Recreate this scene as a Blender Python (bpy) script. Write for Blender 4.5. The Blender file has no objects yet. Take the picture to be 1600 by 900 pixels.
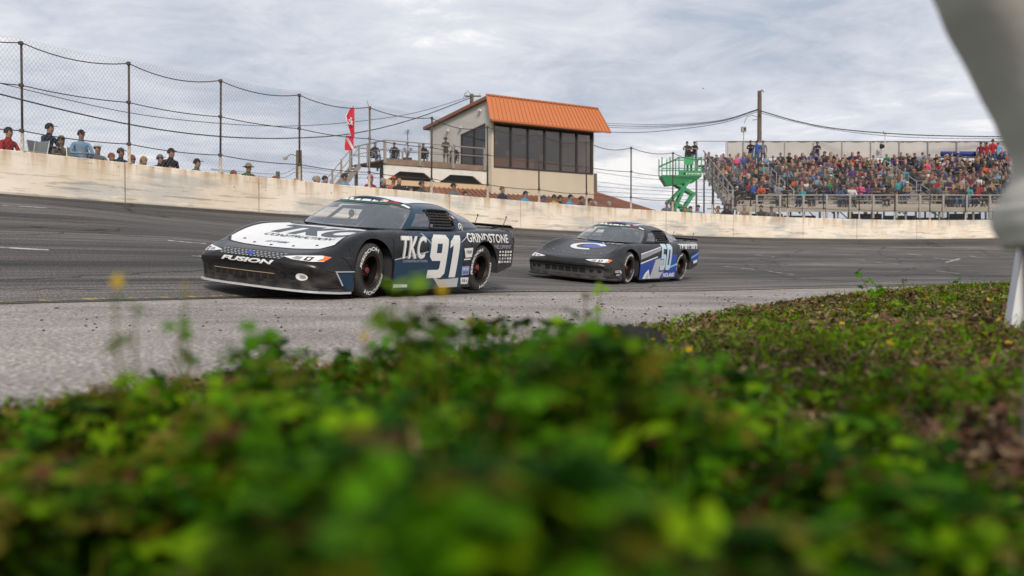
import bpy, bmesh, math, random
import numpy as np
from mathutils import Vector, Matrix, Euler
from mathutils.bvhtree import BVHTree

# ------------------------------------------------------------------ camera, sky, sun, exposure
S = bpy.context.scene
C = S.collection
PI = math.pi
F, HY, CH = 1556.0, 422.0, 0.36
PITCH = math.atan((450 - HY) / F)
cam_data = bpy.data.cameras.new("camera")
cam_data.lens = 35.0; cam_data.sensor_width = 36.0
cam_data.clip_start = 0.05; cam_data.clip_end = 4000
cam_data.dof.use_dof = True; cam_data.dof.focus_distance = 13.8; cam_data.dof.aperture_fstop = 2.4
cam_data.dof.aperture_blades = 9
cam = bpy.data.objects.new("camera", cam_data); C.objects.link(cam)
cam.location = (0, 0, CH); cam.rotation_euler = (PI / 2 - PITCH, 0, 0)
S.camera = cam
S.view_settings.view_transform = 'Standard'; S.view_settings.look = 'None'
S.view_settings.exposure = 0.44; S.view_settings.gamma = 1.0
S.render.engine = 'CYCLES'
S.cycles.max_bounces = 6; S.cycles.transparent_max_bounces = 12
S.cycles.use_denoising = True

SUN_EL, SUN_AZ = math.radians(34), math.radians(172)   # azimuth measured from +Y clockwise: just right of straight behind the camera
sun_data = bpy.data.lights.new("sun", 'SUN'); sun_data.energy = 2.2; sun_data.angle = math.radians(12)
sun_data.color = (1.0, 0.90, 0.78)
sun = bpy.data.objects.new("sun", sun_data); C.objects.link(sun)
sd = Vector((math.sin(SUN_AZ) * math.cos(SUN_EL), math.cos(SUN_AZ) * math.cos(SUN_EL), math.sin(SUN_EL)))
sun.rotation_euler = sd.to_track_quat('Z', 'Y').to_euler(); sun.location = (0, 0, 60)

W = bpy.data.worlds.new("World"); S.world = W; W.use_nodes = True
nt = W.node_tree; nt.nodes.clear()
def wn(t, **k):
    n = nt.nodes.new(t)
    for a, b in k.items(): setattr(n, a, b)
    return n
wout = wn('ShaderNodeOutputWorld'); wbg = wn('ShaderNodeBackground'); wbg.inputs['Strength'].default_value = 0.1
wsky = wn('ShaderNodeTexSky', sky_type='NISHITA'); wsky.sun_disc = False
wsky.sun_elevation = SUN_EL; wsky.sun_rotation = SUN_AZ; wsky.dust_density = 2.0
wtc = wn('ShaderNodeTexCoord'); wsep = wn('ShaderNodeSeparateXYZ'); nt.links.new(wtc.outputs['Generated'], wsep.inputs[0])
def wmath(op, a, b=None, clamp=False):
    n = wn('ShaderNodeMath', operation=op, use_clamp=clamp)
    for i, v in enumerate((a, b)):
        if v is None: continue
        if isinstance(v, (int, float)): n.inputs[i].default_value = v
        else: nt.links.new(v, n.inputs[i])
    return n.outputs[0]
zz = wmath('ADD', wmath('MAXIMUM', wsep.outputs['Z'], 0.0), 0.11)
cx_ = wmath('DIVIDE', wsep.outputs['X'], zz); cy_ = wmath('DIVIDE', wsep.outputs['Y'], zz)
wcomb = wn('ShaderNodeCombineXYZ'); nt.links.new(cx_, wcomb.inputs[0]); nt.links.new(cy_, wcomb.inputs[1])
def wnoise(scale, detail, rough, off, dist=0.0):
    m = wn('ShaderNodeMapping'); m.inputs['Location'].default_value = off; nt.links.new(wcomb.outputs[0], m.inputs[0])
    n = wn('ShaderNodeTexNoise'); n.inputs['Scale'].default_value = scale; n.inputs['Detail'].default_value = detail
    n.inputs['Roughness'].default_value = rough; n.inputs['Distortion'].default_value = dist
    nt.links.new(m.outputs[0], n.inputs['Vector']); return n.outputs['Fac']
n1 = wnoise(0.62, 6.0, 0.55, (11.1, 5.7, 0), 0.3)
n2 = wnoise(2.6, 8.0, 0.65, (8.3, 4.2, 1.0), 0.5)
nm = wmath('ADD', wmath('MULTIPLY', n1, 0.60), wmath('MULTIPLY', n2, 0.40))
wramp = wn('ShaderNodeValToRGB'); nt.links.new(nm, wramp.inputs[0])
cr = wramp.color_ramp; cr.elements[0].position = 0.38; cr.elements[0].color = (3.5, 3.85, 4.5, 1)
cr.elements[1].position = 0.62; cr.elements[1].color = (8.0, 7.85, 7.8, 1)
e = cr.elements.new(0.46); e.color = (4.5, 4.85, 5.5, 1)
e = cr.elements.new(0.55); e.color = (5.7, 5.85, 6.3, 1)
cov = wmath('MULTIPLY', wmath('SUBTRACT', nm, 0.30), 9.0, True)
wmix = wn('ShaderNodeMix', data_type='RGBA')
nt.links.new(wmath('MAXIMUM', cov, 0.86), wmix.inputs[0]); nt.links.new(wsky.outputs[0], wmix.inputs[6]); nt.links.new(wramp.outputs[0], wmix.inputs[7])
nt.links.new(wmix.outputs[2], wbg.inputs[0]); nt.links.new(wbg.outputs[0], wout.inputs[0])

# ------------------------------------------------------------------ small helpers
R = random.Random(7)
def at(px, py, d):
    """world point seen at photo pixel (px,py) at forward depth d"""
    c, s = math.cos(PITCH), math.sin(PITCH)
    v = Vector((px - 800, F, 450 - py))
    w = Vector((v.x, v.y * c + v.z * s, -v.y * s + v.z * c)).normalized()
    return Vector((0, 0, CH)) + w * (d / w.y)
def ray(px, py):
    return (at(px, py, 1.0) - Vector((0, 0, CH))).normalized()
def srgb(r, g, b):
    f = lambda c: (c / 255 / 12.92) if c / 255 <= 0.04045 else ((c / 255 + 0.055) / 1.055) ** 2.4
    return (f(r), f(g), f(b))
_M = {}
def mat(name, col, rough=0.6, metal=0.0, noise=0.0, nscale=8.0, bump=0.0, bscale=60.0, spec=0.5, coat=0.0, col2=None, thr=None, detail=4.0, stretch=None):
    """principled material: colour varied by noise towards col2, fine bump"""
    if name in _M: return _M[name]
    m = bpy.data.materials.new(name); m.use_nodes = True; t = m.node_tree
    b = t.nodes['Principled BSDF']; b.inputs['Base Color'].default_value = (*col, 1)
    b.inputs['Roughness'].default_value = rough; b.inputs['Metallic'].default_value = metal
    b.inputs['Specular IOR Level'].default_value = spec; b.inputs['Coat Weight'].default_value = coat
    tc = t.nodes.new('ShaderNodeTexCoord'); vec = tc.outputs['Object']
    if stretch:
        mp = t.nodes.new('ShaderNodeMapping'); mp.inputs['Scale'].default_value = stretch; t.links.new(vec, mp.inputs[0]); vec = mp.outputs[0]
    if noise > 0:
        n = t.nodes.new('ShaderNodeTexNoise'); n.inputs['Scale'].default_value = nscale; n.inputs['Detail'].default_value = detail
        t.links.new(vec, n.inputs['Vector'])
        rmp = t.nodes.new('ShaderNodeMapRange'); rmp.inputs['From Min'].default_value = thr[0] if thr else 0.3
        rmp.inputs['From Max'].default_value = thr[1] if thr else 0.7; rmp.inputs['To Max'].default_value = noise
        t.links.new(n.outputs['Fac'], rmp.inputs[0])
        mx = t.nodes.new('ShaderNodeMix'); mx.data_type = 'RGBA'
        c2 = col2 or tuple(c * 0.6 for c in col)
        mx.inputs[6].default_value = (*col, 1); mx.inputs[7].default_value = (*c2, 1)
        t.links.new(rmp.outputs[0], mx.inputs[0]); t.links.new(mx.outputs[2], b.inputs['Base Color'])
    if bump > 0:
        n = t.nodes.new('ShaderNodeTexNoise'); n.inputs['Scale'].default_value = bscale; n.inputs['Detail'].default_value = 3
        t.links.new(tc.outputs['Object'], n.inputs['Vector'])
        bp = t.nodes.new('ShaderNodeBump'); bp.inputs['Strength'].default_value = bump; bp.inputs['Distance'].default_value = 0.02
        t.links.new(n.outputs['Fac'], bp.inputs['Height']); t.links.new(bp.outputs[0], b.inputs['Normal'])
    _M[name] = m; return m
def glass(name, tint, gloss=0.25, rough=0.03):
    if name in _M: return _M[name]
    m = bpy.data.materials.new(name); m.use_nodes = True; t = m.node_tree; t.nodes.clear()
    o = t.nodes.new('ShaderNodeOutputMaterial'); tr = t.nodes.new('ShaderNodeBsdfTransparent'); tr.inputs[0].default_value = (*tint, 1)
    gl = t.nodes.new('ShaderNodeBsdfGlossy'); gl.inputs['Roughness'].default_value = rough; gl.inputs['Color'].default_value = (1, 1, 1, 1)
    lw = t.nodes.new('ShaderNodeLayerWeight'); lw.inputs[0].default_value = 0.35
    mr = t.nodes.new('ShaderNodeMapRange'); mr.inputs['To Min'].default_value = gloss * 0.35; mr.inputs['To Max'].default_value = min(1, gloss * 2.2)
    t.links.new(lw.outputs['Fresnel'], mr.inputs[0])
    mx = t.nodes.new('ShaderNodeMixShader'); t.links.new(mr.outputs[0], mx.inputs[0]); t.links.new(tr.outputs[0], mx.inputs[1]); t.links.new(gl.outputs[0], mx.inputs[2])
    t.links.new(mx.outputs[0], o.inputs[0]); _M[name] = m; return m

def tag(o, label=None, cat=None, group=None, kind=None):
    if label: o['label'] = label
    if cat: o['category'] = cat
    if group: o['group'] = group
    if kind: o['kind'] = kind
    return o
def empty(name, loc=(0, 0, 0), rot=(0, 0, 0), label=None, cat=None, group=None):
    o = bpy.data.objects.new(name, None); C.objects.link(o); o.location = loc; o.rotation_euler = rot
    o.empty_display_size = 0.2
    return tag(o, label, cat, group)
class MB:
    def __init__(s): s.v, s.f, s.m, s.uv = [], [], [], None
    def add(s, vs, fs, mi=0):
        n = len(s.v); s.v += [tuple(v) for v in vs]; s.f += [tuple(i + n for i in f) for f in fs]; s.m += [mi] * len(fs); return s
    def box(s, c, d, rot=None, mi=0, taper=1.0):
        hx, hy, hz = d[0] / 2, d[1] / 2, d[2] / 2
        vs = [Vector((x * (taper if z > 0 else 1), y * (taper if z > 0 else 1), z)) for x in (-hx, hx) for y in (-hy, hy) for z in (-hz, hz)]
        if rot is not None:
            M_ = rot if isinstance(rot, Matrix) else Euler(rot).to_matrix()
            vs = [M_ @ v for v in vs]
        vs = [v + Vector(c) for v in vs]
        return s.add(vs, [(0, 1, 3, 2), (4, 6, 7, 5), (0, 4, 5, 1), (2, 3, 7, 6), (0, 2, 6, 4), (1, 5, 7, 3)], mi)
    def beam(s, a, b, w, h, mi=0, up=(0, 0, 1)):
        a, b = Vector(a), Vector(b); d = b - a; L = d.length
        if L < 1e-6: return s
        x = d / L; u = Vector(up)
        if abs(x.dot(u)) > 0.99: u = Vector((0, 1, 0))
        y = u.cross(x).normalized(); z = x.cross(y)
        M_ = Matrix((x, y, z)).transposed()
        return s.box((a + b) / 2, (L, w, h), M_, mi)
    def tube(s, pts, r, n=6, mi=0, cap=True):
        pts = [Vector(p) for p in pts]; rs = r if isinstance(r, (list, tuple)) else [r] * len(pts)
        vs, fs = [], []; prev = None
        for i, p in enumerate(pts):
            t = (pts[min(i + 1, len(pts) - 1)] - pts[max(i - 1, 0)]).normalized()
            if prev is None:
                u = Vector((0, 0, 1)) if abs(t.z) < 0.9 else Vector((1, 0, 0))
                a = t.cross(u).normalized()
            else:
                a = (prev - t * prev.dot(t)).normalized()
            prev = a; b = t.cross(a)
            for k in range(n):
                an = 2 * PI * k / n; vs.append(p + (a * math.cos(an) + b * math.sin(an)) * rs[i])
        for i in range(len(pts) - 1):
            for k in range(n):
                k2 = (k + 1) % n; fs.append((i * n + k, i * n + k2, (i + 1) * n + k2, (i + 1) * n + k))
        if cap: fs.append(tuple(range(n))[::-1]); fs.append(tuple((len(pts) - 1) * n + k for k in range(n)))
        return s.add(vs, fs, mi)
    def lathe(s, prof, n=32, axis='y', c=(0, 0, 0), mi=0):
        """prof: list of (radius, along)"""
        vs, fs = [], []
        for r_, h in prof:
            for k in range(n):
                an = 2 * PI * k / n; a, b = r_ * math.cos(an), r_ * math.sin(an)
                v = (a, h, b) if axis == 'y' else ((a, b, h) if axis == 'z' else (h, a, b))
                vs.append((v[0] + c[0], v[1] + c[1], v[2] + c[2]))
        for i in range(len(prof) - 1):
            for k in range(n):
                k2 = (k + 1) % n; fs.append((i * n + k, (i + 1) * n + k, (i + 1) * n + k2, i * n + k2))
        return s.add(vs, fs, mi)
    def ball(s, c, r, nu=8, nv=6, mi=0, z0=-1.0):
        rx, ry, rz = r if isinstance(r, (tuple, list)) else (r, r, r)
        vs, fs = [], []
        for j in range(nv + 1):
            ph = math.asin(z0) + (PI / 2 - math.asin(z0)) * j / nv
            for k in range(nu):
                an = 2 * PI * k / nu
                vs.append((c[0] + rx * math.cos(ph) * math.cos(an), c[1] + ry * math.cos(ph) * math.sin(an), c[2] + rz * math.sin(ph)))
        for j in range(nv):
            for k in range(nu):
                k2 = (k + 1) % nu; fs.append((j * nu + k, j * nu + k2, (j + 1) * nu + k2, (j + 1) * nu + k))
        return s.add(vs, fs, mi)
    def mesh(s, name, mats, smooth=False):
        me = bpy.data.meshes.new(name); me.from_pydata(s.v, [], s.f)
        for m in (mats if isinstance(mats, (list, tuple)) else [mats]): me.materials.append(m)
        if len(me.polygons):
            me.polygons.foreach_set('material_index', s.m)
            if smooth: me.polygons.foreach_set('use_smooth', [True] * len(me.polygons))
        me.update(); return me
    def build(s, name, mats, parent=None, smooth=False, loc=None, rot=None):
        return link(name, s.mesh(name, mats, smooth), parent, loc, rot)
def link(name, me, parent=None, loc=None, rot=None):
    o = bpy.data.objects.new(name, me); C.objects.link(o)
    if parent is not None: o.parent = parent
    if loc is not None: o.location = loc
    if rot is not None: o.rotation_euler = rot
    return o
def smooth_by_angle(me, deg=40):
    me.polygons.foreach_set('use_smooth', [True] * len(me.polygons))
    try: me.set_sharp_from_angle(angle=math.radians(deg))
    except Exception: pass
def fast_mesh(name, V, Fq, mats, mi=None, smooth=False):
    """V (n,3) array, Fq (m,k) array of equal-size faces"""
    me = bpy.data.meshes.new(name); k = Fq.shape[1]
    me.vertices.add(len(V)); me.vertices.foreach_set('co', np.ascontiguousarray(V, dtype=np.float32).ravel())
    me.loops.add(Fq.size); me.loops.foreach_set('vertex_index', np.ascontiguousarray(Fq, dtype=np.int32).ravel())
    me.polygons.add(len(Fq)); me.polygons.foreach_set('loop_start', np.arange(0, Fq.size, k, dtype=np.int32))
    me.polygons.foreach_set('loop_total', np.full(len(Fq), k, dtype=np.int32))
    for m in (mats if isinstance(mats, (list, tuple)) else [mats]): me.materials.append(m)
    if mi is not None: me.polygons.foreach_set('material_index', np.ascontiguousarray(mi, dtype=np.int32))
    if smooth: me.polygons.foreach_set('use_smooth', np.ones(len(Fq), dtype=bool))
    me.update(calc_edges=True); me.validate(); return me
# ------------------------------------------------------------------ track geometry (banked turn exit, wall on the outside)
_in = np.array([(-5.04, 9.8), (-3.7, 11.2), (-1.82, 12.5), (.19, 15.0), (3.5, 19.3), (7.2, 23.3), (14.6, 29.6)])
_out = np.array([(-11.5, 22.4), (-9.6, 24.5), (-7.15, 27.7), (.47, 36.2), (8.7, 43.6), (15.3, 48.6), (26, 54.3)])
_zo = np.array([2.09, 2.01, 1.97, 1.84, 1.83, 1.9, 2.08])
pin = np.polyfit(_in[:, 0], _in[:, 1], 2); pout = np.polyfit(_out[:, 0], _out[:, 1], 3); pzo = np.polyfit(_out[:, 0], _zo, 2)
def _ext(p, x, lo, hi):
    """polynomial inside [lo,hi], straight continuation outside"""
    d = np.polyder(p)
    if x < lo: return np.polyval(p, lo) + np.polyval(d, lo) * (x - lo)
    if x > hi: return np.polyval(p, hi) + np.polyval(d, hi) * (x - hi)
    return np.polyval(p, x)
def inner(x): return float(_ext(pin, x, -7, 16))
def outer(x): return float(_ext(pout, x, -13, 28))
def outer_z(x): return float(np.polyval(pzo, min(max(x, -13), 27)))
def inner_z(x): return float(np.interp(x, [-3, 0, 3.5, 8], [.03, .02, -.05, -.06]))
def resample(fn, x0, x1, step, z):
    pts = []; x = x0
    while x <= x1:
        y = fn(x); pts.append(Vector((x, y, z(x)))); h = 0.01
        sl = (fn(x + h) - fn(x - h)) / (2 * h); x += step / math.sqrt(1 + sl * sl)
    return pts
WALL = resample(outer, -34, 60, 0.5, outer_z)     # foot of the wall, every half metre
# rulings: every inner point gets its nearest wall point
INN = resample(inner, -24, 52, 0.5, inner_z)
wl = np.array([tuple(p) for p in WALL])
RUL = []
for p in INN:
    d = np.hypot(wl[:, 0] - p.x, wl[:, 1] - p.y); RUL.append(d.argmin())
RUL = np.maximum.accumulate(np.array(RUL)).astype(float)
k = np.ones(25) / 25; RULs = np.convolve(np.pad(RUL, 12, mode='edge'), k, 'valid')
def wall_at(f):
    i = int(min(max(f, 0), len(WALL) - 2)); t = min(max(f - i, 0), 1); return WALL[i].lerp(WALL[i + 1], t)
NV = 26
def BK(x): return float(np.interp(x, [-1.2, 2.5], [1.0, .40]))
tv, tf, tuv = [], [], []
acc = 0.0
for i, p in enumerate(INN):
    q = wall_at(RULs[i])
    if i: acc += (INN[i] - INN[i - 1]).length
    for j in range(NV + 1):
        u = j / NV; w = u
        pt = p.lerp(q, w); pt.z = p.z + (q.z - p.z) * (BK(p.x) * u + (1 - BK(p.x)) * u * u)
        tv.append(tuple(pt)); tuv.append((acc, u * 15.0))
for i in range(len(INN) - 1):
    for j in range(NV):
        a = i * (NV + 1) + j; tf.append((a, a + NV + 1, a + NV + 2, a + 1))
track_me = bpy.data.meshes.new("track"); track_me.from_pydata(tv, [], tf)
uvl = track_me.uv_layers.new(name="UVMap")
for lp in track_me.loops: uvl.data[lp.index].uv = tuv[lp.vertex_index]
track_me.polygons.foreach_set('use_smooth', [True] * len(track_me.polygons))

def asphalt(name, base, dark, light, grooves):
    m = bpy.data.materials.new(name); m.use_nodes = True; t = m.node_tree; N, L = t.nodes, t.links
    b = N['Principled BSDF']; b.inputs['Roughness'].default_value = 0.85; b.inputs['Specular IOR Level'].default_value = 0.25
    tc = N.new('ShaderNodeTexCoord'); src = tc.outputs['UV'] if grooves else tc.outputs['Object']
    def noise(scale, sx=1, sy=1, detail=5, rough=0.6):
        mp = N.new('ShaderNodeMapping'); mp.inputs['Scale'].default_value = (sx, sy, 1); L.new(src, mp.inputs[0])
        n = N.new('ShaderNodeTexNoise'); n.inputs['Scale'].default_value = scale; n.inputs['Detail'].default_value = detail
        n.inputs['Roughness'].default_value = rough; L.new(mp.outputs[0], n.inputs['Vector']); return n.outputs['Fac']
    def ramp(fac, stops):
        r_ = N.new('ShaderNodeValToRGB'); L.new(fac, r_.inputs[0]); c = r_.color_ramp
        c.elements[0].position, c.elements[0].color = stops[0][0], (*stops[0][1], 1)
        c.elements[1].position, c.elements[1].color = stops[-1][0], (*stops[-1][1], 1)
        for p, col in stops[1:-1]: c.elements.new(p).color = (*col, 1)
        return r_.outputs[0]
    def mixc(f, a, bb, mode='MIX'):
        mx = N.new('ShaderNodeMix'); mx.data_type = 'RGBA'; mx.blend_type = mode
        if isinstance(f, float): mx.inputs[0].default_value = f
        else: L.new(f, mx.inputs[0])
        for i, c in ((6, a), (7, bb)):
            if isinstance(c, tuple): mx.inputs[i].default_value = (*c, 1)
            else: L.new(c, mx.inputs[i])
        return mx.outputs[2]
    g = lambda v: (v, v, v)
    col = ramp(noise(1.0, 0.12 if grooves else 0.6, 0.9 if grooves else 0.6, 4), [(0.34, dark), (0.5, base), (0.66, light)])
    if grooves:     # long rubber streaks along the lane, cracks
        st = ramp(noise(1.0, 0.05, 5.0, 6, 0.7), [(0.38, g(0.5)), (0.5, g(0.95)), (0.64, g(1.35))])
        col = mixc(1.0, col, st, 'MULTIPLY')
        sx = N.new('ShaderNodeSeparateXYZ'); L.new(src, sx.inputs[0])
        nn = N.new('ShaderNodeMath'); nn.operation = 'DIVIDE'; nn.inputs[1].default_value = 15.0; L.new(sx.outputs[1], nn.inputs[0])
        lane = ramp(nn.outputs[0], [(0.0, g(1.3)), (0.10, g(1.15)), (0.2, g(0.72)), (0.34, g(0.74)), (0.45, g(0.98)), (0.62, g(0.80)), (0.8, g(1.02)), (0.93, g(0.66)), (1.0, g(0.6))])
        col = mixc(1.0, col, lane, 'MULTIPLY')
    v = N.new('ShaderNodeTexVoronoi'); v.feature = 'DISTANCE_TO_EDGE'; v.inputs['Scale'].default_value = 0.16
    mp = N.new('ShaderNodeMapping'); mp.inputs['Scale'].default_value = (1, 1.6, 1); L.new(src, mp.inputs[0])
    dn = N.new('ShaderNodeTexNoise'); dn.inputs['Scale'].default_value = 1.4; dn.inputs['Detail'].default_value = 5; L.new(src, dn.inputs['Vector'])
    ad = N.new('ShaderNodeVectorMath'); ad.operation = 'ADD'; L.new(mp.outputs[0], ad.inputs[0]); L.new(dn.outputs['Color'], ad.inputs[1]); L.new(ad.outputs[0], v.inputs['Vector'])
    crack = ramp(v.outputs['Distance'], [(0.0, g(0.3)), (0.004, g(0.5)), (0.009, g(1.0))] if grooves else [(0.0, g(0.86)), (0.004, g(0.92)), (0.009, g(1.0))])
    col = mixc(1.0, col, crack, 'MULTIPLY')
    agg = ramp(noise(34.0, 1, 1, 3, 0.85), [(0.36, g(0.35)), (0.5, g(0.9)), (0.62, g(2.2))])
    col = mixc(1.0, col, agg, 'MULTIPLY')
    L.new(col, b.inputs['Base Color'])
    bn = N.new('ShaderNodeBump'); bn.inputs['Strength'].default_value = 0.6; bn.inputs['Distance'].default_value = 0.008
    L.new(noise(70.0, 1, 1, 3, 0.7), bn.inputs['Height']); L.new(bn.outputs[0], b.inputs['Normal'])
    return m
M_track = asphalt("track_asphalt", (0.105, 0.098, 0.093), (0.066, 0.062, 0.060), (0.165, 0.152, 0.14), True)
M_apron = asphalt("apron_asphalt", (0.27, 0.242, 0.22), (0.19, 0.172, 0.16), (0.34, 0.305, 0.275), False)
track_me.materials.append(M_track)
track = link("track", track_me); tag(track, kind='structure')
track_bvh = BVHTree.FromPolygons(tv, tf)
def on_track(px, py):
    h = track_bvh.ray_cast(Vector((0, 0, CH)), ray(px, py)); return h[0]

# apron: nearly level strip inside the track, running under the grass edge
def inner_normal(i):
    a, b = INN[max(i - 1, 0)], INN[min(i + 1, len(INN) - 1)]; t = (b - a).normalized(); return Vector((t.y, -t.x, 0))
mb = MB(); cols = 8
for i, p in enumerate(INN):
    n = inner_normal(i)
    for j in range(cols + 1):
        w = j / cols * 12.5; q = p + n * w; mb.v.append((q.x, q.y, p.z - (p.z + .0 if p.z > 0 else 0) * min(1, w / 3.0)))
for i in range(len(INN) - 1):
    for j in range(cols):
        a = i * (cols + 1) + j; mb.f.append((a, a + 1, a + cols + 2, a + cols + 1)); mb.m.append(0)
apron = mb.build("apron", M_apron, smooth=True); tag(apron, kind='structure')

# worn yellow line on the joint, dark seam beside it
def track_z(q, z0):
    h = track_bvh.ray_cast(Vector((q.x, q.y, 5)), Vector((0, 0, -1))); return h[0].z if h[0] else z0
def strip_along(name, off0, off1, dz, material, parent, i0=0, i1=None, n=None):
    m_ = MB(); i1 = i1 or len(INN)
    for i in range(i0, i1):
        p = INN[i]; nn = inner_normal(i); q = wall_at(RULs[i]); out = (q - p).normalized()
        for o_ in (off0, off1):
            s_ = p + (out * o_ if o_ > 0 else nn * (-o_)); s_.z = track_z(s_, p.z)
            m_.v.append((s_.x, s_.y, s_.z + dz))
    for k_ in range(i1 - i0 - 1): m_.f.append((2 * k_, 2 * k_ + 2, 2 * k_ + 3, 2 * k_ + 1)); m_.m.append(0)
    return m_.build(name, material, parent)
M_yellow = mat("worn_yellow_paint", (0.34, 0.25, 0.05), 0.8, noise=1.0, nscale=11, col2=(0.11, 0.102, 0.095), thr=(0.40, 0.50), detail=8)
strip_along("yellow_line", 0.10, 0.20, 0.006, M_yellow, track)
strip_along("seam", 0.0, 0.045, 0.006, mat("tar_seam", (0.03, 0.03, 0.03), 0.7), track)
M_white_scuff = mat("worn_white_paint", (0.52, 0.50, 0.48), 0.8, noise=1.0, nscale=7, col2=(0.13, 0.125, 0.12), thr=(0.42, 0.60), detail=6)
marks = [((1128, 416), (1180, 421)), ((1200, 424), (1240, 429)), ((1370, 410), (1405, 413)), ((1459, 403), (1500, 407)), ((1478, 410), (1500, 404)),
         ((1463, 423), (1500, 428)), ((1325, 404), (1352, 407)), ((0, 321), (72, 325)), ((262, 376), (322, 381)), ((0, 387), (76, 391)),
         ((1515, 400), (1535, 403)), ((880, 367), (905, 370)), ((1270, 412), (1290, 414)), ((1420, 397), (1440, 399)), ((330, 402), (300, 400)), ((1180, 398), (1210, 401))]
for a, b in marks:
    A_, B_ = on_track(*a), on_track(*b)
    if A_ is None or B_ is None: continue
    d = (B_ - A_); sd_ = Vector((-d.y, d.x, 0)).normalized() * 0.06
    m_ = MB(); n_ = 8
    for k_ in range(n_ + 1):
        for s_ in (-1, 1):
            q = A_.lerp(B_, k_ / n_) + sd_ * s_; h = track_bvh.ray_cast(q + Vector((0, 0, 1)), Vector((0, 0, -1)))
            m_.v.append((q.x, q.y, (h[0].z if h[0] else q.z) + 0.005))
    for k_ in range(n_): m_.f.append((2 * k_, 2 * k_ + 2, 2 * k_ + 3, 2 * k_ + 1)); m_.m.append(0)
    m_.build("lane_marking", M_white_scuff, track)

# ground: infield sheet, and raised land outside the wall
def grass_edge(px):   # photo pixel row where the grass meets the apron
    xs = [-600, 0, 150, 300, 450, 600, 760, 900, 1050, 1200, 1350, 1480, 1600, 2200]
    ys = [900, 690, 640, 610, 590, 580, 560, 535, 512, 482, 462, 452, 447, 440]
    return float(np.interp(px, xs, ys))
EDGE = []
for px in range(-1400, 2600, 20):
    y = grass_edge(px); d = CH * F / (y - HY); EDGE.append(at(px, y, d))
edge_np = np.array([(e_.x, e_.y) for e_ in EDGE])
def edge_dist(x, y):
    """signed distance inside the infield (positive = grass side)"""
    ex = np.interp(x, edge_np[:, 0], edge_np[:, 1]); return (ex - y) * 0.75
def ground_z(x, y):
    s_ = np.clip(edge_dist(x, y) / 0.9, -1, 1)
    hump = 0.085 * np.clip(edge_dist(x, y) / 2.5, 0, 1) * np.clip((x + 0.5) / 3.0, 0, 1)
    n = 0.012 * np.sin(x * 3.1 + 1.3) * np.cos(y * 2.3) + 0.008 * np.sin(x * 7.7) * np.sin(y * 6.1 + 2)
    return -0.02 + 0.045 * (s_ * 0.5 + 0.5) + hump + (n * np.clip(s_, 0, 1)) - 0.05 * np.clip(-s_, 0, 1)
gx = np.concatenate([np.linspace(-600, -12, 14), np.arange(-11.5, 24, 0.2), np.linspace(25, 600, 16)])
gy = np.concatenate([np.linspace(-600, -6, 12), np.arange(-5, 26, 0.2), np.linspace(27, 40, 8)])
GX, GY = np.meshgrid(gx, gy, indexing='ij'); GZ = ground_z(GX, GY)
V = np.stack([GX, GY, GZ], -1).reshape(-1, 3); nx, ny = len(gx), len(gy)
I, J = np.meshgrid(np.arange(nx - 1), np.arange(ny - 1), indexing='ij'); a = (I * ny + J).ravel()
# drop the cells under the track so nothing pokes through
FQ = np.stack([a, a + ny, a + ny + 1, a + 1], -1)
cx0 = V[FQ].mean(1); keep = edge_dist(cx0[:, 0], cx0[:, 1]) > -1.6
M_soil = mat("infield_soil", (0.045, 0.028, 0.016), 0.95, noise=1.0, nscale=5, col2=(0.022, 0.022, 0.008), bump=1.0, bscale=25)
ground = link("ground", fast_mesh("ground", V, FQ[keep], M_soil, smooth=True)); tag(ground, kind='structure')
# lower base sheet reaching the horizon everywhere
mb = MB(); mb.add([(-2500, -2500, -0.35), (2500, -2500, -0.35), (2500, 2500, -0.35), (-2500, 2500, -0.35)], [(0, 1, 2, 3)])
tag(mb.build("land", mat("far_land", (0.06, 0.075, 0.03), 0.95, noise=0.8, nscale=0.02)), kind='structure')
# land behind the wall, a raised grassy terrace
mb = MB(); nW = len(WALL)
def wall_n(i):
    a_, b_ = WALL[max(i - 1, 0)], WALL[min(i + 1, nW - 1)]; t = b_ - a_; t.z = 0; t.normalize(); return Vector((-t.y, t.x, 0)), t
offs = [0.22, 1.5, 4, 10, 30, 120, 900]
for i in range(nW):
    n, t = wall_n(i)
    for o_ in offs:
        q = WALL[i] + n * o_; mb.v.append((q.x, q.y, WALL[i].z + 0.10 if o_ < 20 else 2.0))
for i in range(nW - 1):
    for j in range(len(offs) - 1):
        a_ = i * len(offs) + j; mb.f.append((a_, a_ + len(offs), a_ + len(offs) + 1, a_ + 1)); mb.m.append(0)
tag(mb.build("terrace", mat("terrace_grass", (0.07, 0.085, 0.035), 0.95, noise=0.9, nscale=0.8, col2=(0.12, 0.10, 0.06)), smooth=True), kind='structure')

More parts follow.
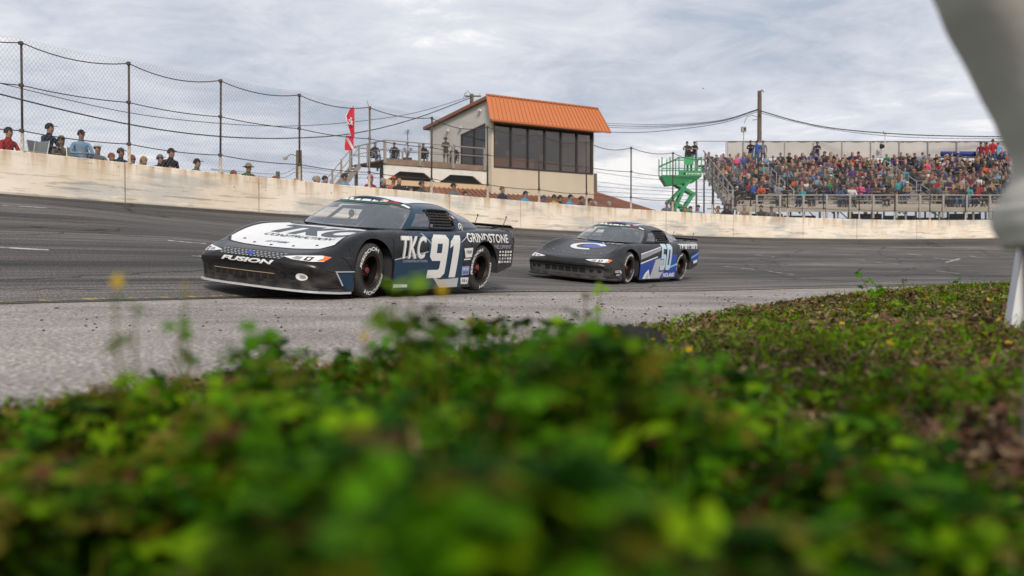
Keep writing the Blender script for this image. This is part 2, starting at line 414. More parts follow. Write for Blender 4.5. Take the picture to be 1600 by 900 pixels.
# ------------------------------------------------------------------ concrete wall: one thing, a cast panel every 8 m or so
def wall_material():
    m = bpy.data.materials.new("painted_concrete"); m.use_nodes = True; t = m.node_tree; N, L = t.nodes, t.links
    b = N['Principled BSDF']; b.inputs['Roughness'].default_value = 0.8; b.inputs['Specular IOR Level'].default_value = 0.25
    tc = N.new('ShaderNodeTexCoord'); uv = tc.outputs['UV']
    def noise(sc, sx, sy, det=6, rough=0.6, off=0):
        mp = N.new('ShaderNodeMapping'); mp.inputs['Scale'].default_value = (sx, sy, 1); mp.inputs['Location'].default_value = (off, off, 0); L.new(uv, mp.inputs[0])
        n = N.new('ShaderNodeTexNoise'); n.inputs['Scale'].default_value = sc; n.inputs['Detail'].default_value = det; n.inputs['Roughness'].default_value = rough
        L.new(mp.outputs[0], n.inputs['Vector']); return n.outputs['Fac']
    def mr(f, a, b_, c=0.0, d=1.0):
        n = N.new('ShaderNodeMapRange'); n.inputs[1].default_value = a; n.inputs[2].default_value = b_; n.inputs[3].default_value = c; n.inputs[4].default_value = d; L.new(f, n.inputs[0]); return n.outputs[0]
    def mx(f, a, b_, mode='MIX'):
        n = N.new('ShaderNodeMix'); n.data_type = 'RGBA'; n.blend_type = mode
        if isinstance(f, float): n.inputs[0].default_value = f
        else: L.new(f, n.inputs[0])
        for i, c in ((6, a), (7, b_)):
            if isinstance(c, tuple): n.inputs[i].default_value = (*c, 1)
            else: L.new(c, n.inputs[i])
        return n.outputs[2]
    def mul(a, b_):
        n = N.new('ShaderNodeMath'); n.operation = 'MULTIPLY'; L.new(a, n.inputs[0])
        if isinstance(b_, float): n.inputs[1].default_value = b_
        else: L.new(b_, n.inputs[1])
        return n.outputs[0]
    col = mx(mr(noise(1, .5, .9), 0.38, 0.62), (0.74, 0.63, 0.50), (0.86, 0.78, 0.66))
    col = mx(mul(mr(noise(1, .30, 1.6, off=7), 0.50, 0.60), 0.75), col, (0.50, 0.50, 0.47))          # bare grey repairs
    sp = N.new('ShaderNodeSeparateXYZ'); L.new(uv, sp.inputs[0])
    top = mr(sp.outputs[1], 0.45, 1.0); drip = mr(noise(1, 3.0, .35, off=3), 0.48, 0.62)
    col = mx(mul(mul(top, drip), 0.7), col, (0.42, 0.25, 0.11))                                     # rust weeping from the top edge
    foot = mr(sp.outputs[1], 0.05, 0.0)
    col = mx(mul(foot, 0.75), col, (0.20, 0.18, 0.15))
    scr = mr(noise(1, 1.0, 16., det=8, rough=.75, off=11), 0.61, 0.65)
    col = mx(mul(scr, 0.6), col, (0.25, 0.21, 0.17))                                                # scrapes
    sx_ = mr(noise(1, .55, 9., det=5, rough=.7, off=23), 0.55, 0.60)
    col = mx(mul(mul(sx_, mr(sp.outputs[1], .85, .3)), 0.48), col, (0.13, 0.12, 0.11))                     # tyre and sheet-metal rubs low on the wall
    pit = mr(noise(5, 1, 1, det=2, rough=.8, off=5), 0.70, 0.73)
    col = mx(mul(pit, 0.8), col, (0.12, 0.09, 0.06))
    L.new(col, b.inputs['Base Color'])
    bp = N.new('ShaderNodeBump'); bp.inputs['Strength'].default_value = 0.35; bp.inputs['Distance'].default_value = 0.03
    L.new(noise(3, 1, 1, 6, .7), bp.inputs['Height']); L.new(bp.outputs[0], b.inputs['Normal'])
    return m
M_wall = wall_material()
WH, WT = 1.0, 0.20
wall_root = empty("track_wall", WALL[40], label="long cream painted concrete wall curving round the outside of the track", cat="wall")
def arc_index_of_px(px):
    best = min(range(nW), key=lambda i: abs((WALL[i].x / max(WALL[i].y, .1)) * F + 800 - px) if WALL[i].y > 3 else 1e9); return best
joints = sorted(set([0] + [arc_index_of_px(p) for p in (-420, -160, 190, 398, 560, 700, 820, 930, 1040, 1150, 1250, 1340, 1432, 1590, 1700)] + [nW - 1]))
acc_w = np.concatenate([[0], np.cumsum([(WALL[i + 1] - WALL[i]).length for i in range(nW - 1)])])
rw = random.Random(3)
for a_, b_ in zip(joints[:-1], joints[1:]):
    m_ = MB(); uv_ = []; dz = rw.uniform(-.008, .008); dn = rw.uniform(-.006, .006)
    rows = [(0.0, -0.30), (0.0, 0.0), (0.0, 0.5), (0.0, 0.985), (0.02, 1.0), (WT - .02, 1.0), (WT, .985), (WT, -0.3)]
    for i in range(a_, b_ + 1):
        n, t = wall_n(i); e_ = 0.022 if i == a_ else (-0.022 if i == b_ else 0)
        for o_, h in rows:
            q = WALL[i] + n * (o_ + dn) + t * e_ - wall_root.location; m_.v.append((q.x, q.y, q.z + h * WH + (dz if h > .4 else 0))); uv_.append((acc_w[i], h + o_))
    nr = len(rows)
    for i in range(b_ - a_):
        for j in range(nr - 1):
            k_ = i * nr + j; m_.f.append((k_, k_ + nr, k_ + nr + 1, k_ + 1)); m_.m.append(0)
    m_.f.append(tuple(range(nr))); m_.m.append(0); m_.f.append(tuple(reversed([(b_ - a_) * nr + j for j in range(nr)]))); m_.m.append(0)
    o = m_.build("wall_panel", M_wall, wall_root)
    ul = o.data.uv_layers.new(name="UVMap")
    for lp in o.data.loops: ul.data[lp.index].uv = uv_[lp.vertex_index]

# ------------------------------------------------------------------ catch fence on the wall top
M_post = mat("rusty_steel_post", (0.06, 0.056, 0.054), 0.7, metal=0.3, noise=0.8, nscale=6, col2=(0.10, 0.055, 0.035))
M_stub = mat("painted_post_foot", (0.62, 0.55, 0.46), 0.8, noise=0.6, nscale=9, col2=(0.3, 0.2, 0.12))
M_cable = mat("rusty_cable", (0.05, 0.04, 0.035), 0.7, metal=0.4, noise=0.8, nscale=3, col2=(0.13, 0.06, 0.03))
M_link = mat("chain_link_wire", (0.19, 0.19, 0.20), 0.6, metal=0.4)
FH = 2.52
fence = empty("catch_fence", WALL[40], label="tall chain-link catch fence with sagging cables standing on the track wall", cat="fence")
fi0 = arc_index_of_px(22)
post_f = []
f_ = float(fi0)
while f_ > 6: f_ -= 5.3
while f_ < nW - 8: post_f.append(f_); f_ += 5.3
def wall_top(f):
    i = int(f); t = f - i; p = WALL[i].lerp(WALL[min(i + 1, nW - 1)], t); n, _ = wall_n(i); return p + n * 0.07 + Vector((0, 0, WH)), n
post_me = MB().tube([(0, 0, 0.42), (0, 0, FH)], 0.028, 8).mesh("post", M_post, True)
stub_me = MB().tube([(0, 0, 0), (0, 0, .42)], 0.040, 8).box((0, 0, 0.012), (.16, .12, .024)).mesh("post_foot", M_stub, False)
clamp_me = MB().box((0, -.03, 0), (.09, .07, .07)).mesh("cable_clamp", M_post)
O_ = fence.location
rf = random.Random(5)
tops = []
for f_ in post_f:
    p, n = wall_top(f_); lean = (rf.uniform(-.012, .012), rf.uniform(-.01, .01), 0)
    po = link("post", post_me, fence, p - O_, lean); fo = link("post_foot", stub_me, po); tops.append(p)
    for h in (.98, .39 * 0 + .60, .19): link("cable_clamp", clamp_me, po, (0, 0, h * FH))
spans = list(zip(tops[:-1], tops[1:]))
for lvl, sag0, r_ in ((0.985, 0.17, .013), (0.60, 0.05, .012), (0.19, .05, .012)):
    for a_, b_ in spans:
        sg = sag0 * rf.uniform(.7, 1.2); pts = []
        for k_ in range(9):
            t = k_ / 8; q = a_.lerp(b_, t); q.z += lvl * FH - sg * 4 * t * (1 - t) + 0.0; pts.append(q - O_)
        MB().tube(pts, r_, 4, cap=False).build("cable", M_cable, fence)
cell = 0.098
for (a_, b_), _i in zip(spans, range(999)):
    d = b_ - a_; L_ = d.length; u = d / L_; nn = Vector((-u.y, u.x, 0)); m_ = MB(); H_ = FH * 1.03; off = nn * (-0.04)
    n_ = int((L_ + H_) / cell)
    def strand(x0, sgn):
        # diagonal from (x0,0) going sgn; clipped to the bay
        pts = []
        xa, za, xb, zb = x0, 0.0, x0 + sgn * H_ * .72, H_
        def clip(x): return za + (x - xa) / (xb - xa) * (zb - za)
        lo, hi = max(min(xa, xb), 0), min(max(xa, xb), L_)
        if hi - lo < .03: return
        for x in (lo, hi):
            z = clip(x); sagz = -0.06 * 4 * (x / L_) * (1 - x / L_) * (z / H_); w = 0.0
            pts.append(a_ + u * x + off + Vector((0, 0, z + sagz)) - O_)
        m_.tube(pts, 0.0023, 3, cap=False)
    x = -H_ * .72
    while x < L_:
        strand(x, 1); x += cell
    x = 0.02
    while x < L_ + H_ * .72:
        strand(x, -1); x += cell
    o = m_.build("chain_link_panel", M_link, fence); o['kind'] = 'stuff'
# ------------------------------------------------------------------ late model stock cars
AX = 1.3335
def catmull(P, n):
    """P (k,...) control points -> samples at parameter list n"""
    P = np.asarray(P, float); k = len(P); out = []
    for t in n:
        i = min(int(t), k - 2); f = t - i
        p0 = P[max(i - 1, 0)]; p1 = P[i]; p2 = P[i + 1]; p3 = P[min(i + 2, k - 1)]
        if i == 0: p0 = 2 * p1 - p2
        if i == k - 2: p3 = 2 * p2 - p1
        out.append(0.5 * ((2 * p1) + (-p0 + p2) * f + (2 * p0 - 5 * p1 + 4 * p2 - p3) * f * f + (-p0 + 3 * p1 - 3 * p2 + p3) * f ** 3))
    return np.array(out)
# control net: stations front -> rear, rails centre -> side bottom  (x, y, z)
NET = [
 [(2.36,0,0.150),(2.36,.35,0.150),(2.33,.62,0.150),(2.28,.80,0.150),(2.21,.90,0.150),(2.12,.945,0.150),(1.98,.965,0.140),(1.84,.975,0.100)],
 [(2.37,0,0.270),(2.36,.35,0.270),(2.335,.62,0.270),(2.285,.80,0.270),(2.22,.91,0.260),(2.12,.955,0.230),(1.98,.97,0.190),(1.84,.98,0.100)],
 [(2.44,0,0.367),(2.43,.35,0.367),(2.40,.62,0.367),(2.335,.81,0.367),(2.245,.92,0.342),(2.11,.962,0.300),(1.97,.975,0.190),(1.82,.982,0.100)],
 [(2.42,0,0.447),(2.41,.35,0.447),(2.37,.62,0.447),(2.29,.80,0.442),(2.18,.92,0.422),(2.04,.962,0.352),(1.91,.978,0.230),(1.79,.985,0.100)],
 [(2.30,0,0.507),(2.29,.35,0.507),(2.25,.62,0.512),(2.16,.80,0.517),(2.05,.915,0.497),(1.93,.96,0.412),(1.84,.98,0.270),(1.76,.985,0.100)],
 [(2.05,0,.565),(2.04,.35,.565),(2.00,.62,.575),(1.93,.79,.605),(1.86,.905,.59),(1.80,.96,.48),(1.77,.98,.30),(1.745,.985,.10)],
 [(1.72,0,.64),(1.71,.35,.64),(1.69,.62,.66),(1.66,.78,.72),(1.63,.90,.71),(1.61,.965,.57),(1.60,.985,.34),(1.60,.985,.10)],
 [(1.33,0,.72),(1.33,.35,.72),(1.33,.62,.735),(1.33,.77,.80),(1.33,.895,.785),(1.33,.97,.64),(1.33,.99,.38),(1.33,.985,.09)],
 [(.95,0,.785),(.95,.35,.785),(.95,.62,.79),(.95,.77,.825),(.95,.90,.80),(.95,.972,.67),(.95,.99,.40),(.95,.985,.08)],
 [(.60,0,.825),(.60,.35,.825),(.60,.62,.83),(.60,.78,.84),(.60,.905,.81),(.60,.972,.69),(.60,.99,.40),(.60,.985,.08)],
 [(.20,0,.84),(.20,.35,.84),(.20,.62,.845),(.20,.79,.845),(.20,.905,.815),(.20,.97,.70),(.20,.988,.40),(.20,.985,.08)],
 [(-.50,0,.85),(-.50,.35,.85),(-.50,.62,.855),(-.50,.79,.855),(-.50,.905,.825),(-.50,.97,.71),(-.50,.988,.40),(-.50,.985,.08)],
 [(-1.0,0,.86),(-1.0,.35,.86),(-1.0,.62,.865),(-1.0,.79,.87),(-1.0,.905,.845),(-1.0,.972,.72),(-1.0,.988,.42),(-1.0,.985,.09)],
 [(-1.45,0,.87),(-1.45,.35,.87),(-1.45,.62,.875),(-1.45,.79,.885),(-1.45,.905,.86),(-1.45,.972,.73),(-1.45,.985,.45),(-1.45,.98,.20)],
 [(-1.95,0,.885),(-1.95,.35,.885),(-1.95,.62,.89),(-1.95,.79,.895),(-1.95,.90,.87),(-1.95,.96,.74),(-1.95,.97,.52),(-1.95,.965,.30)],
 [(-2.30,0,.895),(-2.30,.35,.895),(-2.30,.62,.895),(-2.28,.79,.895),(-2.26,.88,.87),(-2.24,.935,.75),(-2.22,.95,.55),(-2.20,.95,.35)],
 [(-2.43,0,.87),(-2.43,.35,.87),(-2.42,.62,.868),(-2.39,.79,.862),(-2.35,.87,.82),(-2.31,.92,.70),(-2.28,.935,.53),(-2.25,.94,.36)],
 [(-2.46,0,.65),(-2.46,.35,.65),(-2.45,.62,.65),(-2.41,.79,.64),(-2.37,.86,.60),(-2.33,.905,.53),(-2.29,.925,.45),(-2.26,.935,.37)],
 [(-2.42,0,.40),(-2.42,.35,.40),(-2.41,.62,.40),(-2.38,.78,.40),(-2.35,.84,.395),(-2.32,.885,.39),(-2.29,.91,.385),(-2.27,.93,.38)],
]
NET = np.array(NET)
def body_grid():
    ss = np.unique(np.concatenate([np.linspace(0, 6, 44), np.linspace(6, 13, 60), np.linspace(13, 18, 36)]))
    rr = np.linspace(0, 7, 36)
    A_ = catmull(NET, ss)                       # (S,8,3)
    G = catmull(A_.transpose(1, 0, 2), rr)      # (Rr,S,3)
    return G.transpose(1, 0, 2)
BG = body_grid()
def body_mesh():
    bm = bmesh.new(); ns, nr = BG.shape[:2]; grid = {}
    for i in range(ns):
        for j in range(nr):
            x, y, z = BG[i, j]
            grid[i, j] = bm.verts.new((x, y, z)); grid[i, -j] = grid[i, j] if j == 0 else bm.verts.new((x, -y, z))
    for i in range(ns - 1):
        for j in range(nr - 1):
            bm.faces.new((grid[i, j], grid[i, j + 1], grid[i + 1, j + 1], grid[i + 1, j]))
            bm.faces.new((grid[i, -j], grid[i + 1, -j], grid[i + 1, -(j + 1)], grid[i, -(j + 1)]))
    # wheel arches: cut along a 20-sided opening, then delete what lies inside
    RA = 0.385
    for cx in (AX, -AX):
        for sgn in (1, -1):
            nseg = 22
            for k in range(nseg):
                a0, a1 = PI * k / nseg, PI * (k + 1) / nseg; am = (a0 + a1) / 2
                n = Vector((math.cos(am), 0, math.sin(am))); co = Vector((cx, 0, .34)) + n * RA * math.cos(PI / nseg / 2)
                fs = [f for f in bm.faces if abs(f.calc_center_median().x - cx) < .52 and f.calc_center_median().y * sgn > .78 and f.calc_center_median().z < .76]
                geom = list(set([v for f in fs for v in f.verts])) + list(set([e for f in fs for e in f.edges])) + fs
                bmesh.ops.bisect_plane(bm, geom=geom, dist=1e-5, plane_co=co, plane_no=n)
            for xx in (cx - RA, cx + RA):
                fs = [f for f in bm.faces if abs(f.calc_center_median().x - xx) < .1 and f.calc_center_median().y * sgn > .78 and f.calc_center_median().z < .4]
                geom = list(set([v for f in fs for v in f.verts])) + list(set([e for f in fs for e in f.edges])) + fs
                bmesh.ops.bisect_plane(bm, geom=geom, dist=1e-5, plane_co=(xx, 0, 0), plane_no=(1, 0, 0))
            dele = []
            for f in bm.faces:
                c = f.calc_center_median()
                if c.y * sgn > .80 and c.z < .74 and abs(c.x - cx) < RA + .01:
                    if (c.z <= .34 and abs(c.x - cx) < RA) or (c.z > .34 and math.hypot(c.x - cx, c.z - .34) < RA): dele.append(f)
            bmesh.ops.delete(bm, geom=dele, context='FACES')
    # open cockpit under the greenhouse
    dele = [f for f in bm.faces if -1.25 < f.calc_center_median().x < .42 and abs(f.calc_center_median().y) < .70 and f.calc_center_median().z > .7]
    bmesh.ops.delete(bm, geom=dele, context='FACES')
    me = bpy.data.meshes.new("body"); bmesh.ops.recalc_face_normals(bm, faces=bm.faces)
    bm.to_mesh(me); bm.free(); smooth_by_angle(me, 50); return me
# greenhouse rings, (x,y) from the front centre round the left side to the rear centre; belt ring and roof ring
BELT = [(.84,0,.815),(.82,.32,.82),(.73,.60,.826),(.55,.79,.835),(.42,.835,.85),(-.02,.845,.853),(-.58,.845,.858),(-.74,.84,.86),(-1.22,.80,.872),(-1.55,.72,.88),(-1.72,.60,.885),(-1.80,.30,.885),(-1.82,0,.885)]
ROOF = [(.24,0,1.195),(.225,.30,1.188),(.17,.49,1.17),(.07,.605,1.14),(.0,.635,1.128),(-.20,.65,1.135),(-.60,.65,1.135),(-.72,.64,1.128),(-.80,.63,1.12),(-.90,.595,1.12),(-.98,.50,1.14),(-1.02,.25,1.17),(-1.03,0,1.18)]
def greenhouse():
    uu = np.array(sorted(set(list(np.round(np.linspace(0, 12, 73), 4)))))
    B_, T_ = catmull(np.array(BELT), uu), catmull(np.array(ROOF), uu)
    nv = 9; grid = np.zeros((len(uu), nv + 1, 3))
    for j in range(nv + 1):
        v = j / nv; bulge = 0.028 * math.sin(PI * v)
        P = B_ * (1 - v) + T_ * v; P[:, 1] += bulge * np.clip(P[:, 1] / .6, 0, 1); P[:, 2] += bulge * 0.6; grid[:, j] = P
    return uu, grid
GU, GG = greenhouse()
def gh_class(u, v):
    """what a cell of the band is: 0 paint, 1 windshield, 2 open side window, 3 quarter glass, 4 rear glass, 5 vent glass"""
    if u < 3.05 and .02 < v < .97: return 1
    if 5.0 < u + (v - .4) * 0.6 and u < 6.75 and .06 < v < .90 and u > 4.7: return 2
    if 4.0 < u <= 5.0 + .4 and .06 < v < .62: return 5
    if 7.5 < u < 9.3 and .10 < v < .88: return 3
    if u > 10.05 and .06 < v < .95: return 4
    return 0
def greenhouse_meshes():
    sets = {k: MB() for k in (0, 1, 2, 3, 4, 5)}; nu, nv = GG.shape[0], GG.shape[1] - 1
    for sgn in (1, -1):
        for i in range(nu - 1):
            for j in range(nv):
                c = gh_class((GU[i] + GU[i + 1]) / 2, (j + .5) / nv)
                q = [GG[i, j], GG[i + 1, j], GG[i + 1, j + 1], GG[i, j + 1]]; q = [(p[0], p[1] * sgn, p[2]) for p in q]
                if sgn < 0: q.reverse()
                key = {(0): 0}.get(c, c)
                if c in (3, 5, 2) and sgn < 0: key = c + 10
                sets.setdefault(key, MB()).add(q, [(0, 1, 2, 3)])
    # roof skin
    r = GG[:, nv]; m = sets[0]; nk = 7
    for sgn in (1, -1):
        for i in range(nu - 1):
            a, b = r[i], r[i + 1]
            ca, cb = np.array([a[0], 0, 0]), np.array([b[0], 0, 0])
            for k_ in range(nk):
                t0, t1 = k_ / nk, (k_ + 1) / nk
                def P(p, t):
                    y = p[1] * (1 - t); x = p[0] + (-.40 - p[0]) * t * 0.0
                    e_ = 1 - (1 - t) ** 2
                    return (x, y * sgn, p[2] + (1.255 - 0.035 * ((x + .35) / .7) ** 2 - p[2]) * e_)
                q = [P(a, t0), P(b, t0), P(b, t1), P(a, t1)]
                if sgn < 0: q.reverse()
                m.add(q, [(0, 1, 2, 3)])
    out = {}
    for k_, m_ in sets.items():
        if not m_.f: continue
        bm = bmesh.new(); me = m_.mesh("g%d" % k_, [M_chrome]) ; bm.from_mesh(me); bmesh.ops.remove_doubles(bm, verts=bm.verts, dist=0.0015)
        bmesh.ops.dissolve_degenerate(bm, edges=bm.edges, dist=0.0008)
        me.materials.clear(); bm.to_mesh(me); bm.free(); smooth_by_angle(me, 60); out[k_] = me
    return out
M_chrome = mat("bare_metal", (0.5, 0.5, 0.5), 0.3, metal=1.0)
M_flat_black = mat("flat_black", (0.012, 0.012, 0.013), 0.75)
M_rubber = mat("tyre_rubber", (0.022, 0.021, 0.021), 0.75, noise=0.5, nscale=14, col2=(0.05, 0.047, 0.045))
M_rim = mat("dark_rim", (0.03, 0.028, 0.027), 0.4, metal=0.7)
M_disc = mat("rusty_brake_disc", (0.09, 0.036, 0.018), 0.5, metal=0.6, noise=0.7, nscale=14)
M_redhub = mat("red_hub", (0.13, 0.022, 0.018), 0.5)
M_lettering = mat("white_print", (0.72, 0.71, 0.69), 0.55)
M_lip = mat("pale_splitter", (0.52, 0.52, 0.52), 0.5, noise=.5, nscale=20)
M_cage = mat("grey_roll_cage", (0.085, 0.09, 0.105), 0.45)
M_interior = mat("dark_interior", (0.028, 0.029, 0.033), 0.7)
M_net = mat("black_webbing", (0.02, 0.02, 0.02), 0.9)
G_wind = glass("windshield_glass", (0.86, 0.87, 0.88), 0.55); G_side = glass("side_glass", (0.62, 0.66, 0.70), 0.45); G_dark = glass("rear_glass", (0.6, 0.62, 0.66), 0.3)

def text_poly(txt, bold=0.0, shear=0.0):
    """text as a flat triangle list in a unit box (height of capitals = 1)"""
    cu = bpy.data.curves.new("t", 'FONT'); cu.body = txt; cu.size = 1.0; cu.offset = bold; cu.shear = shear; cu.resolution_u = 3
    o = bpy.data.objects.new("t", cu); C.objects.link(o); bpy.context.view_layer.update()
    me = o.to_mesh(); me.calc_loop_triangles()
    vs = [(v.co.x, v.co.y) for v in me.vertices]; ts = [tuple(t.vertices) for t in me.loop_triangles]
    o.to_mesh_clear(); bpy.data.objects.remove(o); bpy.data.curves.remove(cu)
    if not vs: return [], [], 1
    xs = [v[0] for v in vs]; ys = [v[1] for v in vs]; x0, y0, h = min(xs), min(ys), (max(ys) - min(ys)) or 1
    return [((x - x0) / h, (y - y0) / h) for x, y in vs], ts, (max(xs) - x0) / h
def loops_poly(loops):
    bm = bmesh.new(); es = []
    for lp in loops:
        vs = [bm.verts.new((x, y, 0)) for x, y in lp]
        for i in range(len(vs)): es.append(bm.edges.new((vs[i], vs[(i + 1) % len(vs)])))
    bmesh.ops.triangle_fill(bm, use_beauty=True, use_dissolve=False, edges=es)
    bm.verts.index_update(); vs = [(v.co.x, v.co.y) for v in bm.verts]; ts = [tuple(v.index for v in f.verts) for f in bm.faces]; bm.free()
    return vs, ts
def car_paint(name, col, dust, rough, spec=.38):
    """paint with wavy sheet metal, fine scuffs and track dust thrown up the lower flanks"""
    m = bpy.data.materials.new(name); m.use_nodes = True; t = m.node_tree; N, L = t.nodes, t.links; b = N['Principled BSDF']; b.inputs['Specular IOR Level'].default_value = spec
    tc = N.new('ShaderNodeTexCoord'); o = tc.outputs['Object']
    def nz(sc, det, st=(1, 1, 1)):
        mp = N.new('ShaderNodeMapping'); mp.inputs['Scale'].default_value = st; L.new(o, mp.inputs[0]); n = N.new('ShaderNodeTexNoise'); n.inputs['Scale'].default_value = sc; n.inputs['Detail'].default_value = det; L.new(mp.outputs[0], n.inputs['Vector']); return n.outputs['Fac']
    def mr(f, a, b_, c=0.0, d=1.0):
        n = N.new('ShaderNodeMapRange'); n.inputs[1].default_value = a; n.inputs[2].default_value = b_; n.inputs[3].default_value = c; n.inputs[4].default_value = d; L.new(f, n.inputs[0]); return n.outputs[0]
    def mul(a, b_):
        n = N.new('ShaderNodeMath'); n.operation = 'MULTIPLY'; L.new(a, n.inputs[0]); L.new(b_, n.inputs[1]); return n.outputs[0]
    sp = N.new('ShaderNodeSeparateXYZ'); L.new(o, sp.inputs[0])
    low = mr(sp.outputs[2], .55, .08); d1 = mul(low, mr(nz(5, 6, (.6, 1, 1.6)), .42, .68)); sc = mr(nz(9, 8, (.35, 1, 2.5)), .62, .72, 0, .5)
    mx = N.new('ShaderNodeMix'); mx.data_type = 'RGBA'; mx.inputs[6].default_value = (*col, 1); mx.inputs[7].default_value = (*dust, 1)
    ad = N.new('ShaderNodeMath'); ad.operation = 'MAXIMUM'; L.new(d1, ad.inputs[0]); L.new(sc, ad.inputs[1]); L.new(ad.outputs[0], mx.inputs[0]); L.new(mx.outputs[2], b.inputs['Base Color'])
    L.new(mr(ad.outputs[0], 0, 1, rough, .75), b.inputs['Roughness'])
    bp = N.new('ShaderNodeBump'); bp.inputs['Strength'].default_value = .25; bp.inputs['Distance'].default_value = .05; L.new(nz(2.6, 2), bp.inputs['Height']); L.new(bp.outputs[0], b.inputs['Normal'])
    return m
class Projector:
    """lays flat 2D print onto the real surface of a car"""
    def __init__(s, bvh): s.bvh = bvh
    def put(s, name, vs, ts, mode, material, parent, off=0.004, cell=0.07, mi=0, cull=0.35):
        bm = bmesh.new(); bv = [bm.verts.new((x, y, 0)) for x, y in vs]
        for t in ts:
            try: bm.faces.new([bv[i] for i in t])
            except ValueError: pass
        if not bm.faces: bm.free(); return None
        xs = [v[0] for v in vs]; ys = [v[1] for v in vs]
        for ax, lo, hi in ((0, min(xs), max(xs)), (1, min(ys), max(ys))):
            n = int((hi - lo) / cell)
            for k in range(1, n + 1):
                co = [0, 0, 0]; co[ax] = lo + (hi - lo) * k / (n + 1); no = [0, 0, 0]; no[ax] = 1
                bmesh.ops.bisect_plane(bm, geom=bm.verts[:] + bm.edges[:] + bm.faces[:], dist=1e-6, plane_co=co, plane_no=no)
        bad = []
        for v in bm.verts:
            a, b = v.co.x, v.co.y
            if mode == 'front': b = .15 + (b - .10) * .79
            if mode == 'left': o, d = Vector((a, 3, b)), Vector((0, -1, 0))
            elif mode == 'right': o, d = Vector((a, -3, b)), Vector((0, 1, 0))
            elif mode == 'top': o, d = Vector((a, b, 3)), Vector((0, 0, -1))
            elif mode == 'front': o, d = Vector((4, a, b)), Vector((-1, 0, 0))
            elif mode == 'rear': o, d = Vector((-4, a, b)), Vector((1, 0, 0))
            elif mode == 'corner': dd = Vector((-.78, -.62, 0)); sd_ = Vector((-.62, .78, 0)); o = Vector((2.1, .9, 0)) - dd * 2 + sd_ * a; o.z = b; d = dd
            h = s.bvh.ray_cast(o, d)
            if h[0] is None: bad.append(v); continue
            n = h[1] if h[1].dot(d) < 0 else -h[1]
            if abs(n.dot(d)) < cull: bad.append(v); continue
            v.co = h[0] + n * off
        bmesh.ops.delete(bm, geom=bad, context='VERTS')
        if not bm.faces: bm.free(); return None
        me = bpy.data.meshes.new(name); bm.to_mesh(me); bm.free(); me.materials.append(material)
        # keep normals pointing away from the car
        return link(name, me, parent)
    def text(s, name, txt, mode, x, y, h, material, parent, w=None, bold=0.0, shear=0.0, flip=False, off=0.005, cell=0.07):
        """(x,y) = lower left as read; side view of the left flank reads towards the rear (-x)"""
        vs, ts, wd = text_poly(txt, bold, shear)
        sx = h if w is None else w / wd
        P = []
        for a, b in vs:
            if mode == 'left': P.append((x - a * sx, y + b * h))
            elif mode == 'right': P.append((x + a * sx, y + b * h))
            elif mode == 'front': P.append((x + a * sx, y + b * h))
            elif mode == 'corner': P.append((x + a * sx, y + b * h))
            elif mode == 'rear': P.append((x - a * sx, y + b * h))
            elif mode == 'top': P.append((x - b * h, y + a * sx))      # read from the front: up is -x, right is +y
        return s.put(name, P, ts, mode, material, parent, off, cell)
    def poly(s, name, loops, mode, material, parent, off=0.003, cell=0.06, cull=0.35):
        vs, ts = loops_poly(loops); return s.put(name, vs, ts, mode, material, parent, off, cell, cull=cull)
def stroke(pts, w):
    """closed outline of a mitred thick polyline"""
    pts = [Vector((p[0], p[1])) for p in pts]; L, Rr = [], []
    for i, p in enumerate(pts):
        a = (p - pts[i - 1]).normalized() if i else (pts[1] - p).normalized(); b = (pts[i + 1] - p).normalized() if i < len(pts) - 1 else a
        na, nb = Vector((-a.y, a.x)), Vector((-b.y, b.x)); m = (na + nb).normalized(); k = w / 2 / max(.4, m.dot(na)); L.append(p + m * k); Rr.append(p - m * k)
    return [tuple(q) for q in L] + [tuple(q) for q in reversed(Rr)]
GLYPH = {   # heavy italic racing numerals, unit height, unit width 0.62 before shear; outer loop then holes
 '9': [[(0.10,0.40),(0.0,0.50),(0.0,0.90),(0.10,1.0),(0.52,1.0),(0.62,0.90),(0.62,0.10),(0.50,0.0),(0.0,0.0),(0.0,0.19),(0.36,0.19),(0.40,0.23),(0.40,0.40)],
       [(0.22,0.58),(0.40,0.58),(0.40,0.80),(0.22,0.80)]],
 '1': [[(0.12,0.0),(0.36,0.0),(0.36,1.0),(0.16,1.0),(0.0,0.86),(0.0,0.70),(0.12,0.77)]],
 '5': [[(0.0,0.0),(0.50,0.0),(0.60,0.10),(0.60,0.52),(0.50,0.62),(0.21,0.62),(0.21,0.82),(0.60,0.82),(0.60,1.0),(0.0,1.0),(0.0,0.44),(0.38,0.44),(0.40,0.41),(0.40,0.21),(0.38,0.18),(0.0,0.18)]],
 '0': [[(0.10,0.0),(0.52,0.0),(0.62,0.10),(0.62,0.90),(0.52,1.0),(0.10,1.0),(0.0,0.90),(0.0,0.10)], [(0.22,0.20),(0.22,0.80),(0.40,0.80),(0.40,0.20)]],
}
def numerals(txt, gap=.07):
    out = []; x = 0
    for ch in txt:
        g = GLYPH[ch]; w = max(p[0] for p in g[0]); out.append([[(px + x, py) for px, py in lp] for lp in g]); x += w + gap
    return out, x - gap
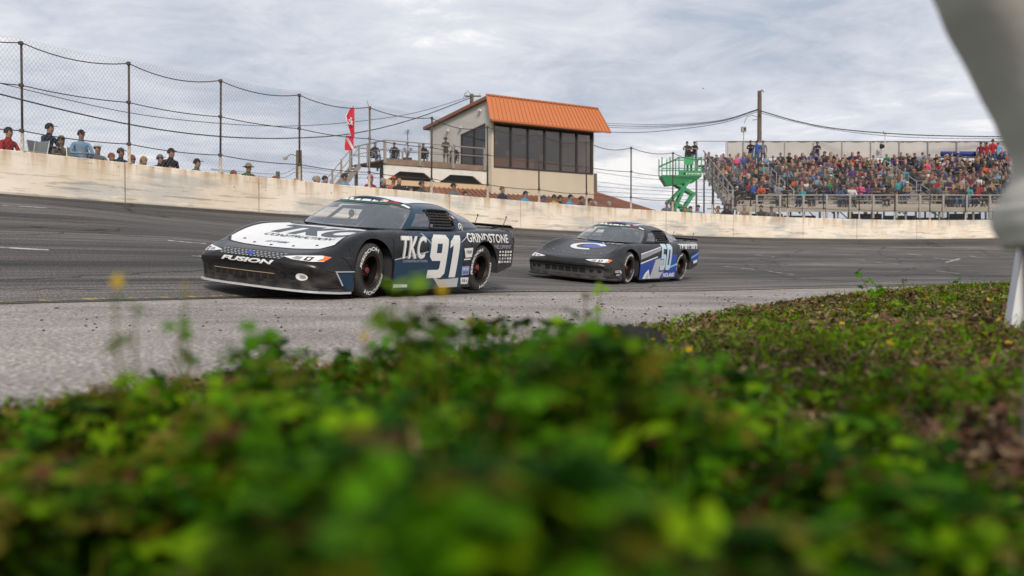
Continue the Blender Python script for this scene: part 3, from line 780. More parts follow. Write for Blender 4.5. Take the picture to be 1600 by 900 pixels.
def wheel_meshes():
    Ro, w = 0.335, 0.255
    tyre = MB().lathe([(.205, -.115), (.215, -.125), (.27, -.135), (.310, -.128), (.330, -.105), (Ro, -.06), (Ro, .06), (.330, .105), (.310, .128), (.27, .135), (.215, .125), (.205, .115), (.200, .0), (.205, -.115)], 40).mesh("tyre", M_rubber, True)
    rim = MB().lathe([(.206, .118), (.212, .128), (.200, .126), (.190, .10), (.188, -.10), (.19, -.115)], 36)
    rim.lathe([(.0, .03), (.05, .035), (.075, .02), (.10, .0)], 20)
    for k in range(8):
        a = 2 * PI * k / 8
        c, s_ = math.cos(a), math.sin(a)
        rim.beam((.07 * c, .012, .07 * s_), (.192 * c, -.03, .192 * s_), .065, .012, up=(0, 1, 0))
    rim_me = rim.mesh("rim", M_rim, False)
    hub = MB().lathe([(0, .085), (.03, .085), (.042, .07), (.045, .03)], 14)
    for k in range(5): hub.tube([(.062 * math.cos(k * 1.2566), .025, .062 * math.sin(k * 1.2566)), (.062 * math.cos(k * 1.2566), .06, .062 * math.sin(k * 1.2566))], .011, 6)
    hub_me = hub.mesh("hub", M_redhub, False)
    disc = MB().lathe([(.09, -.05), (.165, -.05), (.165, -.08), (.09, -.08)], 30).lathe([(.192, .119), (.186, .124), (.180, .115)], 36).mesh("brake_disc", M_disc, True)
    lets = MB()
    for start, txt in ((PI * .93, "HOOSIER"), (PI * 1.93, "HOOSIER")):
        vs, ts, wd = text_poly(txt, .03); h = .047; arc = PI * .62
        P = []
        for a, b in vs:
            an = start - (a / wd) * arc; r_ = .245 + b * h; P.append((r_ * math.cos(an), .1375 - max(0, (r_ - .27)) * .14, r_ * math.sin(an)))
        lets.add(P, ts)
        LET.append(lets.mesh("sidewall_lettering", M_lettering)); lets = MB()
    return dict(tyre=tyre, rim=rim_me, hub=hub_me, brake_disc=disc)
LET = []
WM = wheel_meshes()
BODY_ME = body_mesh(); GH = greenhouse_meshes()
def bvh_of(meshes):
    vs, fs = [], []
    for me in meshes:
        n = len(vs); vs += [v.co.copy() for v in me.vertices]; fs += [tuple(i + n for i in p.vertices) for p in me.polygons]
    return BVHTree.FromPolygons(vs, fs)
CAR_BVH = bvh_of([BODY_ME] + list(GH.values()))

def seat_on_track(x, y, yaw, k=0.0):
    """put the four contact patches on the banked surface: height, pitch and roll"""
    f, l = Vector((math.cos(yaw), math.sin(yaw), 0)), Vector((-math.sin(yaw), math.cos(yaw), 0)); hs = []
    for a, b in ((AX, .8), (-AX, .8), (AX, -.8), (-AX, -.8)):
        q = Vector((x, y, 0)) + f * a + l * b; hs.append(track_z(q, .05))
    return sum(hs) / 4, -math.atan(((hs[0] + hs[2]) - (hs[1] + hs[3])) / 2 / (2 * AX)), math.atan(((hs[0] + hs[1]) - (hs[2] + hs[3])) / 2 / 1.6)
def car_shell(name, label, loc, yaw, pitch, roll, body_m, roof_m, steer):
    z_, pitch, roll = seat_on_track(loc[0], loc[1], yaw); loc = (loc[0], loc[1], z_); print("CAR", z_, math.degrees(pitch), math.degrees(roll))
    root = empty(name, loc, label=label, cat="race car"); root.rotation_mode = 'XYZ'
    root.rotation_euler = (Matrix.Rotation(yaw, 3, 'Z') @ Matrix.Rotation(pitch, 3, 'Y') @ Matrix.Rotation(roll, 3, 'X')).to_euler()
    bme = BODY_ME.copy(); bme.materials.clear(); bme.materials.append(body_m); link("body", bme, root)
    def g(k, nm, m):
        if k not in GH: return None
        me = GH[k].copy(); me.name = nm; me.materials.append(m); return link(nm, me, root)
    roof = g(0, "roof", roof_m); g(1, "windshield", G_wind); g(4, "rear_window", G_dark)
    g(3, "quarter_window", G_side); g(13, "quarter_window", G_side); g(5, "vent_window", G_side)
    # floor, inner fenders and underside so the shell is not hollow
    fl = MB(); fl.box((0.2, 0, .20), (3.9, 1.30, .03)).box((.50, 0, .50), (.03, 1.40, .58)).box((-1.25, 0, .5), (.03, 1.36, .60))
    for y in (-.66, .66): fl.box((0.15, y, .34), (3.4, .02, .30))
    for x in (AX, -AX):
        for y in (-.64, .64): fl.box((x, y * .98, .39 if x > 0 else .45), (.92, .03, .40 if x > 0 else .50))
        for dx in (-.42, .42):
            for y in (-.79, .79): fl.box((x + dx, y, .40 if x > 0 else .46), (.02, .32, .40))
    for y in (-.93, .93): fl.box((0, y, .22), (1.7, .03, .22))
    fl.box((2.05, 0, .30), (.03, 1.5, .34)); fl.box((-2.30, 0, .6), (.02, 1.5, .4))
    fl.build("floor_pan", M_interior, root)
    # cage, seat, wheel, dash
    cg = MB(); r_ = .022
    for y in (-.62, .62):
        cg.tube([(.42, y * 1.08, .78), (.02, y * .90, 1.07), (-.55, y * .90, 1.09), (-.62, y * .93, .85), (-.62, y, .25)], r_, 7)
        cg.tube([(-.58, y * .9, 1.06), (-1.55, y * .75, .60)], r_, 7); cg.tube([(.42, y * 1.08, .78), (.46, y, .25)], r_, 7)
        for z in (.45, .62, .78): cg.tube([(.42, y * 1.1, z * .95), (0, y * 1.22, z), (-.6, y * 1.05, z)], r_ * .8, 6)
    cg.tube([(.02, -.56, 1.07), (.02, .56, 1.07)], r_, 7); cg.tube([(-.58, -.56, 1.08), (-.58, .56, 1.08)], r_, 7)
    cg.tube([(-.58, .55, 1.06), (-.62, -.6, .45)], r_, 7); cg.tube([(-.62, -.6, .78), (-.62, .6, .78)], r_, 7); cg.tube([(.43, -.66, .80), (.43, .66, .80)], r_, 7)
    cg.tube([(.02, -.02, 1.07), (.46, -.05, .76)], .014, 6); cg.tube([(-.1, .1, 1.08), (-.58, -.25, .80)], r_, 7)
    cg.build("roll_cage", M_cage, root, True)
    st = MB(); st.box((-.42, .34, .62), (.10, .42, .62), (0, -.25, 0)).box((-.12, .34, .38), (.48, .42, .10)).box((-.46, .34, 1.0), (.10, .22, .16), (0, -.2, 0))
    for y in (.10, .58): st.box((-.30, y, .60), (.34, .04, .34)); st.box((-.34, y + (.02 if y < .3 else -.02), .96), (.24, .035, .15))
    st.build("seat", M_interior, root)
    sw = MB(); pts = [(.14 - .05 * math.sin(a), .34 + .17 * math.cos(a), .76 + .16 * math.sin(a)) for a in [k * PI / 8 for k in range(17)]]
    sw.tube(pts, .014, 6, cap=False).tube([(.15, .17, .76), (.15, .51, .76)], .012, 5).tube([(.15, .34, .76), (.5, .34, .68)], .02, 6); sw.build("steering_wheel", M_flat_black, root, True)
    db = MB().box((.46, 0, .70), (.16, 1.30, .16)); db.build("dashboard", M_interior, root)
    mr_ = MB().ball((.16, -.30, .99), (.03, .05, .055)).tube([(.16, -.30, .95), (.40, -.30, .80)], .012, 5); mr_.build("camera_pod", M_flat_black, root, True)
    md = MB().box((-.10, .05, 1.045), (.03, .46, .055)); md.build("mirror", M_cage, root)
    # window net: straps woven across the driver's window
    nu = MB()
    def gpt(u, v):
        i = int(np.clip(np.searchsorted(GU, u), 1, len(GU) - 1)); t = (u - GU[i - 1]) / (GU[i] - GU[i - 1]); j = v * (GG.shape[1] - 1); j0 = int(min(j, GG.shape[1] - 2)); f = j - j0
        a = GG[i - 1, j0] * (1 - t) + GG[i, j0] * t; b = GG[i - 1, j0 + 1] * (1 - t) + GG[i, j0 + 1] * t; return Vector(a * (1 - f) + b * f) - Vector((0, .045, 0))
    for k in range(8):
        v = .05 + .88 * k / 7; nu.tube([gpt(u, v) for u in (5.25 - v * .3, 5.7, 6.2, 6.8)], .017, 4)
    for k in range(7):
        u = 5.35 + 1.35 * k / 6; nu.tube([gpt(u, v) - Vector((0, .008, 0)) for v in (.03, .3, .6, .93)], .014, 4)
    nu.build("window_net", M_net, root)
    for j, (u0, u1) in enumerate(((5.0, 6.8),)):
        fr = MB()
        ring = [gpt(5.02, .06), gpt(5.4, .05), gpt(6.0, .05), gpt(6.78, .06), gpt(6.8, .5), gpt(6.75, .9), gpt(6.0, .92), gpt(5.2, .92), gpt(4.85, .88), gpt(5.0, .5), gpt(5.02, .06)]
        fr.tube([p + Vector((0, .05, 0)) for p in ring], .012, 5, cap=False); fr.build("window_frame", M_flat_black, root)
    # belt and windshield seams
    sm = MB()
    for sgn in (1, -1):
        sm.tube([(p[0] + .004, p[1] * sgn, p[2] + .004) for p in GG[::3, 0][:13]], .008, 4, cap=False)
        sm.tube([(p[0] + .003, p[1] * sgn, p[2] + .003) for p in GG[:19:3, -1]], .006, 4, cap=False)
    sm.build("windshield_trim", M_flat_black, root)
    # spoiler, raised on braces
    sp = MB(); pts = [(-2.33, y, .90) for y in np.linspace(-.86, .86, 13)]
    for a, b in zip(pts[:-1], pts[1:]): sp.beam((a[0] + .12 * abs(a[1]) ** 2 - .08, a[1], a[2] + .045), (b[0] + .12 * abs(b[1]) ** 2 - .08, b[1], b[2] + .045), .075, .012, up=(-.45, 0, .9))
    spo = sp.build("spoiler", M_flat_black, root)
    for y in (-.6, -.2, .2, .6): MB().beam((-2.10, y, .895), (-2.36, y, .935), .012, .03).build("spoiler_brace", M_flat_black, spo)
    for y in (-.35, .25, .75): MB().tube([(-2.2, y, .89), (-2.24, y + .04, 1.08)], .006, 4).ball((-2.24, y + .04, 1.09), .014, 6, 4).build("antenna", M_flat_black, root)
    # splitter lip below the nose
    lip = MB(); edge = [(x + .05, y, .095) for x, y, z in NET[0][:5]] + [(1.98, .985, .085), (1.78, 1.0, .085)]
    full = [(x, -y, z) for x, y, z in reversed(edge[1:])] + edge
    for a, b in zip(full[:-1], full[1:]):
        ia, ib = (a[0] - .22, a[1] * .82), (b[0] - .22, b[1] * .82)
        lip.add([(a[0], a[1], a[2] - .01), (b[0], b[1], b[2] - .01), (ib[0], ib[1], b[2] - .01), (ia[0], ia[1], a[2] - .01), (a[0], a[1], a[2] + .012), (b[0], b[1], b[2] + .012), (ib[0], ib[1], b[2] + .012), (ia[0], ia[1], a[2] + .012)],
                [(3, 2, 1, 0), (4, 5, 6, 7), (0, 1, 5, 4), (2, 3, 7, 6), (1, 2, 6, 5), (3, 0, 4, 7)])
    lip.build("splitter", M_lip if '91' in name or 'white' in label else M_flat_black, root)
    va = MB()
    for a, b in zip(full[:-1], full[1:]):
        va.add([(a[0] - .03, a[1] * .985, .09), (b[0] - .03, b[1] * .985, .09), (b[0] - .04, b[1] * .98, .16), (a[0] - .04, a[1] * .98, .16)], [(0, 1, 2, 3)])
    va.build("valance", body_m, root)
    for wx, wy, nm in ((AX, .80, 0), (-AX, .80, 1), (AX, -.80, 0), (-AX, -.80, 1)):
        wr = bpy.data.objects.new("wheel", None); C.objects.link(wr); wr.parent = root; wr.location = (wx, wy, .335)
        wr.rotation_euler = (math.radians(2 if wy < 0 else -2), random.Random(wx * 7 + wy).uniform(0, 2), (0 if wy > 0 else PI) + (steer if wx > 0 else 0))
        wr.rotation_mode = 'YXZ'
        for k_, me in WM.items(): link(k_, me, wr)
        for me in LET: link('sidewall_lettering', me, wr)
    return root, Projector(CAR_BVH)
SIDE_Z0 = .085
def badge_rows(P, root, rng, mode, x0, x1, z0, z1, nx_, nz_, mats_, name="sponsor_decal", shear=0.0):
    dx, dz = (x1 - x0) / nx_, (z1 - z0) / nz_
    for i in range(nx_):
        for j in range(nz_):
            cx, cz = x0 + dx * (i + .5) + shear * j, z0 + dz * (j + .5); w, h = abs(dx) * rng.uniform(.55, .82), abs(dz) * rng.uniform(.45, .72)
            sh = rng.uniform(0, .25) * h
            P.poly(name, [[(cx - w / 2, cz - h / 2), (cx + w / 2, cz - h / 2), (cx + w / 2 - sh, cz + h / 2), (cx - w / 2 + sh, cz + h / 2)]], mode, rng.choice(mats_), root, off=.005)
# ------------------------------------------------------------------ liveries
M_black91 = car_paint("satin_black_paint", (0.0085, 0.009, 0.0105), (.060, .052, .045), .26)
M_navy = mat("navy_blue_paint", (0.009, 0.036, 0.070), 0.27, spec=0.36, noise=0.4, nscale=2, col2=(0.007, 0.030, 0.058))
M_whitep = mat("white_vinyl", (0.74, 0.745, 0.75), 0.35, noise=0.35, nscale=5, col2=(0.62, 0.62, 0.62))
M_offw = mat("offwhite_vinyl", (0.68, 0.67, 0.64), 0.4)
M_ink = mat("slate_ink", (0.03, 0.042, 0.06), 0.4)
M_grey = mat("grey_vinyl", (0.28, 0.28, 0.30), 0.4)
M_silver = mat("silver_vinyl", (0.42, 0.43, 0.45), 0.35)
M_orange = mat("orange_vinyl", (0.75, 0.15, 0.04), 0.4); M_red = mat("red_vinyl", (0.60, 0.03, 0.04), 0.4)
M_blue = mat("blue_vinyl", (0.012, 0.055, 0.32), 0.3); M_ltblue = mat("light_blue_vinyl", (0.20, 0.50, 0.72), 0.35); M_yel = mat("yellow_vinyl", (0.7, 0.5, 0.05), 0.4)
M_greenv = mat("green_vinyl", (0.012, 0.06, 0.04), 0.4); M_wine = mat("dark_red_vinyl", (0.30, 0.02, 0.05), 0.4); M_hole_shadow = mat("duct_hole_and_shadow", (0.004, 0.004, 0.004), 0.9)
M_pinkish = mat("pink_red_print", (.50, .20, .20), .5, noise=1, nscale=30, col2=(.7, .66, .62))
def quad(a, b, c, d): return [[a, b, c, d]]
def circle(cx, cy, r, n=20, ry=None):
    return [(cx + r * math.cos(2 * PI * k / n), cy + (ry or r) * math.sin(2 * PI * k / n)) for k in range(n)]
def place_numerals(P, root, txt, x, z, h, w, material, outline=None, name="door_number", mode='left', shear=.22):
    gl, wd = numerals(txt)
    def T(px, py, grow=0): return (x - (px / wd * w + (py * shear * h)), z + py * h)
    for g in gl:
        if outline:
            lp = g[0]; cx = sum(p[0] for p in lp) / len(lp); cy = sum(p[1] for p in lp) / len(lp); wdt = max(p[0] for p in lp) - min(p[0] for p in lp); mnx = min(p[0] for p in lp)
            big = [(mnx + (px - mnx) * (1 + .09 / wdt) - .045, (py - .5) * 1.07 + .5) for px, py in lp]
            P.poly(name + "_outline", [[T(a - .02, b - .02) for a, b in big]], mode, outline, root, off=.006, cell=.05)
        P.poly(name, [[T(a, b) for a, b in lp] for lp in g], mode, material, root, off=.009, cell=.05)
def scribble(P, root, mode, x, z, h, w, material, n=6, seed=1, name="worn_lettering", slant=.3):
    """print too small to read in the photograph: a row of letter-sized strokes"""
    rr = random.Random(seed); cw = w / n
    def T(a, b):
        if mode == 'left': return (x - a - b * slant, z + b)
        if mode == 'top': return (x - b, z + a + b * slant)
        return (x + a + b * slant, z + b)
    for k in range(n):
        a = k * cw; t = cw * .26; q = cw * .84
        for (u0, u1, v0, v1) in rr.sample([(0, t, 0, h), (q - t, q, 0, h), (t, q - t, h * .8, h), (t, q - t, 0, h * .2), (t, q - t, h * .4, h * .6)], 3):
            P.poly(name, [[T(a + u0, v0), T(a + u1, v0), T(a + u1, v1), T(a + u0, v1)]], mode, material, root, off=.008, cull=.1)
def headlight(P, root, sgn, base, amber=True):
    # painted-on lamp: housing, lens shapes, amber corner
    def q(pts): return [[(a * sgn, b) for a, b in pts]]
    P.poly("headlight", q([(.46, .505), (.60, .475), (.80, .460), (.90, .47), (.905, .535), (.84, .55), (.62, .53)]), 'front', base, root, off=.004, cull=.05, cell=.03)
    P.poly("headlight_lens", q([(.58, .488), (.68, .474), (.70, .515), (.62, .52)]), 'front', M_grey, root, off=.006, cull=.05, cell=.03)
    P.poly("headlight_lens", q([(.72, .472), (.79, .468), (.80, .52), (.73, .522)]), 'front', M_flat_black, root, off=.006, cull=.05, cell=.03)
    P.poly("headlight_lens", q([(.745, .482), (.775, .48), (.78, .508), (.75, .51)]), 'front', M_whitep, root, off=.008, cull=.05, cell=.03)
    if amber: P.poly("headlight_lens", q([(.84, .473), (.905, .478), (.912, .53), (.86, .54), (.875, .51)]), 'front', M_orange, root, off=.008, cull=.05, cell=.03)

def seams(P, root, m):
    def line(mode, pts, w=.008): P.poly("panel_seam", [stroke(pts, w)], mode, m, root, off=.0045, cull=.08, cell=.08)
    line('left', [(1.30, .80), (1.28, .745)]); line('left', [(.945, .80), (.945, .10)]); line('left', [(-.945, .84), (-.93, .10)]); line('left', [(1.75, .30), (2.12, .33), (2.2, .345)])
    line('left', [(1.74, .34), (1.86, .47), (1.93, .50)]); line('left', [(-1.74, .50), (-2.22, .56)], .006)
    line('top', [(.84, -.66), (.84, .66)], .012); line('top', [(.86, .72), (1.55, .775), (1.92, .80), (2.03, .70), (2.12, .40), (2.15, 0), (2.12, -.40), (2.03, -.70), (1.92, -.80), (1.55, -.775), (.86, -.72)], .008); line('top', [(-1.86, -.84), (-1.86, .84)])
    rv = MB()
    for x in np.arange(-2.1, 1.0, .16):
        if abs(x + AX) < .42: continue
        for z in (.115, .80):
            h = CAR_BVH.ray_cast(Vector((x, 3, z)), Vector((0, -1, 0)))
            if h[0] is not None and h[0].y > .8: rv.ball(tuple(h[0]), .006, 5, 3)
    rv.build("rivets", M_grey, root)['kind'] = 'stuff'
M_seam = mat("panel_gap", (.004, .004, .004), .8)
# ---- car 91: black and navy with a white hood and roof
car91, P = car_shell("race_car", "leading black and navy stock car with white hood and large 91 on the door",
                     (-1.919, 13.623, .14), math.radians(241.95), math.radians(-.3), math.radians(-5.6), M_black91, M_navy, math.radians(6))
# white hood panel with slate lettering
hood = [(1.93, -.30), (1.86, -.66), (1.60, -.72), (.86, -.66), (.86, .66), (1.60, .70), (1.84, .70), (1.93, .36), (1.98, .0)]
P.poly("hood_wrap", [[(2.10, -.38), (2.03, -.66), (1.90, -.78), (1.55, -.76), (.95, -.70), (.84, -.35), (.84, .35), (.90, .64), (1.55, .74), (1.88, .79), (2.02, .70), (2.11, .38), (2.14, 0)]], 'top', M_whitep, car91, off=.004)
P.text("hood_lettering", "TKC", 'top', 1.50, -.62, .54, M_ink, car91, w=1.26, bold=.06, shear=.15, off=.007)
P.text("hood_lettering", "CONSTRUCTION", 'top', 1.66, -.50, .11, M_ink, car91, w=1.06, bold=.02, shear=.2, off=.007)
scribble(P, car91, 'top', 1.95, -.22, .07, .34, M_ink, 5, 3)
for y in (-.56, -.30, .0, .30, .56):
    x = 2.06 - y * y * .5; h = CAR_BVH.ray_cast(Vector((x, y, 3)), Vector((0, 0, -1)))[0]
    MB().lathe([(0, .012), (.012, .012), (.02, .006), (.024, 0)], 10, 'z', tuple(h)).build("hood_pin", M_flat_black, car91)
P.text("bumper_lettering", "FUSION", 'front', -.42, .375, .062, M_whitep, car91, w=.80, bold=.045, shear=.3, off=.006, cell=.04)
gl = MB()
P.poly("grille", [[(-.52, .52), (-.44, .462), (.44, .462), (.52, .52), (.40, .545), (-.40, .545)]], 'front', M_flat_black, car91, off=.003, cell=.04, cull=.05)
for r_ in range(4):
    for c_ in range(18):
        y = -.49 + c_ * .0576 + (r_ % 2) * .028; z = .470 + r_ * .020
        if abs(y) > .47: continue
        P.poly("grille_mesh", [[(y - .024, z - .0035), (y + .010, z - .0035), (y + .024, z + .0045), (y - .010, z + .0045)]], 'front', M_silver, car91, off=.006, cell=.2, cull=.05)
P.poly("badge", [circle(0, .503, .062, 16, .024)], 'front', M_blue, car91, off=.009, cull=.05)
headlight(P, car91, 1, M_whitep); headlight(P, car91, -1, M_whitep)
# air dam opening with mesh, bars and duct holes
P.poly("air_intake", [[(-.66, .30), (-.66, .20), (-.58, .155), (.34, .155), (.38, .30), (.30, .345), (-.55, .345)]], 'front', mat("intake_mesh_grey", (.03, .03, .032), .8, noise=1, nscale=60, col2=(.006, .006, .006)), car91, off=.004, cell=.05, cull=.02)
for k_ in range(9): P.poly("intake_vane", [[(-.57 + k_ * .105, .16), (-.50 + k_ * .105, .16), (-.50 + k_ * .105, .235), (-.57 + k_ * .105, .235)]], 'front', M_hole_shadow, car91, off=.010, cull=.02)
P.poly("intake_bar", [[(-.60, .24), (.34, .24), (.34, .252), (-.60, .252)]], 'front', mat("brass_strip", (.45, .36, .22), .5), car91, off=.012, cull=.02)
for y in (.44, .58, -.70): P.poly("brake_duct", [circle(y, .225, .048, 14)], 'front', M_hole_shadow, car91, off=.007, cull=.02, cell=.04)
P.poly("tow_light", [circle(.70, .235, .072, 16, .055)], 'front', M_whitep, car91, off=.008, cull=.02, cell=.04)
P.poly("tow_light", [circle(.715, .235, .04, 12, .03)], 'front', M_grey, car91, off=.011, cull=.02, cell=.04)
# left flank
def side91(P, root, mode):
    P.poly("side_wrap", [[(2.02, .325), (1.74, .325), (1.74, .12), (1.86, .12)]], mode, M_navy, root, cull=.1)
    P.poly("side_stripe", [[(2.06, .338), (1.72, .338), (1.72, .326), (2.03, .326), (1.87, .115), (1.90, .115)]], mode, M_silver, root, off=.005, cull=.1)
    P.poly("side_wrap", [[(.93, .46), (.93, .10), (-.70, .10), (-.70, .83), (-.15, .83), (.25, .83), (.12, .57)]], mode, M_navy, root)
    P.poly("side_wrap", [[(.60, .835), (-1.05, .86), (-1.05, .78), (.60, .75)]], mode, M_navy, root, off=.005)
    P.poly("side_stripe", [[(.93, .475), (.93, .462), (.12, .572), (.10, .586)]], mode, M_silver, root, off=.005)
    P.poly("side_stripe", [[(.30, .80), (.27, .80), (-.02, .60), (.0, .60)]], mode, M_silver, root, off=.006)
    P.poly("side_stripe", [[(-.66, .71), (-.66, .695), (-.84, .775), (-.84, .79)]], mode, M_silver, root, off=.006)
    P.poly("skirt_wrap", [[(.05, .245), (-.15, .09), (-.60, .09), (-.62, .215), (-.15, .20)]], mode, M_silver, root, off=.006)
    P.poly("skirt_wrap", [[(.93, .165), (.93, .12), (.62, .12), (.62, .155)]], mode, M_whitep, root, off=.006)
seams(P, car91, M_seam); side91(P, car91, 'left'); side91(P, car91, 'right')
P.text("door_lettering", "TKC", 'left', .80, .475, .285, M_grey, car91, w=.57, bold=.02, shear=.32, off=.006, cell=.05)
P.text("door_lettering", "TKC", 'left', .78, .480, .285, M_offw, car91, w=.57, bold=.02, shear=.32, off=.009, cell=.05)
P.text("door_lettering", "CONSTRUCTION", 'left', .76, .435, .03, M_silver, car91, w=.56, bold=.0, off=.009)
place_numerals(P, car91, "91", .20, .225, .565, .72, M_offw, M_navy)
P.text("quarter_lettering", "GRINDSTONE", 'left', -.83, .705, .125, M_offw, car91, w=1.22, bold=.02, shear=.0, off=.006, cell=.06)
P.text("quarter_lettering", "DEVELOPMENT", 'left', -1.50, .62, .055, M_silver, car91, w=.66, bold=.0, off=.006)
rg = random.Random(2)
P.poly("sponsor_decal", [[(-.74, .62), (-.98, .63), (-.95, .50), (-.78, .49)]], 'left', M_offw, car91, off=.005)
scribble(P, car91, 'left', -.77, .55, .04, .17, M_ink, 4, 5)
P.poly("sponsor_decal", [[(-.74, .475), (-.92, .48), (-.92, .462), (-.74, .457)]], 'left', M_offw, car91, off=.005)
P.poly("sponsor_decal", [[(-.70, .37), (-.90, .375), (-.90, .255), (-.70, .245)]], 'left', mat("pale_blue_vinyl", (.22, .26, .50), .4), car91, off=.005)
scribble(P, car91, 'left', -.72, .32, .03, .15, M_whitep, 4, 6); scribble(P, car91, 'left', -.72, .27, .03, .15, M_ink, 4, 7)
P.poly("sponsor_decal", [[(-.68, .215), (-.90, .215), (-.88, .125), (-.70, .125)]], 'left', M_offw, car91, off=.005)
scribble(P, car91, 'left', -.70, .15, .04, .16, M_ink, 4, 8)
badge_rows(P, car91, rg, 'left', -1.74, -2.20, .40, .60, 5, 4, [M_offw, M_silver, M_offw])
P.poly("tail_light", [[(.80, .72), (.93, .70), (.93, .78), (.80, .80)]], 'rear', M_red, car91, off=.006, cull=.02)
P.poly("tail_light", [[(-2.28, .72), (-2.36, .71), (-2.36, .78), (-2.28, .79)]], 'left', M_red, car91, off=.007, cull=.02)
# roof: white skin, banner across the windshield top
P.poly("roof_wrap", [[(.17, -.40), (.17, .40), (.08, .50), (-.30, .47), (-.85, .42), (-.94, .30), (-.94, -.30), (-.85, -.42), (-.30, -.5), (.08, -.50)]], 'top', M_whitep, car91, off=.004)
def banner(P, root, base, cols):
    P.poly("windshield_banner", [[(.245, .0), (.22, -.30), (.14, -.50), (.07, -.60), (.14, -.66), (.24, -.56), (.32, -.30), (.34, 0), (.32, .30), (.24, .56), (.14, .66), (.07, .60), (.14, .50), (.22, .30)]], 'top', base, root, off=.004, cell=.04)
    rr = random.Random(4)
    y = -.56
    while y < .54:
        w = rr.uniform(.09, .16); x = .315 - y * y * .33 - .02
        xm = .315 - (y + w) ** 2 * .33 - .02
        P.poly("banner_print", [[(x, y), (xm, y + w), (xm - .05, y + w - .01), (x - .05, y + .01)]], 'top', rr.choice(cols), root, off=.007, cell=.04)
        y += w + .015
banner(P, car91, M_greenv, [M_whitep, M_pinkish, M_wine, M_whitep, M_whitep, M_pinkish])
P.poly("round_decal", [circle(-.86, .905, .062, 16, .055), circle(-.86, .905, .042, 16, .036)], 'left', M_offw, car91, off=.005)
P.poly("round_decal", [circle(-.86, .905, .022, 10)], 'left', M_offw, car91, off=.005)
P.poly("flag_decal", [[(-.66, 1.055), (-.75, 1.05), (-.80, 1.015), (-.71, 1.02)]], 'left', mat("pink_white_vinyl", (.7, .5, .55), .5), car91, off=.005)

# ---- car 50: black with blue flank
M_black50 = car_paint("worn_black_paint", (0.017, 0.017, 0.0185), (.075, .066, .058), .34)
car50, P = car_shell("race_car", "second black stock car with blue and silver flank and pale 50 on the door",
                     (2.325, 22.083, .101), math.radians(237.08), math.radians(.31), math.radians(-4.6), M_black50, M_black50, math.radians(5))
for y, w_ in ((0, .30),):
    P.poly("roof_wrap", [[(.18, y - w_), (.18, y + w_), (-.90, y + w_), (-.90, y - w_)]], 'top', M_blue, car50, off=.004)
for y in (-.40, .34): P.poly("roof_stripe", [[(.16, y), (.16, y + .07), (-.85, y + .07), (-.85, y)]], 'top', M_whitep, car50, off=.006)
P.text("roof_number", "50", 'top', -.1, -.22, .42, M_ltblue, car50, w=.44, bold=.04, off=.007)
seams(P, car50, M_seam)
P.poly("air_dam", [[(-.84, .115), (.84, .115), (.86, .30), (.70, .325), (-.70, .325), (-.86, .30)]], 'front', mat("dusty_air_dam", (.06, .057, .055), .7, noise=.8, nscale=6, col2=(.03, .03, .03)), car50, off=.003, cull=.02, cell=.04)
P.poly("bumper_painted_shadow", [[(-.86, .315), (-.70, .33), (.70, .33), (.86, .315), (.86, .345), (.70, .36), (-.70, .36), (-.86, .345)]], 'front', M_hole_shadow, car50, off=.004, cull=.02, cell=.04)  # black band painting the shadow under the bumper overhang
# hood ring logo and flash
def ring(cx, cy, r0, r1, a0, a1, n=26):
    pts = [(cx + r1 * math.cos(a0 + (a1 - a0) * k / n), cy + r1 * 1.15 * math.sin(a0 + (a1 - a0) * k / n)) for k in range(n + 1)]
    pts += [(cx + r0 * math.cos(a0 + (a1 - a0) * k / n), cy + r0 * 1.15 * math.sin(a0 + (a1 - a0) * k / n)) for k in range(n, -1, -1)]; return pts
P.poly("hood_logo", [ring(1.40, -.02, .22, .335, math.radians(110), math.radians(430 - 40))], 'top', M_whitep, car50, off=.006)
P.poly("hood_logo", [circle(1.36, .10, .17, 20, .26)], 'top', M_blue, car50, off=.004)
P.poly("hood_stripe", [[(1.0, -.30), (.86, -.52), (.86, .10), (.96, .16)]], 'top', M_blue, car50, off=.005)
P.poly("hood_stripe", [[(1.25, .30), (1.18, .26), (.90, .02), (.94, .10)]], 'top', M_whitep, car50, off=.007)
scribble(P, car50, 'top', 1.0, .14, .10, .44, M_whitep, 5, 9)
P.poly("hood_smudge", [[(.95, -.62), (.80, -.66), (.80, -.36), (.92, -.38)]], 'top', mat("orange_brown_vinyl", (.28, .13, .07), .5), car50, off=.005)
for y in (-.56, -.25, .25, .56):
    x = 2.06 - y * y * .5; h = CAR_BVH.ray_cast(Vector((x, y, 3)), Vector((0, 0, -1)))[0]
    MB().lathe([(0, .012), (.012, .012), (.02, .006), (.024, 0)], 10, 'z', tuple(h)).build("hood_pin", M_chrome, car50)
headlight(P, car50, 1, M_whitep); headlight(P, car50, -1, M_whitep, False)
P.poly("grille", [[(-.50, .53), (-.42, .455), (-.12, .43), (.12, .43), (.42, .455), (.50, .53), (.12, .505), (-.12, .505)]], 'front', M_flat_black, car50, off=.004, cell=.04, cull=.05)
for k_ in range(6): P.poly("air_intake", [[(-.46 + k_ * .16, .17), (-.33 + k_ * .16, .17), (-.33 + k_ * .16, .30), (-.46 + k_ * .16, .30)]], 'front', M_hole_shadow, car50, off=.006, cull=.02, cell=.05)
for y in (-.75, -.62, .60, .76): P.poly("brake_duct", [circle(y, .235, .045, 12)], 'front', M_hole_shadow, car50, off=.006, cull=.02, cell=.04)
scribble(P, car50, 'left', 2.03, .245, .05, .17, M_whitep, 7, 10)
scribble(P, car50, 'left', 1.99, .185, .035, .17, M_whitep, 7, 11)
P.poly("swoosh_logo", [[(1.85, .30), (1.80, .285), (1.765, .23), (1.82, .235)]], 'left', M_whitep, car50, off=.006)
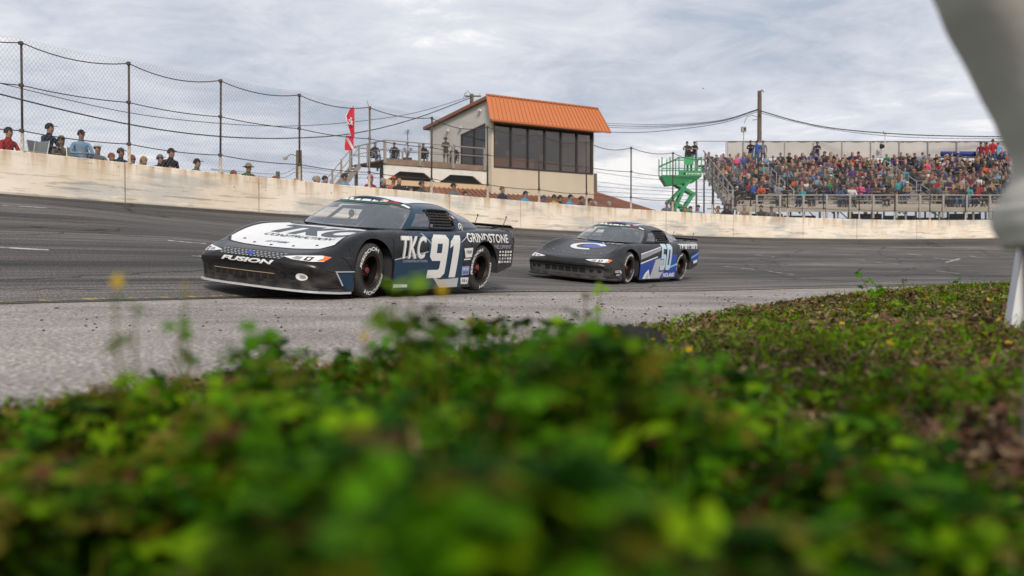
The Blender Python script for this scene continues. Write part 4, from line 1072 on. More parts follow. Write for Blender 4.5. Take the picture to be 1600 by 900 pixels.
for mode in ('left', 'right'):
    P.poly("side_wrap", [[(.93, .42), (.93, .10), (-.93, .10), (-.93, .62), (-.2, .60), (.3, .50)]], mode, M_blue, car50)
    P.poly("side_stripe", [[(.93, .60), (.93, .50), (-.10, .70), (-.10, .76)]], mode, M_grey, car50, off=.005)
    P.poly("side_stripe", [[(.93, .63), (.93, .605), (-.10, .765), (-.10, .78)]], mode, M_whitep, car50, off=.006)
    P.poly("side_stripe", [[(.93, .44), (.93, .41), (.10, .55), (.10, .575)]], mode, M_whitep, car50, off=.006)
    P.poly("side_wrap", [[(.20, .50), (.45, .10), (-.05, .10), (-.45, .40), (-.30, .56)]], mode, M_silver, car50, off=.005)
    P.poly("side_wrap", [[(.80, .10), (.68, .22), (.52, .30), (.42, .10)]], mode, M_whitep, car50, off=.006)
    P.poly("side_wrap", [[(.68, .10), (.62, .18), (.52, .24), (.50, .10)]], mode, M_silver, car50, off=.008)
    P.poly("side_stripe", [[(-.50, .34), (-.93, .42), (-.93, .38), (-.55, .31)]], mode, M_ltblue, car50, off=.006)
place_numerals(P, car50, "50", -.02, .27, .56, .54, mat("pale_blue_number", (.42, .60, .66), .4, noise=1, nscale=5, col2=(.50, .56, .68)), mat("deep_blue_edge", (.006, .02, .06), .4))
P.text("skirt_lettering", "NOLAND", 'left', -.22, .12, .09, M_whitep, car50, w=.62, bold=.04, shear=.2, off=.008)
scribble(P, car50, 'left', -1.05, .745, .10, 1.1, M_whitep, 7, 12)
P.poly("quarter_wrap", [[(-1.74, .58), (-2.28, .70), (-2.28, .52), (-1.78, .44)]], 'left', M_blue, car50, off=.005)
P.poly("quarter_wrap", [[(-1.76, .55), (-2.26, .66), (-2.26, .63), (-1.76, .52)]], 'left', M_ltblue, car50, off=.007)
P.poly("quarter_wrap", [[(-1.90, .46), (-2.20, .50), (-2.16, .42), (-1.92, .40)]], 'left', M_whitep, car50, off=.006)
P.poly("quarter_wrap", [[(-1.0, .84), (-2.2, .86), (-2.2, .80), (-1.2, .80)]], 'left', M_silver, car50, off=.005)
P.poly("pillar_wrap", [[(-.78, .87), (-.70, 1.06), (-.78, 1.06), (-1.5, .87)]], 'left', mat("mottled_grey_vinyl", (.45, .46, .48), .5, noise=1, nscale=14, col2=(.12, .13, .15)), car50, off=.005)
badge_rows(P, car50, rg, 'left', -1.0, -2.2, .87, .88, 3, 1, [M_whitep])
banner(P, car50, M_greenv, [M_whitep, M_pinkish, M_wine, M_whitep, M_whitep])
# ------------------------------------------------------------------ people
M_skin = mat("skin", (0.34, 0.19, 0.13), 0.6, noise=.4, nscale=9, col2=(0.28, .14, .09)); M_skin2 = mat("tanned_skin", (0.24, 0.125, 0.08), 0.6); M_skin3 = mat("brown_skin", (0.13, 0.065, 0.04), 0.6)
CLOTH = {
 'red': (.33, .015, .02), 'navy': (.018, .026, .06), 'tan': (.30, .21, .14), 'pale blue': (.19, .31, .45), 'grey': (.16, .16, .17), 'black': (.014, .014, .016), 'olive': (.09, .10, .05),
 'white': (.62, .62, .62), 'green': (.03, .20, .08), 'orange': (.55, .09, .03), 'coral': (.45, .17, .12), 'blue': (.03, .09, .32), 'sky blue': (.10, .32, .55), 'teal': (.04, .30, .33), 'yellow': (.55, .42, .05),
 'purple': (.10, .03, .20), 'pink': (.65, .08, .22), 'maroon': (.16, .012, .025), 'brown': (.10, .055, .035), 'dark grey': (.055, .055, .06), 'camouflage': (.10, .11, .07), 'denim': (.06, .10, .19), 'cream': (.5, .45, .36),
 'lilac': (.40, .32, .48), 'khaki': (.26, .22, .14)}
def cloth(c): return mat(c.replace(' ', '_') + "_cloth", CLOTH[c], 0.9, noise=.6, nscale=7, col2=tuple(v * .55 for v in CLOTH[c]), bump=.3, bscale=30)
HAIR = {'dark': (.02, .013, .01), 'blond': (.36, .22, .09), 'grey': (.30, .29, .28), 'red': (.22, .07, .03)}
def hairm(c): return mat(c + "_hair", HAIR[c], 0.8, noise=.7, nscale=25)
def body_from_skeleton(name, J, E, parts, sub=1):
    """J: name -> ((x,y,z), radius or (rx,ry)); E: edges; parts: edge -> material slot; one continuous skinned surface"""
    names = list(J); me = bpy.data.meshes.new("sk"); me.from_pydata([J[n][0] for n in names], [(names.index(a), names.index(b)) for a, b in E], [])
    o = bpy.data.objects.new("sk", me); C.objects.link(o)
    md = o.modifiers.new("s", 'SKIN'); md.use_smooth_shade = True
    sk = me.skin_vertices[0].data
    for i, n in enumerate(names):
        r = J[n][1]; sk[i].radius = r if isinstance(r, tuple) else (r, r); sk[i].use_root = (n == 'pelvis')
    if sub: s_ = o.modifiers.new("u", 'SUBSURF'); s_.levels = sub; s_.render_levels = sub
    dg = bpy.context.evaluated_depsgraph_get(); ev = o.evaluated_get(dg); m2 = bpy.data.meshes.new_from_object(ev)
    bpy.data.objects.remove(o)
    segs = [(np.array(J[a][0]), np.array(J[b][0]), parts.get((a, b), 1), np.mean(J[a][1]), np.mean(J[b][1])) for a, b in E]
    idx = []
    for p in m2.polygons:
        c = np.array(p.center); best, bi = 1e9, 1
        for a, b, s_, ra, rb in segs:
            d = b - a; t = np.clip(np.dot(c - a, d) / np.dot(d, d), 0, 1); dist = np.linalg.norm(c - a - d * t) - (ra * (1 - t) + rb * t)
            if dist < best: best, bi = dist, s_
        idx.append(bi)
    m2.name = name; m2.materials.clear()
    for m_ in (M_skin, cloth('grey'), cloth('denim'), M_flat_black): m2.materials.append(m_)
    m2.polygons.foreach_set('material_index', idx); m2.polygons.foreach_set('use_smooth', [True] * len(idx)); m2.update(); return m2
def human(kind, arms='rest', sleeves='short', shorts=False, sub=1, look=0.0, lean=0.0):
    """origin: standing -> between the feet, seated -> on the seat; faces -Y"""
    J, E, PT = {}, [], {}
    if kind == 'stand': hz = .93; hip_y = 0
    else: hz = .11; hip_y = 0
    def up(h): return hz + h
    ly = -lean
    J['pelvis'] = ((0, hip_y, up(0)), (.155, .11)); J['waist'] = ((0, hip_y + ly * .3, up(.17)), (.14, .10)); J['chest'] = ((0, hip_y + ly * .8, up(.36)), (.165, .115)); J['collar'] = ((0, hip_y + .01 + ly, up(.50)), (.10, .075))
    ny = hip_y + ly * 1.1
    J['neck'] = ((0, ny - .005, up(.56)), .052); J['jaw'] = ((look * .02, ny - .03, up(.625)), (.066, .075)); J['brow'] = ((look * .02, ny - .015, up(.70)), (.078, .095)); J['crown'] = ((0, ny, up(.775)), (.058, .065))
    J['nose'] = ((look * .09, ny - .115, up(.655)), .013)
    E += [('pelvis', 'waist'), ('waist', 'chest'), ('chest', 'collar'), ('collar', 'neck'), ('neck', 'jaw'), ('jaw', 'brow'), ('brow', 'crown'), ('jaw', 'nose')]
    PT.update({('neck', 'jaw'): 0, ('jaw', 'brow'): 0, ('brow', 'crown'): 0, ('jaw', 'nose'): 0, ('collar', 'neck'): 0})
    for s, k in ((1, 'l'), (-1, 'r')):
        sh = Vector((s * .185, hip_y + .01 + ly * .95, up(.46)))
        if arms == 'rest' and kind == 'sit': el, wr, ha = (s * .26, -.10 + ly, up(.20)), (s * .15, -.30 + ly * .4, up(.10)), (s * .11, -.37 + ly * .4, up(.085))
        elif arms == 'clasp': el, wr, ha = (s * .27, -.08 + ly, up(.20)), (s * .07, -.27 + ly, up(.20)), (s * .02, -.30 + ly, up(.20))
        elif arms == 'up' and s == 1: el, wr, ha = (s * .27, -.16 + ly, up(.28)), (s * .12, -.22 + ly, up(.52)), (s * .08, -.21 + ly, up(.61))
        elif arms == 'up': el, wr, ha = (s * .27, -.05 + ly, up(.20)), (s * .10, -.26 + ly, up(.12)), (s * .06, -.33 + ly, up(.10))
        elif arms == 'cross': el, wr, ha = (s * .25, -.07, up(.20)), (-s * .03, -.20 - s * .02, up(.26)), (-s * .12, -.19 - s * .02, up(.29))
        else: el, wr, ha = (s * .26, .02, up(.17)), (s * .25, -.06, up(-.08)), (s * .245, -.09, up(-.17))
        J['sh' + k] = (tuple(sh), .062); J['el' + k] = (el, .044); J['wr' + k] = (wr, .030); J['ha' + k] = (ha, (.040, .022))
        E += [('chest', 'sh' + k), ('sh' + k, 'el' + k), ('el' + k, 'wr' + k), ('wr' + k, 'ha' + k)]
        PT[('el' + k, 'wr' + k)] = 1 if sleeves == 'long' else 0; PT[('wr' + k, 'ha' + k)] = 0
        if kind == 'stand':
            kn, an, to = (s * .11, -.03, .50), (s * .12, .01, .10), (s * .14, -.16, .035); J['hp' + k] = ((s * .095, hip_y, .86), .095)
        else:
            kn, an, to = (s * .15, -.44, .11), (s * .14, -.46, -.34), (s * .15, -.60, -.41); J['hp' + k] = ((s * .10, -.06, .09), .09)
        J['kn' + k] = (kn, .062); J['an' + k] = (an, .042); J['to' + k] = (to, (.045, .035))
        E += [('pelvis', 'hp' + k), ('hp' + k, 'kn' + k), ('kn' + k, 'an' + k), ('an' + k, 'to' + k)]
        PT[('pelvis', 'hp' + k)] = 2; PT[('hp' + k, 'kn' + k)] = 2; PT[('kn' + k, 'an' + k)] = 0 if shorts else 2; PT[('an' + k, 'to' + k)] = 3
    me = body_from_skeleton("person_" + kind, J, E, PT, sub); me['head'] = (0.0, ny - .01, up(.70)); return me
def headwear(kind, c, m=None):
    """geometry centred on the head"""
    b = MB(); x, y, z = c
    if kind == 'cap':
        b.ball((x, y + .008, z + .018), (.090, .108, .098), 10, 5, z0=.05); b.add([(x - .07, y - .10, z + .03), (x + .07, y - .10, z + .03), (x + .055, y - .19, z + .008), (x - .055, y - .19, z + .008), (x - .07, y - .10, z + .042), (x + .07, y - .10, z + .042), (x + .055, y - .19, z + .018), (x - .055, y - .19, z + .018)],
              [(0, 3, 2, 1), (4, 5, 6, 7), (0, 1, 5, 4), (2, 3, 7, 6), (1, 2, 6, 5), (3, 0, 4, 7)])
    elif kind == 'hat':
        b.ball((x, y, z + .02), (.10, .115, .10), 10, 4, z0=.0); b.lathe([(.10, .02), (.175, .0), (.175, -.008), (.10, .008)], 14, 'z', (x, y, z))
    elif kind == 'hair':
        b.ball((x, y + .022, z + .012), (.096, .108, .112), 10, 6, z0=-.25)
    elif kind == 'long hair':
        b.ball((x, y + .022, z + .012), (.10, .112, .115), 10, 6, z0=-.25); b.ball((x, y + .07, z - .10), (.10, .06, .17), 8, 6)
    elif kind == 'helmet':
        b.ball((x, y, z), (.14, .155, .15), 14, 10)
    return b
PROTO = {}
def proto(kind, arms='rest', sleeves='short', shorts=False, sub=1, lean=0.0):
    key = (kind, arms, sleeves, shorts, sub, lean)
    if key not in PROTO: PROTO[key] = human(kind, arms, sleeves, shorts, sub, lean=lean)
    return PROTO[key]
HW = {}
def hw_mesh(kind, me, sub):
    k = (kind, tuple(me['head']))
    if k not in HW: HW[k] = headwear(kind, tuple(me['head'])).mesh(kind.replace(' ', '_'), [M_flat_black], True)
    return HW[k]
def person(loc, rz, label, shirt, kind='sit', arms='rest', sleeves='short', trousers='denim', head=('cap', 'black'), group=None, shorts=False, skin=0, lean=.05, scale=1.0, glasses=False):
    me = proto(kind, arms, sleeves, shorts, 1, lean)
    root = empty("person", loc, (0, 0, rz), label, "person", group); root.scale = (scale,) * 3
    b = link("body", me, root)
    for i, m_ in enumerate(((M_skin, M_skin2, M_skin3)[skin], cloth(shirt), cloth(trousers), M_flat_black)):
        b.material_slots[i].link = 'OBJECT'; b.material_slots[i].material = m_
    if head:
        h = link({'cap': 'cap', 'hat': 'hat', 'hair': 'hair', 'long hair': 'hair', 'helmet': 'helmet'}[head[0]], hw_mesh(head[0], me, 1), root)
        h.material_slots[0].link = 'OBJECT'; h.material_slots[0].material = hairm(head[1]) if 'hair' in head[0] else cloth(head[1])
        if head[0] in ('cap', 'hat'):
            hh = link("hair", hw_mesh('hair', me, 1), root); hh.scale = (.97, .97, .96); hh.location = (0, 0, .02 * me['head'][2]); hh.material_slots[0].link = 'OBJECT'; hh.material_slots[0].material = hairm('dark')
    x, y, z = me['head']
    if glasses:
        MB().box((0.035, y - .085, z - .01), (.05, .02, .03)).box((-0.035, y - .085, z - .01), (.05, .02, .03)).box((0, y - .086, z - .004), (.16, .008, .006)).build("sunglasses", M_flat_black, root)
    return root
M_alu = mat("aluminium_tube", (0.42, 0.42, 0.42), 0.45, metal=.6); M_sling = mat("grey_sling_fabric", (0.17, 0.19, 0.19), 0.9); M_sling2 = mat("black_sling_fabric", (0.02, 0.02, 0.024), 0.9)
def chair_mesh():
    m = MB(); r_ = .013
    for s in (-1, 1):
        m.tube([(s * .26, -.22, -.42), (s * .26, .20, .0), (s * .26, .30, .50)], r_, 5, 0); m.tube([(s * .26, .22, -.42), (s * .26, -.22, .0), (s * .26, -.22, .20), (s * .26, .22, .20)], r_, 5, 0)
    m.box((0, 0, -.01), (.50, .46, .02), mi=1); m.add([(-.25, .21, .08), (.25, .21, .08), (.25, .31, .50), (-.25, .31, .50), (-.25, .225, .08), (.25, .225, .08), (.25, .325, .50), (-.25, .325, .50)],
        [(0, 1, 2, 3), (7, 6, 5, 4), (0, 4, 5, 1), (3, 2, 6, 7), (0, 3, 7, 4), (1, 5, 6, 2)], 1)
    return m
def chair_parts(loc, rz, label, fabric):
    root = empty("folding_chair", loc, (0, 0, rz), label, "chair", "folding chairs along the track wall")
    m = chair_mesh(); a, b = MB(), MB()
    for f, mi in zip(m.f, m.m): (a if mi == 0 else b).add([m.v[i] for i in f], [tuple(range(len(f)))])
    a.build("chair_frame", M_alu, root); b.build("seat", fabric, root); return root

# spectators behind the wall, placed from where their heads show above it
SPEC = [  # px, head-top py, shirt, kwargs, what it looks like
 (10, 197, 'red', dict(head=('cap', 'black'), sleeves='long', arms='clasp'), "spectator in red jacket and dark cap behind the wall beside the first fence post", 1),
 (70, 191, 'navy', dict(head=('cap', 'black'), sleeves='long', arms='clasp', trousers='dark grey'), "spectator in navy jacket and dark cap sitting highest behind the wall in a grey chair", 1),
 (92, 211, 'tan', dict(head=('cap', 'olive'), sleeves='long'), "spectator in tan jacket leaning forward just right of the navy jacket", 0),
 (125.5, 201.5, 'pale blue', dict(head=('cap', 'black'), sleeves='long', arms='clasp'), "spectator in pale blue denim shirt and black cap with hands clasped", 1),
 (149, 223.5, 'grey', dict(head=('cap', 'white')), "spectator in grey t-shirt and white cap right of the denim shirt", 0),
 (173, 238, 'maroon', dict(head=('hair', 'red')), "reddish haired spectator whose head only just clears the wall near the second post", 0),
 (184, 230, 'navy', dict(head=('cap', 'dark grey')), "spectator in navy shirt directly behind the second fence post", 0),
 (203.5, 241.5, 'olive', dict(head=('hair', 'red'), glasses=True), "spectator wearing sunglasses just right of the second fence post", 0),
 (221.5, 244, 'cream', dict(head=('long hair', 'blond')), "woman with long blond hair behind the wall", 0),
 (248, 240, 'black', dict(head=('cap', 'grey')), "spectator in black with grey cap at the shoulder of a taller man in black", 0),
 (262.5, 230.5, 'black', dict(head=('cap', 'black'), arms='cross'), "taller spectator in black polo shirt and black cap behind the wall", 1),
 (305, 246.5, 'camouflage', dict(head=('cap', 'black')), "spectator in camouflage shirt and black cap left of the third fence post", 0),
 (363, 265, 'brown', dict(head=('hair', 'red')), "spectator showing only the top of a reddish head above the wall", 0),
 (386, 253.5, 'olive', dict(head=('hat', 'khaki')), "spectator in green shirt and tan brimmed hat between two fence posts", 0),
 (426, 274.5, 'coral', dict(head=('hair', 'red')), "low head of a ginger spectator just left of the fourth fence post", 0),
 (458.5, 275.5, 'brown', dict(head=None), "bald spectator right beside the short wooden pole", 0),
 (487.5, 274.5, 'cream', dict(head=('hair', 'grey')), "grey haired spectator, left of the group of three before the flag", 0),
 (495, 274.5, 'tan', dict(head=('long hair', 'blond')), "blond woman in the middle of the group of three before the flag", 0),
 (504, 274, 'brown', dict(head=('hair', 'dark')), "dark haired spectator, right of the group of three before the flag", 0),
 (536, 269.7, 'pale blue', dict(head=('cap', 'navy')), "spectator in faded blue shirt and navy cap just left of the flag post", 0),
 (577, 271.8, 'red', dict(head=('cap', 'pink')), "spectator in red jersey and pinkish red cap below the viewing deck stairs", 1),
 (594, 277.5, 'black', dict(head=('hair', 'grey')), "grey haired spectator in black printed shirt right of the red jersey", 0),
 (613.5, 274, 'coral', dict(head=('cap', 'orange'), skin=1), "spectator in coral shirt and orange cap below the deck corner", 0),
 (622, 275.5, 'black', dict(head=None), "bald spectator in black shirt touching the coral shirt", 1),
 (656.5, 281.5, 'dark grey', dict(head=('cap', 'dark grey'), arms='up'), "spectator in dark grey jacket with raised hand behind the sixth fence post", 0),
 (707, 285, 'grey', dict(head=('cap', 'black')), "spectator in grey shirt and dark cap in front of the brown roof", 0),
 (726, 297.5, 'dark grey', dict(head=('hair', 'dark')), "small dark figure low behind the wall right of the grey shirt", 0),
 (783, 290.5, 'navy', dict(head=('hair', 'red'), arms='clasp'), "bareheaded spectator in navy polo shirt below the tower windows", 1),
 (817, 297.5, 'sky blue', dict(head=('cap', 'navy')), "spectator in light blue shirt and navy cap below the tower", 0),
 (847, 304, 'blue', dict(head=('cap', 'blue')), "spectator in royal blue shirt and blue cap below the tower", 0),
 (865, 303, 'yellow', dict(head=('cap', 'black')), "spectator in yellow and black shirt below the right half of the tower", 0),
 (873.5, 304, 'black', dict(head=('cap', 'black')), "spectator in black close behind the yellow shirt", 0),
 (887, 303, 'sky blue', dict(head=('cap', 'black')), "spectator in bright blue tie-dyed shirt and black cap", 0),
 (904.5, 305.5, 'dark grey', dict(head=('cap', 'brown')), "spectator in dark clothes behind the post at the tower's right edge", 0),
 (918, 309, 'tan', dict(head=('hair', 'dark')), "spectator in tan shirt left of a teal shirt", 0),
 (927, 314, 'teal', dict(head=('hair', 'grey')), "spectator in bright teal shirt at the foot of the brown roof", 0),
 (949, 314, 'coral', dict(head=('hair', 'grey')), "pale pink shirted spectator low at the foot of the brown roof", 0),
 (1042.5, 313, 'grey', dict(head=('cap', 'grey')), "spectator in grey left of the scissor lift foot", 0),
 (1049.5, 316, 'olive', dict(head=('hair', 'dark')), "spectator in olive green touching the grey one by the scissor lift", 0),
 (1071, 322, 'tan', dict(head=('hair', 'red')), "tan clothed spectator under the scissor lift arms", 0),
 (1079, 321.5, 'brown', dict(head=('hair', 'dark')), "brown clothed spectator under the scissor lift arms", 0),
 (1091, 319.5, 'pale blue', dict(head=('hair', 'dark')), "dark haired spectator in pale shirt right of the scissor lift", 0),
 (1122.5, 321, 'tan', dict(head=('hair', 'red')), "ginger spectator in tan at the foot of the bleacher stairs", 0),
 (1136, 317.5, 'black', dict(head=('long hair', 'dark')), "long haired spectator in black at the foot of the bleacher stairs", 1),
 (1164, 319, 'tan', dict(head=('hair', 'grey')), "pale haired spectator at the lower corner of the bleachers", 0),
 (1190, 320, 'dark grey', dict(head=('hair', 'dark')), "dark clothed spectator low before the first bleacher rail bay", 0),
 (1206, 320.5, 'grey', dict(head=('cap', 'grey')), "grey clothed spectator low before the second bleacher rail bay", 0),
]
rp = random.Random(21)
for px, py, shirt, kw, lab, front in SPEC:
    i = arc_index_of_px(px); off = 1.0 if front else 1.15 + rp.uniform(0, .4); n, t = wall_n(i)
    d = WALL[i].y
    while True:     # step back along the line of sight until clear of the wall by the wanted distance
        hp = at(px, py, d); w2 = min(WALL, key=lambda w: (w.x - hp.x) ** 2 + (w.y - hp.y) ** 2)
        if math.hypot(w2.x - hp.x, w2.y - hp.y) >= off and hp.y > w2.y - .8 * 0 and (hp - WALL[i]).dot(n) > 0: break
        d += .05
    q = hp; kw = dict(kw); kw.setdefault('lean', rp.choice([.05, .12])); kw.setdefault('skin', rp.choice([0, 0, 1]))
    yaw = math.atan2(q.x, q.y) * -1 + rp.uniform(.25, .95) * (1 if px < 1000 else -.2)
    htop = .11 + .775 + .055
    person((hp.x, q.y, hp.z - htop), yaw, lab, shirt, group="spectators along the track wall", **kw)
    clab = {70: "grey folding chair under the navy jacketed spectator behind the wall", 125.5: "folding chair under the denim shirted spectator"}.get(px)
    if clab: chair_parts((hp.x, q.y, hp.z - htop), yaw, clab, M_sling)
i = arc_index_of_px(45); q = WALL[i] + wall_n(i)[0] * .9; cp = at(48, 222, q.y)
chair_parts((cp.x, q.y, cp.z - .45), -.5, "empty grey folding chair beside the first fence post behind the wall", M_sling)
# ------------------------------------------------------------------ press tower, deck and low brown-roofed building
M_stucco = mat("cream_stucco", (0.62, 0.53, 0.40), 0.85, noise=.35, nscale=.8, bump=.4, bscale=12); M_stucco2 = mat("pale_side_wall", (0.56, 0.54, 0.49), 0.85, noise=.3, nscale=.7, bump=.3, bscale=12)
M_oroof = mat("orange_metal_roof", (0.52, 0.19, 0.075), 0.45, noise=.3, nscale=1.5, col2=(0.50, .15, .06)); M_broof = mat("brown_metal_roof", (0.26, 0.105, 0.06), 0.5, noise=.8, nscale=1.2, col2=(.15, .065, .04))
M_mull = mat("bronze_mullion", (0.016, 0.013, 0.011), 0.5); M_trim = mat("cream_trim", (.64, .56, .44), .7)
G_tower = glass("tinted_tower_glass", (0.72, 0.62, 0.52), 0.17, .02)
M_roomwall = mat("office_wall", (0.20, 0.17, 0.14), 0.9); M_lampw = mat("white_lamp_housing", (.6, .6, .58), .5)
T0 = at(768, HY, 60.0); T0.z = 0                 # foot of the front left corner
t_u = Vector((6.55, 4.7, 0)).normalized(); t_v = Vector((-t_u.y, t_u.x, 0))   # along the front, and away from the track
TW, TD = 8.05, 7.2
def TP(a, b, z): return Vector((a, b, z))
tower = empty("press_tower", (T0.x, T0.y, 0), (0, 0, math.atan2(t_u.y, t_u.x)), "cream press tower with orange metal roof and a band of six dark windows", "building")
zf, zw0, zw1, zt = 4.6, 6.55, 9.22, 9.72
def wl_box(name, x0, x1, y0, y1, z0, z1, m, parent=None):
    return MB().box(((x0 + x1) / 2, (y0 + y1) / 2, (z0 + z1) / 2), (x1 - x0, y1 - y0, z1 - z0)).build(name, m, parent or tower)
wl_box("front_wall", .0, TW, 0, .18, 2.0, zw0, M_stucco); wl_box("front_header", .0, TW, 0, .18, zw1, zt, M_stucco)
wl_box("corner_pier", .0, .16, .0, .18, zw0, zw1, M_stucco); wl_box("corner_pier", TW - .12, TW, .0, .18, zw0, zw1, M_stucco)
# side walls with the roof slope on top (peak at the front)
def side_wall(x, win):
    m = MB(); zr, zfk = 9.85, 10.75; t = .16
    def prism(poly):
        n = len(poly); v = [(x, p[0], p[1]) for p in poly] + [(x + t, p[0], p[1]) for p in poly]
        m.add(v, [tuple(range(n)), tuple(range(2 * n - 1, n - 1, -1))] + [(i, n + i, n + (i + 1) % n, (i + 1) % n) for i in range(n)])
    if win:   # window from near the front corner, sloping head
        prism([(.19, 2.0), (.19, 6.55), (TD, 6.55), (TD, 2.0)]); prism([(.19, 6.553), (.19, zfk), (.65, zfk - .04), (.65, 6.553)])
        prism([(.653, 9.25), (.653, zfk - .04), (3.4, zfk - .38), (3.4, 8.85)]); prism([(3.403, 6.553), (3.403, zfk - .38), (TD, zr), (TD, 6.553)])
    else: prism([(.19, 2.0), (.19, zfk), (TD, zr), (TD, 2.0)])
    return m.build("side_wall", M_stucco2, tower)
side_wall(0.0, True); side_wall(TW - .16, False)
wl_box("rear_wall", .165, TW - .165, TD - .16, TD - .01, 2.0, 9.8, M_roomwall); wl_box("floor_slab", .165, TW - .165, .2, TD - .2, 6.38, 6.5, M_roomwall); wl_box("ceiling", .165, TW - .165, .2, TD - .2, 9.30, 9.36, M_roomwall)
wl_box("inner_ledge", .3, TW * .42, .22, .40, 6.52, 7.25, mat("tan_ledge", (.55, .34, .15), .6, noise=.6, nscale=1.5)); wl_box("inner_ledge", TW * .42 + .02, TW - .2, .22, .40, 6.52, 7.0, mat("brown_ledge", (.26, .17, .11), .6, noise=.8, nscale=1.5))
for x_, z_, w_, h_ in ((.55, 7.9, .16, .5), (1.3, 8.3, .30, .22), (3.4, 8.5, .5, .2), (2.2, 7.7, .5, .35), (4.9, 7.5, .4, .6), (6.4, 7.9, .7, .9)): wl_box("wall_screen", x_, x_ + w_, 1.6, 1.66, z_ - h_ / 2, z_ + h_ / 2, mat("screen_face", (.42, .40, .38), .4))
wl_box("counter", .4, TW - .4, .5, 1.1, 7.15, 7.25, mat("counter_wood", (.30, .19, .10), .6))
pw = (TW - .28) / 6
for k in range(6):
    x0 = .16 + k * pw
    pn = wl_box("window_pane", x0 + .05, x0 + pw - .05, .05, .062, zw0 + .08, zw1 - .10, G_tower)
for k in range(7): wl_box("mullion", .16 + k * pw - .05 + (.05 if k == 0 else 0) - (.05 if k == 6 else 0), .16 + k * pw + .05, -.03, .10, zw0 + .02, zw1 - .02, M_mull)
wl_box("window_rail", .165, TW - .125, -.035, .095, zw1 - .10, zw1 + .012, M_mull); wl_box("window_rail", .165, TW - .125, -.035, .095, zw0 - .012, zw0 + .08, M_mull)
m = MB(); m.add([(.05, .66, 6.58), (.05, 3.38, 6.58), (.05, 3.38, 8.86), (.05, .66, 9.24)], [(3, 2, 1, 0)]); m.build("window_pane", G_tower, tower)
for y in (.70, 2.0, 3.36): wl_box("mullion", -.02, .08, y - .04, y + .04, 6.56, 9.24 - (y - .66) * .14, M_mull)
MB().beam((.03, .66, 9.22), (.03, 3.40, 8.84), .10, .10).build("window_rail", M_mull, tower)
# mansard front of standing-seam panels, main roof slope behind it
zk0, zk1 = 9.28, 10.86; ov = .72
L0, L1, Tl0, Tl1 = -.55, TW + .75, -.25, TW + .38
nP = 30
def mans(u, w):   # u along, w up the slope
    xb = L0 + (L1 - L0) * u; xt = Tl0 + (Tl1 - Tl0) * u; return Vector((xb + (xt - xb) * w, -ov + (ov + .12) * w, zk0 + (zk1 - zk0) * w))
for k in range(nP):
    a, b = k / nP, (k + 1) / nP; m = MB(); nrm = Vector((0, -.88, .47)) * .03
    p = [mans(a, 0), mans(b, 0), mans(b, 1), mans(a, 1)]
    m.add([*p, *[q - nrm for q in p]], [(0, 1, 2, 3), (7, 6, 5, 4), (0, 4, 5, 1), (2, 6, 7, 3), (0, 3, 7, 4), (1, 5, 6, 2)])
    r = mans(b, 0), mans(b, 1); m.beam(r[0] + nrm, r[1] + nrm, .03, .075, up=(0, -.88, .47))
    m.build("roof_panel", M_oroof, tower)
m = MB(); m.beam(mans(0, 0) + Vector((-.02, -.04, -.03)), mans(1, 0) + Vector((.02, -.04, -.03)), .10, .10); m.beam(mans(0, 1) + Vector((-.04, 0, .03)), mans(1, 1) + Vector((.04, 0, .03)), .16, .09)
m.beam(mans(0, 0) + Vector((-.03, 0, 0)), mans(0, 1) + Vector((-.03, 0, 0)), .07, .12); m.beam(mans(1, 0) + Vector((.03, 0, 0)), mans(1, 1) + Vector((.03, 0, 0)), .07, .12)
m.build("roof_trim", mat("dark_orange_trim", (.46, .13, .05), .5), tower)
m = MB(); rs0, rs1 = (10.86, 9.83)
m.add([(Tl0, .12, rs0), (Tl1, .12, rs0), (Tl1, TD + .45, rs1), (Tl0, TD + .45, rs1), (Tl0, .12, rs0 - .2), (Tl1, .12, rs0 - .2), (Tl1, TD + .45, rs1 - .2), (Tl0, TD + .45, rs1 - .2)],
      [(0, 1, 2, 3), (7, 6, 5, 4), (0, 4, 5, 1), (2, 6, 7, 3), (0, 3, 7, 4), (1, 5, 6, 2)]); m.build("main_roof", mat("roof_edge_brown", (.24, .095, .055), .6), tower)
m = MB(); m.add([(L0, -ov, zk0 - .02), (L1, -ov, zk0 - .02), (L1 - .5, .0, zk0 + .0), (L0 + .5, .0, zk0 + .0)], [(3, 2, 1, 0)])
m.add([(L1, -ov, zk0), (Tl1, .12, zk1), (TW, .2, zk0)], [(0, 1, 2)]); m.add([(L0, -ov, zk0), (Tl0, .12, zk1), (0.0, .2, zk0 + .0)], [(0, 2, 1)]); m.build("soffit", M_trim, tower)
for y, z in ((4.9, 9.35), (1.2, 10.15), (3.4, 9.35)):
    m = MB().box((-.05, y, z), (.10, .14, .14)); 
    for s in (-1, 1): m.lathe([(.02, -.02), (.06, -.10), (.09, -.16), (.085, -.17), (0, -.12)], 10, 'y', (-.18, y + s * .08, z - .05))
    m.build("flood_lamp", M_lampw, tower)
